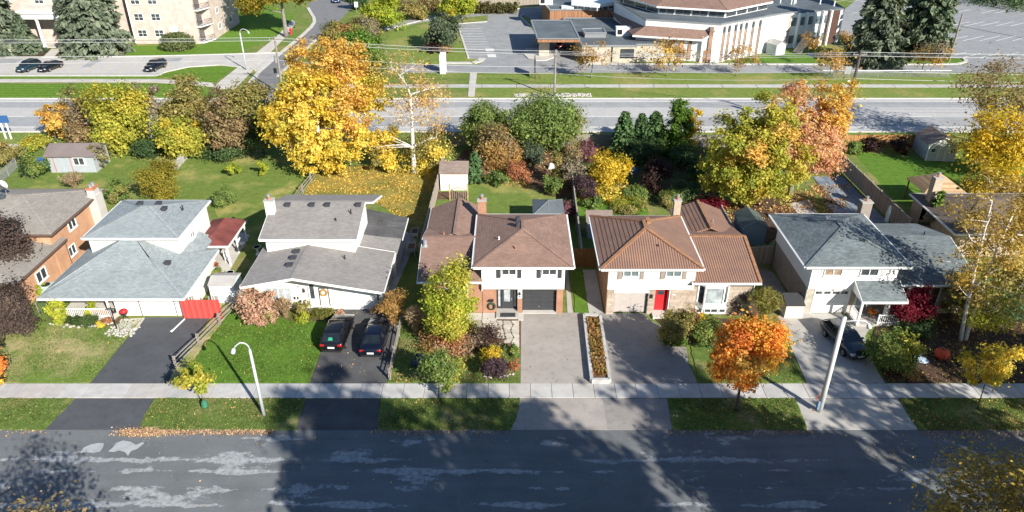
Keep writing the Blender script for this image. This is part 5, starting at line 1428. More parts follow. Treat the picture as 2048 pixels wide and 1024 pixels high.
    for yy, w_ in ((sp['st'][0][0], .72), (sp['st'][-1][0], .66)): build(MB().cbox(-w_, w_, yy-.06, yy+.06, .30, .44, .03), 'bumper', m_dark, T, local=True)
    return T
p_black = paint('black_plum_paint', (.010,.009,.011)); p_navy = paint('navy_paint', (.005,.007,.019)); p_slate = paint('slate_blue_paint', (.03,.042,.055))
p_blk2 = paint('black_car_paint', (.008,.009,.011)); p_red = paint('dark_red_paint', (.16,.012,.018)); p_blue = paint('bright_blue_paint', (.012,.045,.18)); p_teal = paint('dark_teal_paint', (.02,.05,.07))
make_car('black crossover with white plate parked on the left of two cars', (-13.95, 48.5, .035), R(-2), p_black, 'suv', rear_reflection=True)
make_car('navy sedan parked beside the rail fence, right of two cars', (-10.85, 48.0, .035), R(-1), p_navy, 'sedan')
make_car('slate blue wagon facing the street in front of the porch', (26.35, 47.6, .035), R(180+10), p_slate, 'wagon')
make_car('dark teal car parked nose-out at left in the apartment forecourt', (-84.2, 128.0, .03), R(180-10), p_teal, 'suv')
make_car('black sedan parked close beside the teal car', (-80.6, 128.3, .03), R(180-10), p_blk2, 'sedan')
make_car('black car parked alone near the grass island', (-62.3, 128.4, .03), R(180-12), p_blk2, 'suv')
make_car('dark red car standing under the church canopy', (9.3, 144.2, .03), R(-3), p_red, 'suv')
make_car('blue car driving on the shaded side street', (-43.2, 190.2, .03), R(180), p_blue, 'sedan')

# ================================================================ lamps, poles, wires
def street_lamp(label, x, y, h, r0, r1, arm, mat, head=.34):
    T = thing('street_lamp', label, 'street lamp', (x, y, 0))
    build(MB().tube([(0,0,0),(0,0,h*.5),(0,0,h)], [r0,(r0+r1)/2,r1], 12), 'pole', mat, T, local=True, smooth=True)
    a = Vector((arm[0], arm[1], 0))
    if len(arm) > 2: path = [(0,0,h-.35), a*.6+Vector((0,0,h-.3)), a*.85+Vector((0,0,h-.38)), a+Vector((0,0,h-.62))]
    else: path = [Vector((0,0,h))+a*(.5-.5*math.cos(t*math.pi/8))+Vector((0,0,.62*math.sin(t*math.pi/8)*(1 if t < 5 else .9))) for t in range(8)]
    build(MB().tube(path, r1*(.3 if len(arm) > 2 else .55), 8), 'arm', mat, T, local=True, smooth=True)
    e = Vector(path[-1]); d = a.normalized()
    build(MB().tube([e-Vector((0,0,-.05)), e+d*.05-Vector((0,0,.1)), e+d*.12-Vector((0,0,.3)), e+d*.13-Vector((0,0,.36))], [.07,.14,head*.5,.1], 10), 'lamp_head', mat, T, local=True, smooth=True)
    return T
m_lamp = plain('pale_lamp_paint', (.46,.50,.52), .06, 2, .5)
m_cpole = plain('smooth_concrete_pole', (.55,.56,.56), .1, 1.5, .7)
street_lamp('slim pale street lamp with curved arm on the left boulevard', -17.3, 39.3, 5.75, .13, .085, (-.95,-.25), m_lamp)
t = street_lamp('thick concrete street lamp with straight arm by the right driveway', 21.6, 39.75, 8.0, .195, .15, (1.75,.1,1), m_cpole)
build(MB().box(-.3,-.16,-.2,.05,.35,1.0), 'meter_box', plain('faded_blue_paint', (.16,.25,.36), .2), t, local=True)
build(MB().tube([(-.3,0,.9),(-.42,.0,1.2),(-.36,0,1.5),(-.2,0,1.55)], .035, 6), 'conduit', plain('orange_conduit', (.45,.12,.05), .1), t, local=True)
street_lamp('pale curved street lamp beside the apartment drive', *g(493,140), 6.4, .15, .09, (1.5,-.1), m_lamp)
m_pole = barkm('weathered_pole_wood', (.30,.27,.24), (.16,.14,.125))
m_pole2 = barkm('dark_pole_wood', (.15,.13,.115), (.07,.06,.055))
def upole(label, x, y, h, arm=True, extras=()):
    T = thing('utility_pole', label, 'utility pole', (x, y, 0))
    build(MB().tube([(0,0,0),(0,0,h)], [.25 if h > 11 else .2,.17 if h > 11 else .14], 10), 'pole', m_pole2 if h > 11 else m_pole, T, local=True)
    if arm:
        build(MB().beam((-.9,0,h-.5),(.9,0,h-.5),.1,.12), 'crossarm', m_pole, T, local=True)
        for s in (-.8,0,.8): build(MB().cyl(s,0,h-.45,h-.2,.05,.04,8), 'insulator', m_alu, T, local=True)
    return T
U1, U2, U3 = (44.5,94.7,11.6), (6.62,112.6,7.3), (-35.9,113.2,9.2)
t = upole('tall dark utility pole standing beside the back garden fence', *U1)
build(MB().box(-1.5,-.7,-.06,0,8.6,9.6), 'pole_sign', m_alu, t, local=True)
build(MB().tube([(0,0,7.4),(-.5,-.1,7.9),(-.9,-.2,7.7)], .04, 6), 'bracket', m_alu, t, local=True)
upole('pale utility pole on the stony verge before the church', *U2)
t = upole('utility pole with boxes at the side street corner', *U3)
build(MB().cyl(-.35,0,5.2,6.2,.25,.25,10), 'transformer', m_grey, t, local=True); build(MB().box(-.9,-.5,-.2,.2,3.6,4.3), 'signal_box', m_dark, t, local=True)
t = upole('lone pole with small brackets in the church parking lot', 79.2, 133.7, 8.4, False)
build(MB().tube([(-.1,0,6.2),(-.6,0,6.0),(-.75,0,5.5)], .04, 6).tube([(0,0,6.3),(.5,0,6.2)], .04, 6), 'bracket', m_dark, t, local=True)
m_wire = plain('bright_cable', (.5,.5,.5), .05, 3, .5)
LV = [(-.2,0),(-.55,.8),(-.55,-.8),(-2.6,0),(-3.6,0)]
ends = [(-150,113.6,9.0), U3, U2, U1, (120,93.5,11.8)]
spans = ('left of the corner pole', 'between corner pole and church pole', 'between church pole and garden pole', 'right of the garden pole')
lvn = ('top cable', 'outer upper cable', 'inner upper cable', 'middle cable', 'lowest cable')
for i in range(4):
    a, b = ends[i], ends[i+1]
    for (dz, dx), ln in zip(LV, lvn):
        pts = []
        for k in range(13):
            t_ = k/12
            pts.append((a[0]+(b[0]-a[0])*t_, a[1]+(b[1]-a[1])*t_+dx*.6, a[2]+(b[2]-a[2])*t_+dz-.7*4*t_*(1-t_)*(.5 if dz > -1 else .8)))
        tag(build(MB().tube(pts, .028, 5), 'overhead_wire', m_wire), 'pale %s of the overhead line %s' % (ln, spans[i]), 'wire', 'overhead wires along the main road')
tag(build(MB().tube([(79.2,133.7,6.3),(88,128,5.4),(97,122,5.2)], .03, 5), 'overhead_wire', m_dark), 'dark cable drooping from the parking lot pole', 'wire')

# ================================================================ fences
def fence(label, p, q, h, mat, span=2.4, boards=False, cap_=True, bw=.14, rails=True, group=None):
    dx, dy = q[0]-p[0], q[1]-p[1]; L = math.hypot(dx, dy); rz = math.atan2(dy, dx)
    T = thing('wood_fence', label, 'fence', (p[0], p[1], 0), rz, group)
    n = max(1, round(L/span)); s = L/n
    pm = cached(('fpost', h, mat.name), lambda: mesh_of(MB().box(-.06,.06,-.06,.06,0,h+.08).cbox(-.085,.085,-.085,.085,h+.082,h+.15,.03), 'post', mat))
    for i in range(n+1): child(pm, 'post', T, (i*s, 0, 0))
    k = max(3, int((s-.14)/bw))
    bm = cached(('fboard', h, mat.name, bw), lambda: mesh_of(MB().box(0,bw-.012,-.035,-.012,.06,h), 'board', mat))
    def panel():
        m = MB(); w = (s-.14)/k
        for j in range(k): m.box(.07+j*w, .07+(j+1)*w-.012, -.035+.008*(j%2), -.012, .06, h-.02*(j%3 == 1))
        return mesh_of(m, 'panel', mat)
    rm = cached(('frail', round(s,3), mat.name), lambda: mesh_of(MB().box(.06,s-.06,-.01,.05,-.045,.045), 'rail', mat))
    for i in range(n):
        if boards:
            for j in range(k): child(bm, 'board', T, (i*s+.07+j*(s-.14)/k, .004*(j%2), 0))
        else:
            o = child(cached(('fpan', round(s,3), h, mat.name, bw), panel), 'panel', T, (i*s, 0, 0)); o['kind'] = 'stuff'
        for z in (.35, h*.5, h-.15): child(rm, 'rail', T, (i*s, .0, z))
        if cap_: child(cached(('fcap', round(s,3), mat.name), lambda: mesh_of(MB().box(.06,s-.06,-.06,.07,0,.035), 'cap_rail', mat)), 'cap_rail', T, (i*s, 0, h+.005))
    return T
fence('long weathered board fence with post caps between terrace and green lawn', (39.9,88.6), (39.9,66.0), 1.95, m_fwood, 2.25)
fence('orange-brown back fence behind the maroon bushes', (40.1,90.4), (56.5,90.6), 1.8, m_owood, 2.3)
fence('grey leaning board fence beside the leaf-covered yard', (-8.7,60.6), (-8.3,84.5), 1.8, m_fwood, 2.4)
fence('board fence running back between the two brown-roofed houses', (6.55,60.0), (6.95,80.5), 1.7, m_fwood, 2.4)
fence('brown gate fence between the two brown-roofed houses', (5.6,59.8), (8.1,59.8), 1.95, m_bwood, 1.25, True)
fence('weathered fence closing the gap beside the blue-grey shed', (21.4,60.1), (24.6,60.5), 1.9, m_fwood, 1.6)
fence('weathered board fence end beside the white house with porch', (21.9,61.0), (21.9,69.5), 1.7, m_fwood, 2.1)
fence('pale back fence among the shrubs along the main road', (-8.0,91.5), (39.4,90.6), 1.65, m_rail, 2.4)
fence('wooden fence beyond the church parking lot', g(880,12), g(1088,12), 1.9, m_fwood, 2.6)
fence('short grey fence panel lying in the left back yard', g(352,343), g(374,318), 1.1, m_conc, 1.5)
R_ = thing('red_fence', 'bright red board fence panel beside the white garage', 'fence', (-27.5, 51.3, 0))
m_redp = [plain('red_fence_paint_%d' % i, c, .08, 2, .55, .35) for i, c in enumerate(((.56,.075,.065),(.50,.06,.055),(.60,.095,.08)))]
for i in range(20): build(MB().box(i*.162, i*.162+.152, -.03+.006*(i%2), .0, .05, 1.88), 'board', m_redp[i%3], R_, local=True)
for z in (.4, 1.5): build(MB().box(0,3.24,.0,.06,z-.05,z+.05), 'rail', m_redp[0], R_, local=True)
for xx in (.6, 1.05, 2.4, 2.75, 2.95, 3.1): build(MB().box(xx-.05,xx+.05,.06,.15,0,2.15), 'post', m_rail, R_, local=True)
w_ = build(MB().tube([(-27.4,51.1,.09),(-27.75,49.45,.08)], .06, 8).tube([(-27.75,49.45,.08),(-27.82,49.3,.08)], .09, 8), 'downspout_hose', m_white); tag(w_, 'white downspout hose lying across the black driveway', 'hose')
def rail_fence(label, p, q, n=None, h=1.05):
    dx, dy = q[0]-p[0], q[1]-p[1]; L = math.hypot(dx, dy); rz = math.atan2(dy, dx)
    T = thing('rail_fence', label, 'fence', (p[0], p[1], 0), rz)
    n = n or max(1, round(L/2.9)); s = L/n; rr = random.Random(int(L*10))
    for i in range(n+1):
        build(MB().box(i*s-.05,i*s+.05,-.07,-.0,0,h+.12).box(i*s-.045,i*s+.045,.05,.11,0,h+.1), 'post', m_rail, T, local=True)['kind'] = 'stuff'
        if i < n:
            for z in (.3,.62,.95):
                build(MB().tube([(i*s-.2,rr.uniform(-.02,.06),z+rr.uniform(-.04,.04)),(i*s+s*.5,.02,z+rr.uniform(-.06,.03)),(i*s+s+.2,rr.uniform(-.02,.06),z+rr.uniform(-.04,.04))], [.036,.046,.036], 6), 'rail', m_rail, T, local=True)
rail_fence('split-rail fence between black driveway and bright green lawn', (-25.5,44.6), (-23.5,53.3))
rail_fence('split-rail fence at the edge of the leaf-covered back yard', (-24.0,73.6), (-23.3,82.4))
rail_fence('split-rail fence between navy sedan and leafy front garden', (-9.05,43.2), (-9.15,51.4))
m_gwire = plain('green_chain_link', (.09,.20,.12), .1, 4, .6)
def chain_fence(label, p, q, h=1.2, mat=None):
    mat = mat or m_alu
    dx, dy = q[0]-p[0], q[1]-p[1]; L = math.hypot(dx, dy)
    T = thing('chain_link_fence', label, 'fence', (p[0], p[1], 0), math.atan2(dy, dx))
    n = max(1, round(L/2.5)); s = L/n
    for i in range(n+1): build(MB().cyl(i*s,0,0,h+.05,.035,.035,8), 'post', m_alu, T, local=True)
    build(MB().tube([(0,0,h),(L,0,h)], .028, 6), 'top_rail', m_alu, T, local=True)
    m = MB(); k = 0.0
    while k < L-.02:
        m.beam((k,0,.05),(min(k+h,L),0,.05+min(h,L-k)),.014,.014); m.beam((k,0.01,.05+min(h,L-k) if k+h > L else h),(min(k+h,L),0.01,.05 if k+h <= L else .05+h-(L-k)),.014,.014); k += .16
    build(m, 'wire_mesh', mat, T, local=True)['kind'] = 'stuff'
chain_fence('green chain-link fence between orange brick house and white house', (-39.9,51.8), (-39.7,63.0), 1.2, m_gwire)
chain_fence('chain-link fence at the far left of the back yards', g(-20,388), g(36,336), 1.3)
chain_fence('chain-link fence along the church lawn by the verge', (52,123.4), (74,123.4), 1.2)

# ================================================================ garden structures
def canopy(name, label, x, y, w, d, h, rise, roof_mat, post_mat, ridge=None, valance=None, group=None, seam=None, cat='gazebo'):
    T = thing(name, label, cat, (x, y, 0))
    for sx in (-1,1):
        for sy in ((-1,1) if d < 4.4 else (-1,0,1)): build(MB().box(sx*w/2-.06,sx*w/2+.06,sy*d/2-.06,sy*d/2+.06,0,h), 'post', post_mat, T, local=True)
    o = .25; a, b = w/2+o, d/2+o
    A, B = (0,-(ridge or 0)/2,h+rise), (0,(ridge or 0)/2,h+rise)
    m = MB()
    for s in ([(-a,-b,h),(a,-b,h),A],[(a,-b,h),(a,b,h),B,A],[(a,b,h),(-a,b,h),B],[(-a,b,h),(-a,-b,h),A,B]):
        s = [p for j, p in enumerate(s) if j == 0 or v3(p) != v3(s[j-1])]
        m.slab(s, .05)
    build(m, 'roof', roof_mat, T, local=True)
    if valance: build(MB().box(-a,a,-b-.02,-b+.03,h-.22,h-.0).box(-a,a,b-.03,b+.02,h-.22,h).box(-a-.02,-a+.03,-b,b,h-.22,h).box(a-.03,a+.02,-b,b,h-.22,h), 'valance', valance, T, local=True)
    if seam:
        k = MB()
        for p in ((-a,-b),(a,-b),(a,b),(-a,b),(0,-b),(0,b)): k.beam((p[0],p[1],h+.02),(A if p[1] < 0 else B)[:2]+(h+rise+.02,),.06,.04)
        build(k, 'roof_seam', seam, T, local=True)
    return T
m_mar = plain('faded_maroon_canvas', (.17,.05,.044), .35, .8, .8)
m_tanw = woodm('tan_cedar_boards', (.42,.28,.16), .18, False)
m_dgaz = plain('dark_sheet_roof', (.12,.14,.15), .12, 1, .5, .4)
t = canopy('garden_canopy', 'maroon canvas canopy with white frame over side patio furniture', -28.0, 62.6, 2.9, 4.9, 2.25, .7, m_mar, m_white, 3.6, m_white)
canopy('garden_gazebo', 'dark grey square gazebo on the lawn behind the middle house', 3.7, 68.2, 2.7, 3.2, 2.25, .75, m_dgaz, m_dark, None, None, None, m_grey)
canopy('garden_gazebo', 'tan wooden gazebo with hip roof on bright green lawn', 46.0, 73.4, 4.0, 3.6, 2.4, 1.45, m_tanw, m_bwood)
t = thing('patio_table', 'patio table under the maroon canvas canopy', 'table', (-28, 63, 0))
build(MB().cyl(0,0,.72,.76,.7,.7,16), 'table_top', m_white, t, local=True); build(MB().cyl(0,0,0,.72,.05,.05,8), 'leg', m_alu, t, local=True)
for i, (xx, yy, rz, lab) in enumerate(((-27.1,61.0,.5,'white garden chair at the front of the maroon canopy'),(-26.6,63.8,1.4,'white garden chair beside the right canopy post'),(-29.0,61.2,-.6,'white garden chair at the left of the maroon canopy'))):
    c = thing('garden_chair', lab, 'chair', (xx, yy, 0), rz, 'chairs under the maroon canopy')
    build(MB().box(-.26,.26,-.25,.25,.40,.45), 'seat', m_white, c, local=True); build(MB().box(-.26,.26,.22,.27,.45,.95), 'backrest', m_white, c, local=True)
    for sx in (-.22,.22):
        for sy in (-.21,.21): build(MB().box(sx-.025,sx+.025,sy-.025,sy+.025,0,.4), 'leg', m_white, c, local=True)
u = thing('patio_umbrella', 'closed white patio umbrella beside the long board fence', 'umbrella', (38.4, 67.6, 0))
build(MB().cyl(0,0,0,2.75,.03,.03,8), 'pole', m_alu, u, local=True); build(MB().lathe([(.30,.05),(.30,.1),(.05,.14)], (0,0,0), 12), 'base', m_conc, u, local=True); build(MB().lathe([(.02,2.75),(.12,2.6),(.20,1.9),(.17,1.3),(.22,.95),(.1,.9)], (0,0,0), 12), 'canopy', m_white, u, local=True, smooth=True)
ar = thing('garden_arbor', 'small wooden arbor gate behind the brown hip roof', 'arbor', (-5.9, 74.6, 0))
for sx in (-1.0,1.0): build(MB().box(sx-.06,sx+.06,-.06,.06,0,2.0), 'post', m_tanw, ar, local=True)
build(MB().tube([(math.cos(t_*math.pi/8)*.75,0,1.2+.35*math.sin(t_*math.pi/8)) for t_ in range(9)], .035, 6), 'arch', m_fwood, ar, local=True)
for k in range(7): build(MB().box(-.72+k*.24-.02,-.72+k*.24+.02,-.02,.02,.15,1.2+.33*math.sqrt(max(0,1-((-.72+k*.24)/.75)**2))), 'slat', m_fwood, ar, local=True)
for xx, yy, lab in ((-9.75,65.6,'grey raised planter nearest the leaf-covered yard'),(-9.7,62.4,'grey raised planter nearest the brown low roof')):
    c = thing('raised_planter', lab, 'planter', (xx, yy, 0), 0, 'raised planters along the side fence')
    build(MB().box(-.38,.38,-.62,-.56,.55,.9).box(-.38,.38,.56,.62,.55,.9).box(-.38,-.32,-.56,.56,.55,.9).box(.32,.38,-.56,.56,.55,.9).box(-.32,.32,-.56,.56,.55,.6), 'trough', m_conc, c, local=True); build(MB().box(-.31,.31,-.55,.55,.6,.82), 'soil', m_soil, c, local=True)
    for sx in (-.33,.33):
        for sy in (-.55,.55): build(MB().box(sx-.04,sx+.04,sy-.04,sy+.04,0,.55), 'leg', m_conc, c, local=True)
# long planter between the driveways
pl = thing('driveway_planter', 'long pale concrete planter with orange plants between two driveways', 'planter', (6.65, 47, 0))
pp = [F([(1168,636),(1200,638)]), F([(1183,767),(1219,767)])]
a0, a1, b0, b1 = pp[0][0], pp[0][1], pp[1][0], pp[1][1]
for nm, p, q in (('side_wall',a0,b0),('side_wall',a1,b1),('end_wall',a0,a1),('end_wall',b0,b1),('cross_wall',((a0[0]*.3+b0[0]*.7),(a0[1]*.3+b0[1]*.7)),((a1[0]*.3+b1[0]*.7),(a1[1]*.3+b1[1]*.7)))):
    L = math.hypot(q[0]-p[0], q[1]-p[1]); n = max(1, round(L/1.1))
    for k in range(n):
        A_ = (p[0]+(q[0]-p[0])*k/n, p[1]+(q[1]-p[1])*k/n); B_ = (p[0]+(q[0]-p[0])*(k+.985)/n, p[1]+(q[1]-p[1])*(k+.985)/n)
        build(MB().beam((A_[0],A_[1],.22),(B_[0],B_[1],.22),.24,.44), 'planter_block', m_slab[k%3], pl)
build(MB().prism([a0,a1,b1,b0], 0, .3), 'soil', m_soil, pl)

# ================================================================ small things
ac = thing('air_conditioner', 'pale green air conditioner beside the orange brick wall', 'air conditioner', (-41.0, 55.2, 0))
build(MB().cbox(-.5,.5,-.5,.5,0,.95,.06), 'casing', plain('pale_green_metal', (.40,.50,.44), .06), ac, local=True); build(MB().cyl(0,0,.951,.98,.36,.36,16), 'fan_grille', m_dark, ac, local=True)
sd = thing('satellite_dish', 'white satellite dish above the tan-grey roof ridge', 'dish', (-47.8, 63.6, 5.6))
build(MB().tube([(0,0,0),(0,0,.9)], .03, 6), 'mast', m_alu, sd, local=True)
build(MB().tube([(0,-.02,1.2),(0,-.06,1.2),(0,-.16,1.2)], [.08,.3,.5], 18), 'dish', m_white, sd, local=True, smooth=True); build(MB().tube([(0,-.1,.85),(0,-.55,1.1)], .02, 6), 'feed_arm', m_alu, sd, local=True)
bq = thing('barbecue', 'red-lidded barbecue beside the white garage door', 'barbecue', (-32.3, 51.1, .05))
build(MB().lathe([(.05,.5),(.25,.56),(.33,.7),(.33,.76)], (0,0,0), 14), 'bowl', m_dark, bq, local=True); build(MB().lathe([(.34,.76),(.30,.92),(.16,1.02),(.02,1.05)], (0,0,0), 14), 'lid', m_red, bq, local=True, smooth=True)
for k in range(3): build(MB().tube([(0,0,.6),(.3*math.cos(k*2.1),.3*math.sin(k*2.1),0)], .025, 6), 'leg', m_dark, bq, local=True)
gp = thing('lamp_post', 'black garden lamp post by the white stones', 'lamp post', (-32.4, 49.7, .05))
build(MB().cyl(0,0,0,2.2,.05,.04,8), 'pole', m_dark, gp, local=True); build(MB().beam((-.35,0,2.0),(.35,0,2.0),.06,.06), 'crossbar', m_dark, gp, local=True); build(MB().cyl(.3,0,1.65,1.98,.1,.07,8), 'lantern', m_dark, gp, local=True)
def pot(label, x, y, c1, h=.42):
    t = thing('flower_pot', label, 'flower pot', (x, y, .03))
    build(MB().lathe([(.14,0),(.24,h),(.26,h),(.22,h-.04)], (0,0,0), 12), 'pot', m_grey, t, local=True)
    return t, (x, y, .03+h)
POTS = [pot('grey pot with pink flowers at the left of the stucco garage', -14.4, 51.4, None), pot('grey pot with pink flowers at the right of the stucco garage', -11.6, 51.8, None), pot('dark pot with orange pumpkin on the porch', 30.2, 51.5, None)]
# halloween yard things
pk = thing('inflatable_pumpkin', 'orange inflatable pumpkin with carved face on dark mulch', 'pumpkin', (33.2, 45.8, .06))
m_pk = plain('orange_nylon', (.60,.085,.03), .15, 2, .6)
m = MB(); n = 24; V = []
prof = [(.05,0),(.34,.04),(.52,.26),(.55,.48),(.42,.74),(.15,.84),(.03,.80)]
for r_, z in prof:
    for k in range(n):
        t_ = 2*math.pi*k/n; rr_ = r_*(1+.07*math.cos(t_*8)); V.append((rr_*math.cos(t_), rr_*math.sin(t_), z))
build(MB().add(V, [(i*n+j, i*n+(j+1)%n, (i+1)*n+(j+1)%n, (i+1)*n+j) for i in range(len(prof)-1) for j in range(n)]), 'body', m_pk, pk, smooth=True, local=True)
build(MB().tube([(0,0,.78),(-.05,.05,.95),(-.15,.05,1.05)], [.1,.07,.05], 8), 'stem', plain('dark_green_nylon', (.03,.09,.05), .1), pk, local=True)
for sx in (-.16,.2): build(MB().add([(sx-.09,-.57,.50),(sx+.09,-.57,.50),(sx,-.55,.64)], [(0,1,2)]), 'eye', m_dark, pk, local=True)
build(MB().tube([(-.25,-.52,.36),(-.1,-.575,.27),(.1,-.575,.27),(.27,-.5,.38)], .035, 6), 'mouth', m_dark, pk, local=True)
def heap(name, label, cat, x, y, w, d, h, mat, seed, flat_=.5):
    rr = random.Random(seed); m = MB(); n, k = 16, 6; V = []
    for i in range(k):
        f_ = i/(k-1)
        for j in range(n):
            t_ = 2*math.pi*j/n; q = (1-f_*.85)*(1+.35*math.sin(t_*3+seed)*rr.uniform(.4,1)+rr.uniform(-.15,.15))
            V.append((w*.5*q*math.cos(t_), d*.5*q*math.sin(t_), h*f_**flat_+rr.uniform(-.05,.05)*h*(i > 0)))
    m.add(V, [(i*n+j, i*n+(j+1)%n, (i+1)*n+(j+1)%n, (i+1)*n+j) for i in range(k-1) for j in range(n)]+[tuple((k-1)*n+j for j in range(n))])
    o = build(m, name, mat, smooth=False); o.location = (x, y, .05)
    return tag(o, label, cat)
m_tarp = plain('blue_tarp', (.02,.11,.40), .3, 3, .4, .4)
heap('deflated_ghost', 'pale blue-white deflated ghost lying on the mulch', 'decoration', 31.2, 45.7, 1.7, 1.1, .35, plain('pale_nylon', (.42,.53,.66), .2, 3, .5), 4)
heap('deflated_figure', 'black deflated figure heaped on the mulch', 'decoration', 34.9, 45.4, 1.9, 1.2, .45, plain('black_nylon', (.012,.014,.02), .3, 4, .5), 9)
heap('tarp_pile', 'blue tarp over a pile behind the cream shed', 'tarp', -7.0, 83.4, 2.1, 1.4, 1.0, m_tarp, 2)
heap('tarp_pile', 'blue tarp and bags beside the long grey shed', 'tarp', -57.6, 83.8, 1.8, 1.6, 1.3, m_tarp, 5)
heap('tarp_pile', 'blue tarp half hidden beside the yellow shrub', 'tarp', *g(1262,345), 1.4, 1.2, .9, m_tarp, 7)
heap('covered_barbecue', 'white cover over something among the brown vines', 'cover', *g(1103,337), .8, .8, .7, m_conc2, 8, .35)
gh = thing('ghost_figure', 'white sheet ghost standing on the railed porch', 'decoration', (31.1, 51.0, .22))
build(MB().lathe([(.34,0),(.30,.3),(.24,.8),(.26,1.15),(.17,1.35),(.15,1.55),(.03,1.68)], (0,0,0), 14), 'sheet', m_white, gh, local=True, smooth=True)
for sx in (-.06,.06): build(MB().cyl(sx,-.145,1.45,1.5,.03,.03,6), 'eye', m_dark, gh, local=True)
hy = thing('fire_hydrant', 'red hydrant beside the big street tree', 'hydrant', (*g(582,68), 0))
build(MB().lathe([(.28,0),(.28,.1),(.2,.12),(.2,.9),(.26,.92),(.26,1.0),(.18,1.15),(.04,1.25)], (0,0,0), 12), 'barrel', m_red, hy, local=True); build(MB().tube([(-.38,0,.72),(.38,0,.72)], .1, 8), 'outlet', m_red, hy, local=True)
sg = thing('traffic_sign', 'white traffic sign on a post at the side street', 'sign', (*g(714,26), 0))
build(MB().cyl(0,0,0,2.4,.05,.05,8), 'post', m_alu, sg, local=True); build(MB().box(-.42,.42,-.08,-.05,1.3,2.5), 'panel', m_white, sg, local=True)
build(MB().tube([(-.12,-.09,1.62),(-.05,-.09,1.9),(.1,-.09,2.2)], .04, 6), 'symbol', m_dark, sg, local=True)
cs = thing('church_sign', 'tall white sign slab seen end-on at the church entrance', 'sign', (*g(886,146), 0))
build(MB().box(-.45,.5,-.6,1.6,0,3.2), 'slab', m_white, cs, local=True); build(MB().box(-.48,-.44,-.5,1.5,.6,2.9), 'sign_face', plain('lavender_sign_face', (.5,.5,.62), .05), cs, local=True)
es = thing('banner_frame', 'dark post with braces on the verge before the church', 'sign', (*g(1070,158), 0))
build(MB().box(-.05,.05,-.05,.05,0,3.3), 'post', m_dark, es, local=True); build(MB().box(-.06,.06,.1,3.2,.9,3.2), 'board', m_char, es, local=True)
for s in (-1,1): build(MB().beam((0,0,1.3),(s*.95,.1,0),.06,.06), 'brace', m_dark, es, local=True)
bs = thing('road_sign', 'blue sign on two white posts at the left edge', 'sign', (-67.6, 93.96, 0))
for s in (-.35,.35): build(MB().box(s-.08,s+.08,-.08,.08,0,3.1), 'post', m_white, bs, local=True)
build(MB().box(-1.9,.9,-.14,-.08,2.3,3.3), 'panel', plain('blue_sign_panel', (.03,.10,.26), .1), bs, local=True)
pg = thing('playground_frame', 'wooden play frame with yellow slide beside the church wing', 'playground', (*g(1612,106), 0), R(20))
build(MB().slab([(-2.4,-1.2,.3),(-.2,-1.2,2.9),(-.2,.9,2.9),(-2.4,.9,.3)], .12), 'ramp', m_fwood, pg, local=True)
for p_, q_ in (((-.2,-1.1,2.9),(.9,-1.1,0)),((-.2,.8,2.9),(.9,.8,0)),((-.2,-1.1,2.9),(-.5,-1.1,0)),((-.2,.8,2.9),(-.5,.8,0))): build(MB().beam(p_,q_,.12,.12), 'leg', m_fwood, pg, local=True)
build(MB().tube([(0,-.4,1.8),(.8,-.9,1.0),(1.0,-1.5,.35),(.4,-1.9,.2)], .28, 10), 'slide', plain('yellow_plastic', (.62,.36,.03), .1), pg, local=True)
build(MB().lathe([(.1,.0),(.7,.02),(.72,.25),(.6,.1)], (-.2,-1.9,0), 14), 'sandbox', plain('blue_plastic', (.06,.25,.45), .1), pg, local=True)
for x, y, lab in ((-24.6,62.3,'white bird bath on the strip of grass behind the maroon canopy'),(-25.6,57.5,'white bird bath near the white metal shed')):
    t = thing('bird_bath', lab, 'bird bath', (x, y, 0), 0, 'white bird baths between the white houses')
    build(MB().lathe([(.25,0),(.25,.08),(.1,.15),(.09,.65),(.3,.75),(.38,.85),(.33,.85),(.05,.78)], (0,0,0), 14), 'basin', m_white, t, local=True)
pu = thing('pumpkin', 'orange pumpkin on the white veranda', 'pumpkin', (-34.2, 51.35, .3))
build(MB().lathe([(.05,0),(.22,.05),(.26,.2),(.2,.36),(.05,.4)], (0,0,0), 12), 'body', m_pk, pu, local=True, smooth=True); build(MB().cyl(0,0,.38,.48,.035,.025,6), 'stem', m_bark, pu, local=True)
ob = thing('orange_bench', 'orange covered bench behind the white veranda rail', 'bench', (-34.9, 51.5, .3))
build(MB().cbox(-.9,.9,-.2,.2,.3,.5,.05), 'seat', plain('orange_cloth', (.62,.16,.05), .2, 4), ob, local=True)
for sx in (-.8,.8): build(MB().box(sx-.04,sx+.04,-.18,.18,0,.3), 'leg', m_rail, ob, local=True)
# stones
def stones(name, label, pts, mat, seed, s0=.12, s1=.3):
    rr = random.Random(seed); m = MB()
    for (x, y) in pts:
        s = rr.uniform(s0, s1); a = rr.uniform(0, 6.3); k = [(x+s*q*math.cos(a+t_), y+s*q*math.sin(a+t_)*.8) for t_, q in ((0,1),(1.3,.8),(2.5,1.05),(3.7,.9),(5,.85))]
        b = len(m.v); m.v += [(p[0],p[1],.02) for p in k]+[(x+(p[0]-x)*.6,y+(p[1]-y)*.6,.05+s*.7) for p in k]
        m.f += [tuple(b+5+i for i in range(5))]+[(b+i,b+(i+1)%5,b+5+(i+1)%5,b+5+i) for i in range(5)]; m.m += [0]*6
    return tag(build(m, name, mat), label, 'stones', None, 'stuff')
rr = random.Random(8)
m_wst = plain('white_stone', (.42,.40,.37), .3, 4, .85)
stones('verge_stones', 'white stones strewn along the road verge by the pole', [(rr.uniform(.3,12.4), 112.5+rr.uniform(0,1.6)) for _ in range(520)], m_wst, 1, .06, .2)
stones('garden_stones', 'white stones beside the front walk of the left white house', [(-33.0+rr.uniform(0,2.3), 48.6+rr.uniform(0,1.4)) for _ in range(90)], m_wst, 2, .06, .18)
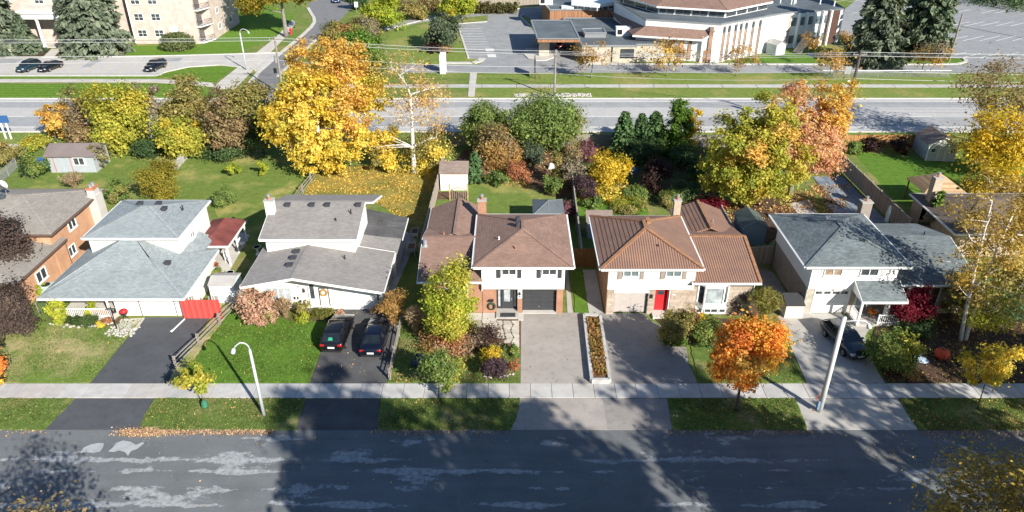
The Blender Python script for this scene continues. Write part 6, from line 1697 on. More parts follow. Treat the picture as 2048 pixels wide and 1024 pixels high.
stones('garden_stones', 'pale edging stones around the left flower bed', [g(100+q*7.0+rr.uniform(-2,2), 650+4*math.sin(q*.2)+rr.uniform(-2,3)) for q in range(20)], m_wst, 3, .1, .22)
stones('garden_stones', 'white stones at the foot of the purple bush', [g(960+rr.uniform(0,70), 750+rr.uniform(0,8)) for q in range(16)], m_wst, 4, .08, .2)
# ================================================================ plants
def leaf_mesh(name, C, size, cols, mat, rng, up=.35, aspect=1.5, drape=None, out=0.0):
    """one small folded face per leaf or leaf spray"""
    N = len(C)
    n = rng.normal(size=(N,3)); n /= np.linalg.norm(n, axis=1, keepdims=True)
    n[:,2] = np.abs(n[:,2])*(1-up)+up
    if out:
        o = C-C.mean(0); o /= np.linalg.norm(o, axis=1, keepdims=True)+1e-6
        n += o*out
    n /= np.linalg.norm(n, axis=1, keepdims=True)
    t = rng.normal(size=(N,3)) if drape is None else drape+rng.normal(size=(N,3))*.35
    t -= n*(t*n).sum(1, keepdims=True); t /= np.linalg.norm(t, axis=1, keepdims=True)+1e-9
    b = np.cross(n, t)
    s = size*np.exp(rng.normal(0, .38, (N,1))).clip(.45, 2.1)
    L, W = s*aspect*.5, s*.5
    V = np.empty((N,4,3), np.float32)
    V[:,0] = C-t*L; V[:,1] = C+b*W+n*s*.10; V[:,2] = C+t*L-n*s*.12; V[:,3] = C-b*W+n*s*.10
    me = bpy.data.meshes.new(name)
    me.vertices.add(N*4); me.vertices.foreach_set('co', V.ravel())
    me.loops.add(N*4); me.loops.foreach_set('vertex_index', np.arange(N*4, dtype=np.int32))
    me.polygons.add(N); me.polygons.foreach_set('loop_start', np.arange(0, N*4, 4, dtype=np.int32)); me.polygons.foreach_set('loop_total', np.full(N, 4, np.int32))
    me.materials.append(mat)
    at = me.attributes.new('col', 'FLOAT_COLOR', 'POINT')
    c4 = np.ones((N,4,4), np.float32); c4[:,:,:3] = cols[:,None,:]
    at.data.foreach_set('color', c4.ravel())
    me.update(calc_edges=True)
    return me
def pick(pal, k, rng):
    w = np.array([p[0] for p in pal], float); c = np.array([p[1] for p in pal], float)
    return c[rng.choice(len(pal), k, p=w/w.sum())]
def tree_mesh(seed, crown, ncl, nleaf, lsize, pals, h, tr, clus=.55, twigs=40, trunk_top=.6, limbs=9, shell=.33, lean=(0,0), jit=.22, up=.3, trunks=None, flat_=.75, bottom=.0, thick=1.0):
    """local coordinates: returns (leaf centres, colours, branch MB)"""
    rng = np.random.default_rng(seed); rr = random.Random(seed)
    vol = np.array([max(.05, e[3]*e[4]*e[5])*(e[7] if len(e) > 7 else 1) for e in crown]); vol = vol/vol.sum()
    ei = rng.choice(len(crown), ncl, p=vol)
    d = rng.normal(size=(ncl,3)); d /= np.linalg.norm(d, axis=1, keepdims=True)
    r = rng.uniform(0, 1, ncl)**shell
    E = np.array([e[:6] for e in crown], float)
    cc = E[ei,:3]+d*r[:,None]*E[ei,3:6]
    cc[:,2] = np.maximum(cc[:,2], bottom+.1)
    per = rng.multinomial(nleaf, rng.dirichlet(np.full(ncl, 2.2)))
    idx = np.repeat(np.arange(ncl), per)
    cr = clus*rng.uniform(.6, 1.35, ncl)
    off = rng.normal(size=(nleaf,3))*cr[idx][:,None]*np.array([.62,.62,.62*flat_])
    P = cc[idx]+off
    P[:,2] = np.maximum(P[:,2], .03)
    base = np.empty((ncl,3))
    for i in range(len(crown)):
        sel = ei == i
        pal = pals[crown[i][6] if len(crown[i]) > 6 else 0]
        base[sel] = pick(pal, sel.sum(), rng)
    cols = base[idx]
    alt = np.empty_like(cols)
    for i in range(len(crown)):
        sel = ei[idx] == i
        alt[sel] = pick(pals[crown[i][6] if len(crown[i]) > 6 else 0], sel.sum(), rng)
    m = rng.uniform(0, .55, (nleaf,1)); cols = cols*(1-m)+alt*m
    cols = np.clip(cols*rng.normal(1, jit, (nleaf,1)).clip(.45, 1.6), .004, .95)
    # branches
    mb = MB(); Zt = h*trunk_top
    top = Vector((lean[0], lean[1], Zt))
    nodes = []
    def path(p, q, k, bend):
        out = []
        mid = (p+q)/2+Vector((rr.uniform(-1,1),rr.uniform(-1,1),rr.uniform(-.2,.6)))*bend
        for i in range(k+1):
            t = i/k; out.append(p*(1-t)**2+mid*2*t*(1-t)+q*t*t)
        return out
    stems = trunks or [(0,0,lean[0],lean[1],1.0)]
    if tr > 0:
        for (bx, by, tx, ty, f) in stems:
            pt = path(Vector((bx,by,0)), Vector((tx,ty,Zt*f)), 6, h*.025)
            mb.tube(pt, [tr*(1.25 if i == 0 else 1-.62*i/6) for i in range(7)], 8)
            nodes += [(p, tr*(1-.62*i/6)) for i, p in enumerate(pt) if i >= 2]
        order = list(range(ncl)); rr.shuffle(order)
        for k, ci in enumerate(order[:limbs+twigs]):
            q = Vector(cc[ci])
            cand = nodes if k < limbs else nodes
            best = min(cand, key=lambda nd: (nd[0]-q).length+max(0, nd[0].z-q.z+.2)*1.5)
            L = (best[0]-q).length
            if L < .15: continue
            r0 = thick*(min(best[1]*.62, max(.016, .028*L+.01)) if k < limbs else min(best[1]*.5, .012+.012*L))
            pt = path(best[0], q, 4 if k < limbs else 3, L*.16)
            mb.tube(pt, [r0*(1-.8*i/(len(pt)-1)) for i in range(len(pt))], 6 if k < limbs else 4, cap=False)
            if k < limbs: nodes += [(p, r0*(1-.8*i/4)) for i, p in enumerate(pt) if i >= 1]
    return P, cols, mb, rng
TRI = [0]
def tree(name, label, cat, base, h, crown, ncl, nleaf, lsize, pals, tr, bark=None, seed=1, group=None, mat=None, up=.3, aspect=1.5, leafname='crown', stemname='trunk', rz=0.0, **kw):
    nleaf = int(nleaf*(.95 if seed > 302 else 1.2 if seed > 300 else 1.75)); lsize *= .66 if seed < 300 else .78 if seed < 303 else 1.05
    P, cols, mb, rng = tree_mesh(seed, crown, ncl, nleaf, lsize, pals, h, tr, up=up, **kw)
    T = thing(name, label, cat, (base[0], base[1], 0), rz, group)
    me = leaf_mesh(leafname, P, lsize, cols, mat or FOL, rng, up, aspect, None, .75)
    child(me, leafname, T)
    if mb.v: build(mb, stemname, bark or m_bark, T, local=True, smooth=True)
    TRI[0] += nleaf*2+len(mb.f)*2
    return T
def conifer(name, label, base, h, r, pal, nb, per, lsize, seed, tr=.2, top=.0, power=.9, droop=.35, group=None, lift=.05, cat='tree'):
    rng = np.random.default_rng(seed)
    z = lift*h+(h*(1-lift))*(np.arange(nb)+rng.uniform(0,1,nb))/nb
    rad = r*((1-(z-lift*h)/(h*(1-lift)))**power)*rng.uniform(.72,1.1,nb)+.12
    az = rng.uniform(0, 2*np.pi, nb)
    idx = np.repeat(np.arange(nb), np.maximum(3, (per*rad/r).astype(int)+3))
    N = len(idx); u = rng.uniform(.15, 1, N)**.7
    dirv = np.stack([np.cos(az), np.sin(az), np.zeros(nb)], 1)
    P = np.zeros((N,3)); rr_ = rad[idx]*u
    P[:,:2] = dirv[idx,:2]*rr_[:,None]; P[:,2] = z[idx]-droop*rr_*u+.12*rad[idx]*u**3
    side = np.stack([-dirv[idx,1], dirv[idx,0], np.zeros(N)], 1)
    P += side*(rng.normal(0,1,N)*.16*rad[idx]*(1.15-u))[:,None]+rng.normal(0,.06,(N,3))*r**.5
    P[:,2] = np.maximum(P[:,2], .1)
    cols = pick(pal, N, rng)*.45+pick(pal, nb, rng)[idx]*.55
    cols = np.clip(cols*rng.normal(1,.2,(N,1)).clip(.5,1.6), .004, .9)
    drape = dirv[idx]*1.0; drape[:,2] = -.25
    T = thing(name, label, cat, (base[0], base[1], 0), 0, group)
    child(leaf_mesh('crown', P, lsize, cols, NEEDLE, rng, .3, 2.0, drape, .5), 'crown', T)
    mb = MB().tube([(0,0,0),(0,0,h*.5),(0,0,h*.97)], [tr,tr*.6,.02], 8)
    for i in range(0, nb, 2): mb.tube([(0,0,z[i]),(dirv[i,0]*rad[i]*.85,dirv[i,1]*rad[i]*.85,z[i]-droop*rad[i]*.6)], [.03,.01], 4, cap=False)
    build(mb, 'trunk', m_bark, T, local=True)
    TRI[0] += N*2
    return T
def at(px, py): return g(px, py)
def dims(bx, by, x0, y0, x1, y1):
    """crown box of the survey -> half width, bottom and top height at the plant's own distance"""
    X, Y = g(bx, by)
    zt, zb = zat(y0, Y), max(0.0, zat(y1, Y))
    d = Y*CC-((zt+zb)/2-CAM_H)*SS
    return X, Y, (x1-x0)/2*d/FPX, zb, zt, ((x0+x1)/2-1024)*d/FPX-X

# palettes (leaf colours)
def pl_(*a): return [(w, c) for w, c in a]
GOLD = pl_((4,(.71,.56,.085)),(3,(.75,.61,.13)),(2,(.63,.49,.07)),(1.4,(.52,.48,.08)))
ORANGE = pl_((4,(.67,.45,.11)),(3,(.62,.38,.085)),(2,(.71,.52,.14)),(1,(.54,.41,.11)))
MAPLE_O = pl_((4,(.80,.33,.06)),(3,(.82,.43,.07)),(2,(.78,.25,.07)),(1,(.72,.50,.07)))
YGREEN = pl_((4,(.42,.42,.065)),(3,(.52,.47,.08)),(2,(.31,.36,.055)),(1,(.60,.48,.07)))
LIME = pl_((4,(.36,.42,.045)),(3,(.45,.47,.055)),(2,(.25,.33,.04)),(.6,(.52,.42,.06)))
OLIVE = pl_((4,(0.294,0.270,0.090)),(3,(0.372,0.318,0.108)),(2,(0.222,0.222,0.072)),(1,(0.444,0.336,0.120)))
BROWN = pl_((4,(0.305,0.221,0.117)),(3,(0.364,0.267,0.143)),(2,(0.240,0.189,0.098)),(1,(0.273,0.247,0.085)))
GREEN = pl_((4,(0.169,0.247,0.065)),(3,(0.215,0.293,0.078)),(2,(0.130,0.195,0.058)),(1,(0.299,0.325,0.078)))
DGREEN = pl_((4,(0.075,0.131,0.050)),(3,(0.100,0.163,0.060)),(2,(0.056,0.100,0.040)))
BGREEN = pl_((4,(0.116,0.159,0.094)),(3,(0.146,0.189,0.116)),(2,(0.082,0.116,0.069)),(1,(0.185,0.215,0.129)))
SPRUCE = pl_((4,(0.137,0.170,0.115)),(3,(0.170,0.200,0.137)),(2,(0.092,0.122,0.078)),(1,(0.207,0.229,0.148)))
CEDAR = pl_((4,(0.090,0.168,0.060)),(3,(0.120,0.210,0.072)),(2,(0.066,0.126,0.050)))
CEDARB = pl_((4,(.13,.23,.035)),(3,(.165,.275,.045)),(2,(.095,.18,.03)))
MAROON = pl_((4,(.065,.032,.03)),(3,(.09,.045,.038)),(2,(.045,.025,.025)),(1,(.12,.07,.05)))
COPPER = pl_((4,(.105,.075,.066)),(3,(.135,.10,.084)),(2,(.08,.056,.05)),(1,(.17,.125,.10)))
CRIMSON = pl_((4,(.20,.012,.03)),(3,(.15,.010,.025)),(2,(.26,.02,.04)))
PINKO = pl_((3,(0.650,0.370,0.246)),(3,(0.616,0.414,0.213)),(2,(0.694,0.448,0.190)),(2,(0.560,0.314,0.224)),(1,(0.694,0.504,0.168)))
HYDR = pl_((4,(.56,.36,.27)),(3,(.60,.42,.33)),(2,(.48,.29,.20)),(.5,(.30,.28,.08)))
BEIGE = pl_((4,(.42,.32,.20)),(3,(.36,.26,.15)),(2,(.48,.38,.27)))
RUST = pl_((4,(0.418,0.259,0.094)),(3,(0.484,0.297,0.099)),(2,(0.352,0.226,0.083)),(1,(0.374,0.286,0.088)))
YELLOW = pl_((4,(.58,.42,.035)),(3,(.64,.48,.05)),(2,(.46,.36,.03)),(1,(.34,.32,.04)))
PURPLE = pl_((4,(.10,.06,.075)),(3,(.13,.08,.09)),(2,(.07,.045,.055)))
GREYB = pl_((4,(0.288,0.244,0.194)),(3,(0.350,0.300,0.225)),(2,(0.225,0.194,0.144)),(1,(0.325,0.300,0.125)))
MAGEN = pl_((4,(.24,.09,.13)),(3,(.18,.07,.10)),(2,(.30,.13,.16)))
SALMON = pl_((4,(.46,.20,.10)),(3,(.40,.17,.09)),(2,(.52,.27,.14)))

YGM = pl_((4,(.40,.41,.065)),(3,(.50,.46,.075)),(2,(.30,.35,.055)),(1.2,(.58,.46,.09)))
def blob(name, label, cat, b, box, n, ls, pal, tr=.1, seed=1, ncl=None, clus=None, depth=1.0, bark=None, lobes=5, pals=None, group=None, stem=True, **kw):
    """tree or shrub whose crown fills a surveyed outline with several uneven lobes"""
    X, Y, hw, zb, zt, ox = dims(*b, *box)
    rr = random.Random(seed)
    zm, hz = (zb+zt)/2, max(.15, (zt-zb)/2)
    hw *= .93
    cr = [(ox, 0, zm, hw*.86, hw*.86*depth, hz*.9, 0, 1.0)]
    for i in range(lobes):
        a = i/lobes*6.283+rr.uniform(-.5,.5); k = rr.uniform(.35,.62)
        cr.append((ox+math.cos(a)*hw*.6, math.sin(a)*hw*.6*depth, zm+rr.uniform(-.6,.65)*hz, hw*k, hw*k*depth, hz*rr.uniform(.38,.6), rr.randrange(len(pals)) if pals else 0, 1.3))
    ncl = ncl or max(14, int(n/70)); clus = clus or max(.12, hw*.26)
    return tree(name, label, cat, (X, Y), zt, cr, ncl, n, ls, pals or [pal], tr, bark, seed, group, clus=clus, lean=(ox*.6, 0), bottom=max(0, zb-.2), **kw)
def tr_(label, b, box, n, ls, pal, tr, seed, **kw): return blob('tree', label, 'tree', b, box, n, ls, pal, tr, seed, **kw)
def sh_(label, b, box, n, ls, pal, seed, **kw):
    kw.setdefault('twigs', 14); kw.setdefault('limbs', 6)
    return blob('shrub', label, 'shrub', b, box, n, ls, pal, kw.pop('tr', .035), seed, leafname='foliage', stemname='stems', **kw)

# ---- row of trees along the back fences, left part
BG = 'trees along the back fences'
tr_('small bright orange tree at the end of the left tree row', (112,284), (84,203,140,283), 4200, .24, ORANGE, .1, 11, group=BG)
tr_('brown thinning tree behind the orange one', (166,282), (118,160,208,280), 5200, .24, BROWN, .16, 12, group=BG, bark=m_bark2)
tr_('yellow-green tree rising above the long grey shed', (243,297), (176,158,302,296), 11000, .27, YGREEN, .2, 13, group=BG)
tr_('grey nearly bare tree between two yellow trees', (305,292), (268,158,338,270), 1500, .22, GREYB, .15, 14, group=BG, bark=m_bark2, twigs=120, limbs=16)
tr_('olive-brown tree between grey tree and tall hedge', (372,296), (322,154,426,285), 8500, .26, OLIVE, .18, 15, group=BG)
tr_('low bright yellow-green tree in front of the row', (360,316), (316,228,412,314), 8000, .26, YGREEN, .14, 16, group=BG)
tr_('broad brown-olive tree left of the gold tree', (466,312), (408,163,520,308), 11000, .26, BROWN, .2, 17, group=BG, pals=[BROWN, OLIVE])
tr_('dark olive tree squeezed against the gold tree', (528,308), (484,160,566,300), 8000, .25, OLIVE, .16, 18, group=BG, pals=[OLIVE, DGREEN])
sh_('dark green undergrowth below the brown-olive tree', (440,318), (398,285,490,317), 3200, .2, DGREEN, 19)
sh_('dark green bushes between shed and yellow trees', (228,300), (190,255,262,300), 3000, .2, GREEN, 20)
sh_('dark undergrowth below the low yellow tree', (300,315), (262,280,330,314), 2600, .2, DGREEN, 21)
# ---- the big gold trees and the birch
X, Y = g(635,345)
tree('gold_tree', 'huge golden-yellow tree in the middle of the back row', 'tree', (X+.9, Y), 12.4,
     [(-2.2,0,6.6,3.9,3.6,4.6,0,1),(1.6,-.5,4.6,4.0,3.4,3.8,0,1),(-.6,.4,9.4,4.0,3.4,2.9,0,1),(-4.6,.2,6.6,2.2,2.4,2.2,0,1.2),(3.4,.6,7.4,2.6,2.8,3.2,1,1),(-.4,-1.4,2.9,3.0,2.4,2.3,0,1)], 300, 30000, .27, [GOLD, ORANGE], .34, m_birch, 31, group=BG, clus=.62, twigs=60, limbs=14)
X, Y = g(690,338)
tree('orange_tree', 'tall orange tree behind the golden one', 'tree', (X, Y+2.5), 15.6,
     [(-2.4,0,12.0,3.4,3,3.2,0,1),(1.6,.5,10.8,3.0,3,3.4,0,1),(3.8,0,8.0,2.4,2.6,3.4,1,1),(-4.0,0,9.6,2.4,2.6,2.8,0,1),(.2,0,13.4,2.2,2.2,1.9,0,1)], 170, 15000, .25, [ORANGE, GOLD], .3, m_birch, 32, group=BG, clus=.62, twigs=80, limbs=16)
X, Y = g(828,345)
tree('birch_tree', 'white-barked nearly bare birch with a few orange leaves', 'tree', (X, Y), 15.4,
     [(0,0,10.4,4.0,3.6,4.6,0,1),(-1.4,0,13.2,2.4,2.2,2.0,0,1),(2.2,0,8.8,2.6,2.4,3.4,0,1.5),(3.2,.4,6.4,2.0,2.0,2.2,0,1),(-3.0,-.5,4.4,1.8,1.8,1.8,0,.7)], 300, 2600, .18, [pl_((3,(.62,.42,.16)),(2,(.56,.34,.10)),(2,(.60,.46,.22)))], .30, m_birch, 33, group=BG, clus=.85, twigs=240, limbs=60, trunk_top=.62, lean=(.2,0), thick=1.8)
sh_('yellow-olive shrub between gold tree and birch', (775,338), (738,245,806,335), 3800, .24, GOLD, 34, pals=[GOLD, OLIVE])
sh_('olive scrub at the foot of the white birch', (862,336), (800,262,912,335), 3000, .22, OLIVE, 35, pals=[OLIVE, GOLD])
# ---- middle
tr_('green rounded tree left of the pair beyond the middle yard', (968,302), (922,200,1020,296), 8500, .24, GREEN, .16, 41, group=BG, pals=[GREEN, OLIVE])
tr_('big green rounded tree beside the main road', (1090,298), (1006,193,1172,292), 16000, .25, GREEN, .22, 42, group=BG, pals=[GREEN, GREEN, OLIVE])
tr_('bronze-brown tree over the middle back garden', (993,332), (948,244,1042,330), 7000, .22, BROWN, .14, 43, group=BG, pals=[BROWN, OLIVE, RUST])
sh_('blue-green bush in the middle back garden', (1070,330), (1044,288,1092,330), 2600, .18, BGREEN, 44)
sh_('tangled grey-brown vine thicket by the board fence', (1138,378), (1108,282,1172,376), 4200, .17, GREYB, 45, pals=[GREYB, BROWN, OLIVE], twigs=60, limbs=12)
sh_('purple-grey bush leaning over the board fence', (1165,398), (1140,345,1196,398), 2400, .15, PURPLE, 46)
sh_('dark green bush behind the dark gazebo', (1108,392), (1082,350,1124,390), 2600, .17, GREEN, 47)
sh_('magenta bush at the right of the dark gazebo', (1133,440), (1112,408,1155,440), 2400, .13, MAGEN, 48)
sh_('salmon-orange small shrub on the garden slope', (1035,365), (1008,322,1062,360), 1900, .15, SALMON, 49, twigs=40)
sh_('yellow-leaved big shrub in the neighbouring back yard', (1212,372), (1164,303,1264,370), 5200, .22, YELLOW, 50)
sh_('pinkish-red shrub in front of the pale back fence', (1172,322), (1144,280,1204,320), 2300, .17, MAGEN, 51, pals=[MAGEN, BROWN])
conifer('cedar_tree', 'dark narrow cedar beside the cream shed', at(950,368), 3.9, 1.0, CEDAR, 90, 22, .2, 52, .1, power=.55, droop=.1, lift=.02)
sh_('pale ornamental grass right of the narrow cedar', (975,350), (958,330,990,352), 900, .17, BEIGE, 53)
sh_('low dark junipers at the lawn edge by the slope', (998,372), (978,345,1022,372), 1500, .17, GREEN, 54)
sh_('golden ground shrubs along the middle garden slope', (1000,345), (965,312,1040,342), 2400, .16, RUST, 55, pals=[RUST, OLIVE])
for i, (bx, by, x0, y0, x1, pal, lab) in enumerate(((1245,312,1224,224,1266,CEDAR,'leftmost of the three dark pointed cedars'),(1278,306,1262,229,1294,CEDAR,'middle one of the three dark pointed cedars'),(1306,306,1286,224,1328,CEDAR,'rightmost of the three dark pointed cedars'))):
    X, Y = g(bx, by); h = zat(y0, Y)
    conifer('cedar_tree', lab, (X, Y), h, (x1-x0)/2*65/FPX*1.9, pal, 260, 44, .2, 60+i, .12, power=.55, droop=.15, lift=.02, group='pointed cedars by the main road')
X, Y = g(1357,312)
tree('columnar_tree', 'bright green columnar tree with a yellow right side', 'tree', (X, Y), 7.1, [(-.4,0,3.8,1.8,1.5,3.5,0,1),(-.2,0,5.8,1.15,1.0,1.7,0,1.3),(1.4,0,3.6,1.0,1.1,2.7,1,.8),(-1.0,-.4,2.0,1.5,1.3,1.8,0,1)], 160, 10000, .22, [CEDARB, YELLOW], .12, m_bark, 64, clus=.4, up=.1)
sh_('dark green shrubs below the pointed cedars', (1275,322), (1236,280,1330,322), 4200, .2, DGREEN, 65)
sh_('dark green shrub below the bright columnar tree', (1370,335), (1335,290,1402,334), 2800, .2, DGREEN, 66)
sh_('dark maroon bush behind the metal-roofed house', (1312,378), (1280,320,1346,375), 3600, .18, MAROON, 67)
sh_('crimson shrub behind the metal roof', (1420,425), (1384,398,1452,425), 2600, .16, CRIMSON, 68)
sh_('low yellow-green flowers behind the metal roof', (1255,425), (1228,404,1310,425), 1800, .14, OLIVE, 69, pals=[OLIVE, YGREEN])
sh_('golden ground cover in the neighbouring back yard', (1215,392), (1180,372,1258,392), 1600, .15, GOLD, 70)
for i, (bx, by, x0, y0, x1, y1, pal, lab) in enumerate(((1372,402,1345,362,1402,400,DGREEN,'dark green shrub left of the big maple trunk'),(1335,412,1312,385,1362,411,OLIVE,'olive shrub in the shaded back garden'),(1268,398,1246,372,1296,397,GREEN,'green perennials beside the golden ground cover'),(1395,360,1372,322,1420,358,DGREEN,'dark bush behind the big maple'),(1180,415,1164,396,1200,414,GREEN,'small green plants beside the board fence'))):
    sh_(lab, (bx,by), (x0,y0,x1,y1), 2400, .16, pal, 230+i, pals=[pal, GREEN])
# ---- the big many coloured maples
X, Y = g(1490,418)
tree('maple_tree', 'big yellow-green maple behind the metal-roofed house', 'tree', (X, Y), 13.0,
     [(-1.2,0,6.6,4.2,3.8,4.4,0,1),(-2.8,-.2,4.6,3.0,3.0,2.8,0,1),(.6,0,9.6,3.4,3.2,3.0,0,1),(2.6,-.4,5.4,3.0,3.0,3.6,0,1),(-.6,-.6,3.2,3.6,3.0,1.9,0,1),(3.2,.2,8.2,2.2,2.2,2.4,1,1),(-.6,-2.6,7.4,1.6,1.4,1.8,2,1.2),(1.8,-2.4,9.8,1.5,1.3,1.6,2,1.2),(-3.4,-1.4,6.6,1.3,1.3,1.4,2,1.0)], 300, 28000, .24, [YGM, PINKO, ORANGE], .32, m_bark, 71, clus=.6, twigs=60, limbs=14, group=BG)
X, Y = g(1580,392)
tree('maple_tree', 'big pink and orange maple beside the terrace', 'tree', (X, Y), 14.6,
     [(.4,0,7.2,3.8,3.6,4.6,0,1),(2.6,0,6.0,2.6,2.8,3.6,0,1),(-1.4,0,10.0,2.8,2.8,3.0,0,1),(2.4,.3,10.4,2.8,2.6,2.8,1,1),(3.4,.5,12.4,1.9,1.9,1.9,1,1),(-.4,-.3,4.2,2.2,2.2,1.8,0,1)], 240, 19000, .22, [PINKO, ORANGE], .3, m_bark2, 72, clus=.58, twigs=90, limbs=14, group=BG)
# ---- right side
tr_('yellow-gold tree right of the grey shed', (2000,352), (1918,200,2075,346), 6000, .26, GOLD, .24, 81, pals=[YELLOW, GOLD, YGREEN])
tr_('brown thinning tall tree behind the yellow one', (2020,300), (1918,108,2100,258), 4500, .24, BROWN, .24, 82, bark=m_bark2, twigs=90)
sh_('bright green bush against the orange fence', (1703,308), (1684,274,1724,308), 1900, .18, GREEN, 83)
sh_('maroon bush left of two along the orange fence', (1747,304), (1726,276,1768,303), 1600, .17, MAROON, 84, group='maroon bushes along the orange fence')
sh_('rounded maroon bush next to the grey shed', (1803,308), (1784,274,1822,306), 2000, .17, MAROON, 85, group='maroon bushes along the orange fence')
sh_('yellow shrub right of the tan gazebo', (1985,400), (1935,330,2060,398), 4200, .22, YELLOW, 86, pals=[YELLOW, RUST])
conifer('ivy_column', 'ivy-covered pillar beside the brown-grey roof', (42.6,66.8), 4.6, .55, CEDARB, 120, 14, .17, 87, .1, power=.2, droop=.1, lift=.0, cat='ivy')
sh_('bare brown bush beside the brick chimney', (1880,470), (1846,408,1905,468), 1400, .15, GREYB, 88, twigs=60, limbs=10)
X, Y = g(1926,682)
tree('birch_tree', 'tall twin-stemmed white birch in front of the right house', 'tree', (X, Y), 14.6,
     [(-1.0,1.2,11.6,2.6,2.4,2.6,0,.8),(1.0,.6,9.0,2.8,2.6,3.0,0,1.4),(-1.6,.8,7.4,2.0,2.0,2.6,0,.7),(1.4,-.2,5.4,2.4,2.2,2.4,1,1.5),(-.4,.6,5.0,2.0,1.8,1.8,0,.9),(1.2,-.2,3.2,2.2,1.8,1.4,2,1.0)], 240, 8200, .17, [pl_((3,(.50,.36,.09)),(3,(.36,.26,.075)),(2,(.50,.37,.09))), OLIVE, YGREEN], .15, m_birch, 91, clus=.62, twigs=150, limbs=22, thick=1.5, trunk_top=.84, trunks=[(-.25,0,-1.5,.2,1.0),(.2,.1,.5,.3,.95)])
X, Y = g(2052,575)
tree('gold_tree', 'golden birch crown at the right edge', 'tree', (X, Y), 13.5, [(-.6,0,9.8,2.8,2.6,3.4,0,1),(-1.2,0,6.0,2.4,2.4,2.8,0,1),(.6,.5,11.8,2.0,2.0,1.8,0,1)], 140, 9500, .19, [pl_((3,(.58,.42,.08)),(2,(.50,.34,.08)),(2,(.62,.48,.11))), RUST], .2, m_birch, 92, clus=.6)
sh_('dark olive tall shrub left of the twin birch', (1912,640), (1884,560,1960,640), 3600, .14, OLIVE, 93)
sh_('crimson Japanese maple before the tall windows', (1832,650), (1790,578,1872,648), 5200, .13, CRIMSON, 94, tr=.06)
sh_('dark evergreen mound under the crimson maple', (1822,668), (1788,640,1868,668), 2200, .13, DGREEN, 95)
sh_('bushy green shrub between driveway and pumpkin', (1786,742), (1740,650,1838,742), 6000, .14, GREEN, 96, pals=[GREEN, GREEN, YGREEN], tr=.05)
sh_('rusty small plants at the foot of the green shrub', (1812,745), (1785,715,1845,745), 900, .11, RUST, 97)
sh_('shaded shrub at the right edge of the mulch', (2010,640), (1965,590,2060,640), 2600, .16, DGREEN, 98)
tr_('young golden sapling on the right boulevard', (1954,819), (1928,682,2024,775), 2300, .15, GOLD, .045, 99, pals=[GOLD, YELLOW])
tr_('round orange-red maple on the boulevard', (1473,822), (1426,638,1560,774), 15000, .17, MAPLE_O, .12, 100, twigs=50, limbs=12, lobes=6, pals=[MAPLE_O, MAPLE_O, YELLOW, ORANGE])
# ---- front of the metal roofed house
sh_('large olive shrub beside the front walk', (1352,690), (1318,618,1384,684), 4600, .13, OLIVE, 101, pals=[OLIVE, OLIVE, GREEN])
sh_('small orange-red burning bush by the red door', (1386,660), (1368,617,1404,655), 2000, .11, SALMON, 102, pals=[SALMON, MAPLE_O])
sh_('yellow chrysanthemum mound below the bow window', (1408,656), (1394,630,1424,655), 1500, .10, YELLOW, 103)
sh_('green perennials in front of the chrysanthemums', (1420,690), (1384,640,1446,690), 3600, .12, GREEN, 104)
sh_('bright green hosta clump at the drive edge', (1345,694), (1318,664,1372,694), 2000, .13, CEDARB, 105)
sh_('dark green perennials beside the orange maple', (1440,690), (1400,655,1470,690), 2400, .12, DGREEN, 106)
sh_('grey bare twiggy bush beside the bow window', (1478,630), (1456,588,1502,628), 900, .09, PURPLE, 107, twigs=60)
def plume(label, b, box, n, pal, seed, ls=.16):
    X, Y, hw, zb, zt, ox = dims(*b, *box); rng = np.random.default_rng(seed); N = n
    a = rng.uniform(0, 6.283, N); u = rng.uniform(0,1,N)**.6; t = rng.uniform(0,1,N)
    rad = hw*u*(t**1.3); P = np.stack([np.cos(a)*rad, np.sin(a)*rad, zt*(t*(1.05-.35*u*t))], 1)
    dr = np.stack([np.cos(a)*u*.7, np.sin(a)*u*.7, np.ones(N)-.5*t], 1)
    cols = np.clip(pick(pal, N, rng)*rng.normal(1,.2,(N,1)).clip(.5,1.5), .01, .9)
    T = thing('ornamental_grass', label, 'grass clump', (X, Y, .04))
    child(leaf_mesh('blades', P, .05, cols, FOL, rng, .0, ls/.05*1.6, dr), 'blades', T)
OLG = pl_((4,(.22,.22,.05)),(3,(.28,.26,.07)),(2,(.36,.31,.12)))
plume('tall olive ornamental grass at the stone house corner', (1524,645), (1486,578,1566,645), 3200, OLG, 110, .26)
plume('beige plumed grass beside the yellow-green tree', (832,668), (812,612,858,668), 2200, BEIGE, 111, .22)
plume('beige grass clump beside the pink hydrangea', (572,636), (552,598,592,636), 1600, BEIGE, 112, .2)
plume('tan and green grass clump behind the tan-grey roof', (150,378), (122,345,178,378), 1500, BEIGE, 113, .24)
# ---- front garden of the middle house
tr_('bright yellow-green tree before the brick wall', (893,690), (843,522,948,684), 15000, .15, LIME, .1, 120, lobes=7, pals=[LIME, LIME, LIME, YGREEN], shell=.5)
sh_('small yellow-green shrub against the brick wall', (955,624), (943,583,962,622), 700, .1, LIME, 121)
sh_('rust-coloured low shrubs across the leafy front garden', (888,700), (835,660,948,700), 3600, .12, SALMON, 122, pals=[SALMON, RUST, BEIGE], depth=.6)
sh_('wine-brown twiggy shrub beside the flagstones', (962,690), (918,652,1018,690), 3200, .11, MAROON, 123, pals=[MAROON, GREYB], depth=.7)
sh_('yellow spirea bush at the garden centre', (982,725), (962,690,1008,724), 2000, .12, YELLOW, 124, pals=[YELLOW, YGREEN])
sh_('purple barberry mound near the pavement', (995,756), (962,714,1028,754), 3200, .10, PURPLE, 125)
sh_('small red-leaved plants right of the purple mound', (1030,745), (1018,712,1040,745), 600, .1, SALMON, 126)
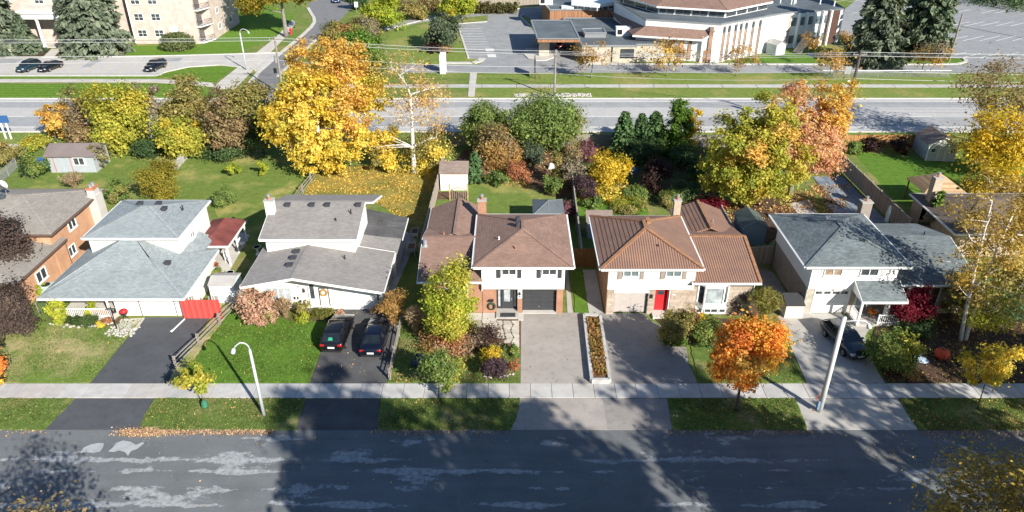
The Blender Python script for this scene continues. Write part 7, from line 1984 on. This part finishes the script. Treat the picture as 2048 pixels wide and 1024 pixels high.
sh_('small green shrub at the drive edge of the garden', (1025,712), (1008,688,1040,712), 1000, .11, GREEN, 127)
conifer('dwarf_spruce', 'small blue dwarf spruce in the leafy garden', at(838,730), .95, .55, pl_((4,(.10,.14,.15)),(3,(.13,.17,.18)),(2,(.07,.10,.11))), 50, 14, .11, 128, .05, power=.7, droop=.2, lift=.02, cat='shrub')
tr_('dark green small street tree in the tree shade', (877,796), (838,698,926,782), 3600, .14, GREEN, .055, 129, pals=[GREEN, DGREEN, YGREEN])
# ---- front of the stucco house
sh_('big dusty-pink hydrangea bush at the stucco corner', (512,640), (470,570,556,638), 3400, .17, HYDR, 140, tr=.04, up=.4)
sh_('olive shrub left of the clipped hedge', (604,632), (588,596,622,630), 1500, .12, OLIVE, 141)
sh_('low lime shrub before the clipped hedge', (602,645), (588,625,618,645), 900, .1, LIME, 142)
h_ = g(640,640)
tree('clipped_hedge', 'clipped box hedge before the white front door', 'hedge', (h_[0], h_[1]+.4), .8, [(sx*.35,0,.42,.28,.42,.38,0,1) for sx in (-3,-2,-1,0,1,2,3)], 90, 4200, .09, [pl_((3,(.17,.18,.035)),(2,(.22,.20,.05)),(2,(.12,.14,.03)))], .02, m_bark, 143, clus=.2, leafname='foliage', stemname='stems')
tr_('round rust-brown clipped tree beside the navy sedan', (790,648), (757,582,814,642), 5400, .10, RUST, .07, 144, lobes=3)
# ---- left white house
sh_('lime-yellow shrub at the left of the veranda', (115,646), (94,598,136,646), 2600, .12, LIME, 150)
sh_('lime-yellow shrub before the veranda rail', (178,636), (164,606,192,634), 1500, .11, LIME, 151)
h_ = g(163,655)
tree('dark_hedge', 'dark green low hedge under the veranda', 'hedge', (h_[0], h_[1]+.4), .9, [(sx*.4,0,.45,.32,.4,.4,0,1) for sx in (-2.5,-1.5,-.5,.5,1.5,2.5)], 90, 4200, .09, [pl_((3,(.06,.10,.03)),(2,(.08,.125,.035)))], .02, m_bark, 152, clus=.2, leafname='foliage', stemname='stems')
sh_('small golden mound beside the dark hedge', (200,656), (192,640,208,656), 700, .08, GOLD, 153)
sh_('small red mound near the veranda step', (216,646), (206,634,224,646), 500, .08, SALMON, 154)
sh_('small shrub at the white garage side wall', (392,590), (382,566,402,590), 500, .1, GREEN, 155)
sh_('bright shrub beside the pale green air conditioner', (80,592), (70,568,92,592), 900, .11, LIME, 156)
sh_('green and rust plants by the side patio', (435,560), (418,530,452,558), 1200, .12, GREEN, 157, pals=[GREEN, SALMON])
tr_('dark copper-purple tree at the left edge, upper crown', (8,575), (-60,418,60,570), 15000, .16, COPPER, .2, 160)
tr_('dark copper-purple tree at the left edge, lower crown', (8,680), (-50,578,58,662), 11000, .15, COPPER, .12, 161)
tr_('orange-leaved tree just entering at the left edge', (-24,790), (-80,672,4,770), 3000, .14, MAPLE_O, .08, 162)
tr_('thin young boulevard tree with a green watering bag', (411,815), (350,724,432,792), 1500, .15, YGREEN, .04, 163, shell=.8, lobes=4, clus=.28)
wb = tag(build(MB().lathe([(.22,0),(.26,.15),(.2,.45),(.08,.62)], (g(411,815)[0], g(411,815)[1]-.02, .06), 10), 'watering_bag', plain('green_bag', (.04,.16,.09), .2, 4), smooth=True), 'green watering bag around the young boulevard tree', 'bag')
# ---- left back yards
tr_('small round green tree by the chain-link fence', (64,358), (38,308,86,350), 3200, .17, DGREEN, .1, 170, bark=m_bark2, pals=[GREEN, DGREEN])
sh_('big rounded yellow-green bush in the left back yard', (320,402), (276,328,364,400), 7500, .15, pl_((3,(.30,.26,.035)),(2,(.36,.29,.045)),(2,(.24,.22,.03))), 171)
sh_('olive-green shrub behind the orange brick chimney', (236,406), (214,360,258,404), 2400, .16, GREEN, 172, pals=[GREEN, OLIVE])
tr_('thin olive tree at the corner of the long grey shed', (200,338), (174,284,216,328), 1700, .17, OLIVE, .07, 173, twigs=50, pals=[OLIVE, GREYB])
sh_('green bush on the lawn behind the grey hip roof', (445,412), (424,376,468,410), 2200, .15, GREEN, 174)
sh_('small lime plant left of two on the back lawn', (464,352), (448,325,482,351), 1100, .15, LIME, 175, group='lime plants on the back lawn')
sh_('small lime plant right of two on the back lawn', (528,352), (516,322,542,351), 1000, .15, LIME, 176, group='lime plants on the back lawn')
sh_('brown bush at the far left beyond the chain-link fence', (12,335), (-30,285,34,332), 2600, .18, OLIVE, 177)
sh_('green scrub beside the long shed on the left', (62,300), (40,278,95,298), 1800, .18, YGREEN, 178)
# ---- far side
conifer('spruce_tree', 'huge blue-green spruce before the apartment portico', at(197,104), 22.5, 6.2, SPRUCE, 620, 60, .45, 201, .34, power=.55, droop=.28, lift=.01)
conifer('spruce_tree', 'blue-green spruce at the top left corner', at(2,106), 20.5, 5.4, SPRUCE, 420, 52, .45, 202, .3, power=.55, droop=.28, lift=.01)
conifer('spruce_tree', 'small green spruce left of the white columns', at(58,106), 6.8, 3.0, BGREEN, 240, 40, .32, 203, .15, power=.8, droop=.25, lift=.01)
conifer('spruce_tree', 'small green spruce right of the entrance door', at(143,104), 6.0, 1.7, BGREEN, 120, 24, .38, 204, .12, power=.8, droop=.25, lift=.01)
X, Y = g(357,99)
tree('clipped_bush', 'large clipped green dome bush by the brick wall', 'shrub', (X, Y), 3.0, [(0,0,1.3,3.1,2.2,1.75,0,1)], 220, 9000, .26, [pl_((3,(.15,.19,.07)),(2,(.19,.22,.08)),(1,(.12,.15,.06)))], .05, m_bark, 205, clus=.4, shell=.15, leafname='foliage', stemname='stems')
sh_('yellow low bush in front of the clipped dome', (352,99), (340,88,368,98), 900, .22, LIME, 206)
X, Y = g(573,74)
tree('street_tree', 'big yellow-green street tree beside the red hydrant', 'tree', (X, Y), 15.5, [(-4.6,0,9.6,4.6,4.2,4.4,0,1),(2.4,0,11.2,4.4,4.2,4.2,0,1),(-1,0,13.4,4.6,4,2.6,0,1),(-6.6,-.5,7.0,2.6,2.6,2.2,0,1),(4.6,0,9.4,2.6,2.6,2.4,0,1)], 190, 14000, .42, [pl_((4,(.28,.23,.03)),(3,(.20,.20,.03)),(2,(.36,.26,.035)))], .48, m_bark2, 207, clus=.95)
tr_('green and yellow tree by the church lane bend', (765,62), (728,-8,806,52), 6500, .36, LIME, .22, 208)
tr_('yellow-green tree at the parking lot corner', (925,43), (876,-24,962,34), 6500, .36, LIME, .2, 209)
tr_('rounded grey-green evergreen on the church lawn strip', (884,98), (848,26,920,96), 6500, .34, BGREEN, .18, 210)
sh_('bright green bushes at the side street corner', (700,150), (668,60,770,148), 7500, .32, GREEN, 211, pals=[GREEN, LIME, CEDARB])
sh_('pale grey-green shrubs right of the side street', (672,85), (640,42,706,82), 3200, .3, OLIVE, 212, pals=[OLIVE, BGREEN, SALMON])
sh_('grey twiggy shrubs below the green lane tree', (735,68), (700,38,770,66), 2600, .3, GREYB, 213, pals=[GREYB, OLIVE])
sh_('dark bushes at the top by the side street', (715,18), (690,-8,735,14), 2600, .34, DGREEN, 214)
sh_('olive shrub beyond the church lane', (825,38), (800,6,858,32), 2600, .32, OLIVE, 215)
sh_('small maroon shrub near the white church sign', (862,106), (846,82,878,105), 1100, .26, MAROON, 216)
sh_('tan low shrub near the white church sign', (893,106), (878,94,908,105), 900, .24, RUST, 217)
h_ = [g(958,27), g(1022,24)]
tree('long_hedge', 'long brown-green hedge beyond the parking lot', 'hedge', ((h_[0][0]+h_[1][0])/2, h_[0][1]), 2.6, [(sx*1.5,0,1.3,1.0,1.0,1.2,0,1) for sx in range(-3,4)], 120, 4600, .34, [pl_((3,(.13,.12,.045)),(2,(.16,.13,.05)),(2,(.10,.11,.04)))], .06, m_bark, 218, clus=.5, leafname='foliage', stemname='stems')
h_ = [g(850,22), g(880,18)]
tree('long_hedge', 'dark brown hedge beyond the church lane', 'hedge', (h_[0][0]-1, h_[0][1]), 2.6, [(sx*1.5,0,1.3,1.0,1.0,1.2,0,1) for sx in range(-3,4)], 100, 3600, .34, [BROWN], .06, m_bark, 219, clus=.5, leafname='foliage', stemname='stems')
CH = 'young trees before the church'
tr_('half-bare tree nearest the church canopy', (1182,156), (1140,74,1236,140), 900, .26, RUST, .12, 220, twigs=90, limbs=14, group=CH, bark=m_bark2)
tr_('orange-brown tree before the church lobby', (1332,152), (1288,84,1402,140), 1500, .26, RUST, .13, 221, twigs=90, limbs=16, group=CH, pals=[RUST, ORANGE], bark=m_bark2)
tr_('half-bare tree before the white church wall', (1472,152), (1430,88,1524,138), 700, .26, RUST, .11, 222, twigs=80, limbs=14, group=CH, bark=m_bark2)
tr_('large bare tree before the school wing', (1660,150), (1606,52,1724,136), 1100, .27, RUST, .16, 223, twigs=140, limbs=22, group=CH, bark=m_bark2)
tr_('sparse orange tree near the kerb end', (1842,152), (1806,74,1900,138), 1000, .26, RUST, .11, 224, twigs=90, limbs=14, group=CH, pals=[RUST, GREYB], bark=m_bark2)
conifer('spruce_tree', 'big blue-green spruce beside the school wing', at(1742,128), 18.5, 5.2, SPRUCE, 480, 56, .42, 225, .3, power=.55, droop=.3, lift=.01)
conifer('spruce_tree', 'tall dark spruce at the parking lot edge', at(1836,112), 21.0, 5.2, BGREEN, 480, 56, .42, 226, .32, power=.5, droop=.3, lift=.06)
sh_('purple-grey shrub between the two big spruces', (1790,112), (1768,36,1812,110), 2600, .3, PURPLE, 227)
tr_('dark tree line at the far corner of the parking lot', (1990,-6), (1900,-60,2150,-8), 8000, .5, DGREEN, .3, 228)
sh_('dark hedge at the top behind the playground lawn', (490,20), (462,-14,520,18), 2200, .34, ORANGE, 229, pals=[ORANGE, OLIVE])
# ---- trees on the near side of the street: two crowns reach into the frame, all of them throw the long shadows
tr2 = lambda label, x, y, h, rad, n, pal, seed, **kw: tree('tree', label, 'tree', (x, y), h, [(0,0,h*.66,rad,rad,h*.31,0,1),(rad*.55,.2,h*.58,rad*.62,rad*.62,h*.22,0,1),(-rad*.55,-.2,h*.56,rad*.62,rad*.62,h*.22,0,1),(0,rad*.5,h*.74,rad*.6,rad*.6,h*.2,0,1),(0,-rad*.5,h*.5,rad*.6,rad*.6,h*.2,0,1)], kw.pop('ncl', 260), n, kw.pop('ls', .3), [pal], kw.pop('tr', .26), m_bark, seed, clus=kw.pop('clus', .85), shell=.5, **kw)
tr2('brown-tipped tree whose top enters at the lower left', -20.3, 20.0, 11.5, 3.4, 9000, BROWN, 301, twigs=160, limbs=16, ls=.14, clus=.8)
tr2('olive-gold tree entering at the lower right corner', 22.3, 22.6, 12.0, 3.6, 20000, pl_((3,(.46,.33,.08)),(3,(.34,.26,.07)),(2,(.56,.41,.10)),(1,(.25,.22,.07))), 302, ls=.12, twigs=110)
tr2('large dense street tree on the near side below the camera', 5.0, 10.8, 16.8, 5.0, 26000, GOLD, 303)
tr2('tallest tree on the near side right below the camera', 13.8, 4.4, 28.5, 5.6, 30000, GOLD, 304, ncl=320)
tr2('large dense street tree on the near side further right', 34.0, 13.0, 18.5, 5.6, 24000, GOLD, 305)
tr2('very tall broad tree on the near side behind the others', 23.5, 3.8, 28.0, 6.0, 26000, GOLD, 308, ncl=320)
tr2('dense round tree on the near side close to the right edge', 29.5, 17.6, 16.5, 4.8, 20000, GOLD, 306)
tr2('very tall near-side tree right of the broad one', 36.0, 7.5, 27.0, 5.6, 14000, GOLD, 310, ncl=300)
tr2('tall sparse tree on the near side outside the right edge', 44.0, 18.5, 21.5, 5.0, 7000, GOLD, 309, twigs=90)
tr2('tall near-side tree far outside the right edge', 52.0, 27.0, 20.5, 5.6, 9000, GOLD, 307, twigs=80)
# flowers of the two pots by the stucco garage
for (t_, p_), c_ in zip(POTS, (HYDR, HYDR, MAPLE_O)):
    rng = np.random.default_rng(5); P = rng.normal(size=(260,3))*np.array([.16,.16,.1])+np.array([0,0,.55])
    child(leaf_mesh('flowers', P, .09, np.clip(pick(c_, 260, rng)*rng.normal(1,.15,(260,1)), .01, .9), FOL, rng), 'flowers', t_)
# orange plants of the long planter
rng = np.random.default_rng(77)
u, v = rng.uniform(.06,.94,2600), rng.uniform(.12,.88,2600)
A0, A1, B0, B1 = [np.array(q) for q in (a0, a1, b0, b1)]
P = np.zeros((2600,3)); P[:,:2] = (A0*(1-v)[:,None]+A1*v[:,None])*(1-u)[:,None]+(B0*(1-v)[:,None]+B1*v[:,None])*u[:,None]
P[:,2] = .34+np.abs(rng.normal(0,.09,2600)); P -= np.array([6.65,47,0])
child(leaf_mesh('plants', P, .13, np.clip(pick(pl_((3,(.40,.19,.07)),(3,(.34,.22,.09)),(2,(.20,.19,.05)),(1,(.46,.30,.10))), 2600, rng)*rng.normal(1,.2,(2600,1)), .01, .9), FOL, rng), 'plants', pl)

# ================================================================ fallen leaves and grass blades
def litter(name, label, P, ls, pal, seed, up=.8, mat=None):
    rng = np.random.default_rng(seed); P = np.array(P); N = len(P)
    cols = np.clip(pick(pal, N, rng)*rng.normal(1,.22,(N,1)).clip(.5,1.5), .01, .9)
    c = P.mean(0); o = bpy.data.objects.new(name, leaf_mesh(name, P-c, ls, cols, mat or LITTER, rng, up, 1.3)); COL.objects.link(o); o.location = c
    TRI[0] += N*2
    return tag(o, label, 'leaves', None, 'stuff')
def inpoly(pts, n, seed, z, px=True):
    """random points inside an outline, denser in drifts"""
    p = np.array(F(pts) if px else pts); rng = np.random.default_rng(seed)
    lo, hi = p.min(0), p.max(0); out = []
    ph = rng.uniform(0, 6.28, 6)
    while len(out) < n:
        q = rng.uniform(lo, hi, (n*3,2))
        dens = .5+.25*np.sin(q[:,0]*1.1+ph[0]+1.5*np.sin(q[:,1]*.8+ph[1]))+.25*np.sin(q[:,1]*1.7+ph[2]+np.sin(q[:,0]*.6+ph[3]))
        q = q[rng.uniform(0,1,len(q)) < dens]
        ins = np.zeros(len(q), bool); j = len(p)-1
        for i in range(len(p)):
            cnd = ((p[i,1] > q[:,1]) != (p[j,1] > q[:,1])) & (q[:,0] < (p[j,0]-p[i,0])*(q[:,1]-p[i,1])/(p[j,1]-p[i,1]+1e-12)+p[i,0])
            ins ^= cnd; j = i
        out += q[ins].tolist()
    q = np.array(out[:n]); return np.column_stack([q, np.full(n, z)+rng.uniform(0,.025,n)])
LIT = pl_((4,(.40,.20,.07)),(3,(.46,.29,.10)),(2,(.30,.15,.06)),(2,(.52,.38,.16)))
LITG = pl_((4,(.46,.30,.05)),(3,(.52,.36,.07)),(2,(.38,.23,.05)))
litter('fallen_leaves', 'golden fallen leaves covering the middle back yard', inpoly([(600,405),(628,350),(650,335),(880,330),(862,420),(845,470),(745,400)], 7000, 1, .02), .11, LITG, 1)
kb = []
rng = np.random.default_rng(12)
for (xa, xb, n, s) in ((-48,-31.5,500,.10),(-26.4,-16.2,3000,.13),(-9.6,-.3,700,.13),(10.5,20.5,700,.14),(27.8,48,2600,.3)):
    kb.append(np.column_stack([rng.uniform(xa,xb,n), 37.75+rng.normal(0,s,n)-np.abs(rng.normal(0,s,n)), np.full(n,.035)+rng.uniform(0,.05,n)]))
kb.append(np.column_stack([rng.normal(-25.0,.8,3200), 37.6+rng.normal(0,.2,3200), .03+np.abs(rng.normal(0,.06,3200))]))
litter('fallen_leaves', 'brown leaf drifts along the kerb of the street', np.vstack(kb), .052, pl_((4,(.44,.28,.17)),(3,(.52,.36,.23)),(2,(.34,.20,.12)),(1,(.50,.36,.14))), 2)
litter('fallen_leaves', 'fallen leaves scattered on the front lawns and boulevards', np.vstack([inpoly([(354,766),(617,766),(665,634),(480,600)], 130, 3, .075), inpoly([(-60,766),(178,766),(289,640),(-60,650)], 160, 4, .075), inpoly([(280,858),(592,858),(608,798),(308,798)], 350, 5, .085), inpoly([(760,858),(1020,858),(1040,798),(760,798)], 420, 6, .085), inpoly([(1345,858),(1612,858),(1590,798),(1334,798)], 420, 7, .085), inpoly([(1398,766),(1610,766),(1552,640),(1420,690)], 800, 8, .075), inpoly([(775,766),(1038,766),(1038,700),(815,640)], 1600, 9, .08), inpoly([(1836,860),(2300,860),(2300,798),(1796,798)], 2200, 10, .085)]), .065, LIT, 3)
litter('fallen_leaves', 'yellow and brown leaves strewn over the dark mulch', inpoly([(1775,766),(2150,766),(2120,640),(1880,620),(1760,660),(1742,700)], 5200, 11, .075), .085, pl_((4,(.34,.22,.06)),(3,(.24,.14,.05)),(2,(.42,.30,.09)),(3,(.14,.09,.05))), 4)
litter('fallen_leaves', 'stray leaves on street and driveways', np.vstack([inpoly([(-60,1020),(2110,1020),(2110,862),(-60,862)], 420, 12, .02), inpoly([(1560,860),(2048,1000),(2048,865)], 420, 13, .02), inpoly([(1614,860),(1836,860),(1770,640),(1560,630)], 160, 14, .05), inpoly([(620,765),(772,765),(800,640),(680,615)], 160, 15, .05), inpoly([(1041,765),(1183,765),(1166,630),(1042,630)], 50, 16, .05)]), .06, LIT, 5)
litter('fallen_leaves', 'orange leaf carpet under the many-coloured maples', np.vstack([inpoly([(1400,440),(1600,440),(1620,380),(1400,370)], 3200, 17, .03), inpoly([(1155,400),(1300,400),(1280,372),(1170,370)], 1500, 18, .03), inpoly([(1600,430),(1690,430),(1700,370),(1620,370)], 900, 19, .09), inpoly([(940,360),(1120,392),(1140,300),(930,300)], 2200, 20, .04)]), .13, LIT, 6)
def blades(label, areas, seed, pal, ls=.06):
    P = np.vstack([inpoly(a, n, seed+i, z) for i, (a, n, z) in enumerate(areas)])
    o = litter('grass', label, P, ls, pal, seed, .45, FOL); o['category'] = 'grass'; o['label'] = label
GB = pl_((4,(.12,.215,.032)),(3,(.165,.27,.05)),(2,(.095,.175,.028)),(1,(.25,.28,.07)))
GD = pl_((4,(.14,.215,.05)),(3,(.19,.25,.065)),(1.3,(.31,.26,.12)),(2,(.11,.175,.04)))
blades('short green grass of the bright front lawn', [([(354,766),(617,766),(665,634),(640,622),(480,600)], 16000, .07)], 401, GB)
blades('short patchy grass of the other front lawns and boulevards', [([(-60,766),(178,766),(289,640),(120,652),(-60,645)], 13000, .07), ([(280,859),(592,859),(610,798),(308,798)], 7000, .075), ([(-60,859),(90,859),(150,798),(-60,798)], 4000, .075), ([(757,859),(1020,859),(1040,798),(760,798)], 6000, .075), ([(1345,859),(1612,859),(1590,798),(1334,798)], 6000, .075), ([(1836,861),(2110,861),(2110,798),(1796,798)], 6000, .075), ([(1398,766),(1610,766),(1552,636),(1430,690)], 5000, .07), ([(775,766),(1038,766),(1038,700),(815,630)], 6000, .07)], 420, GD)
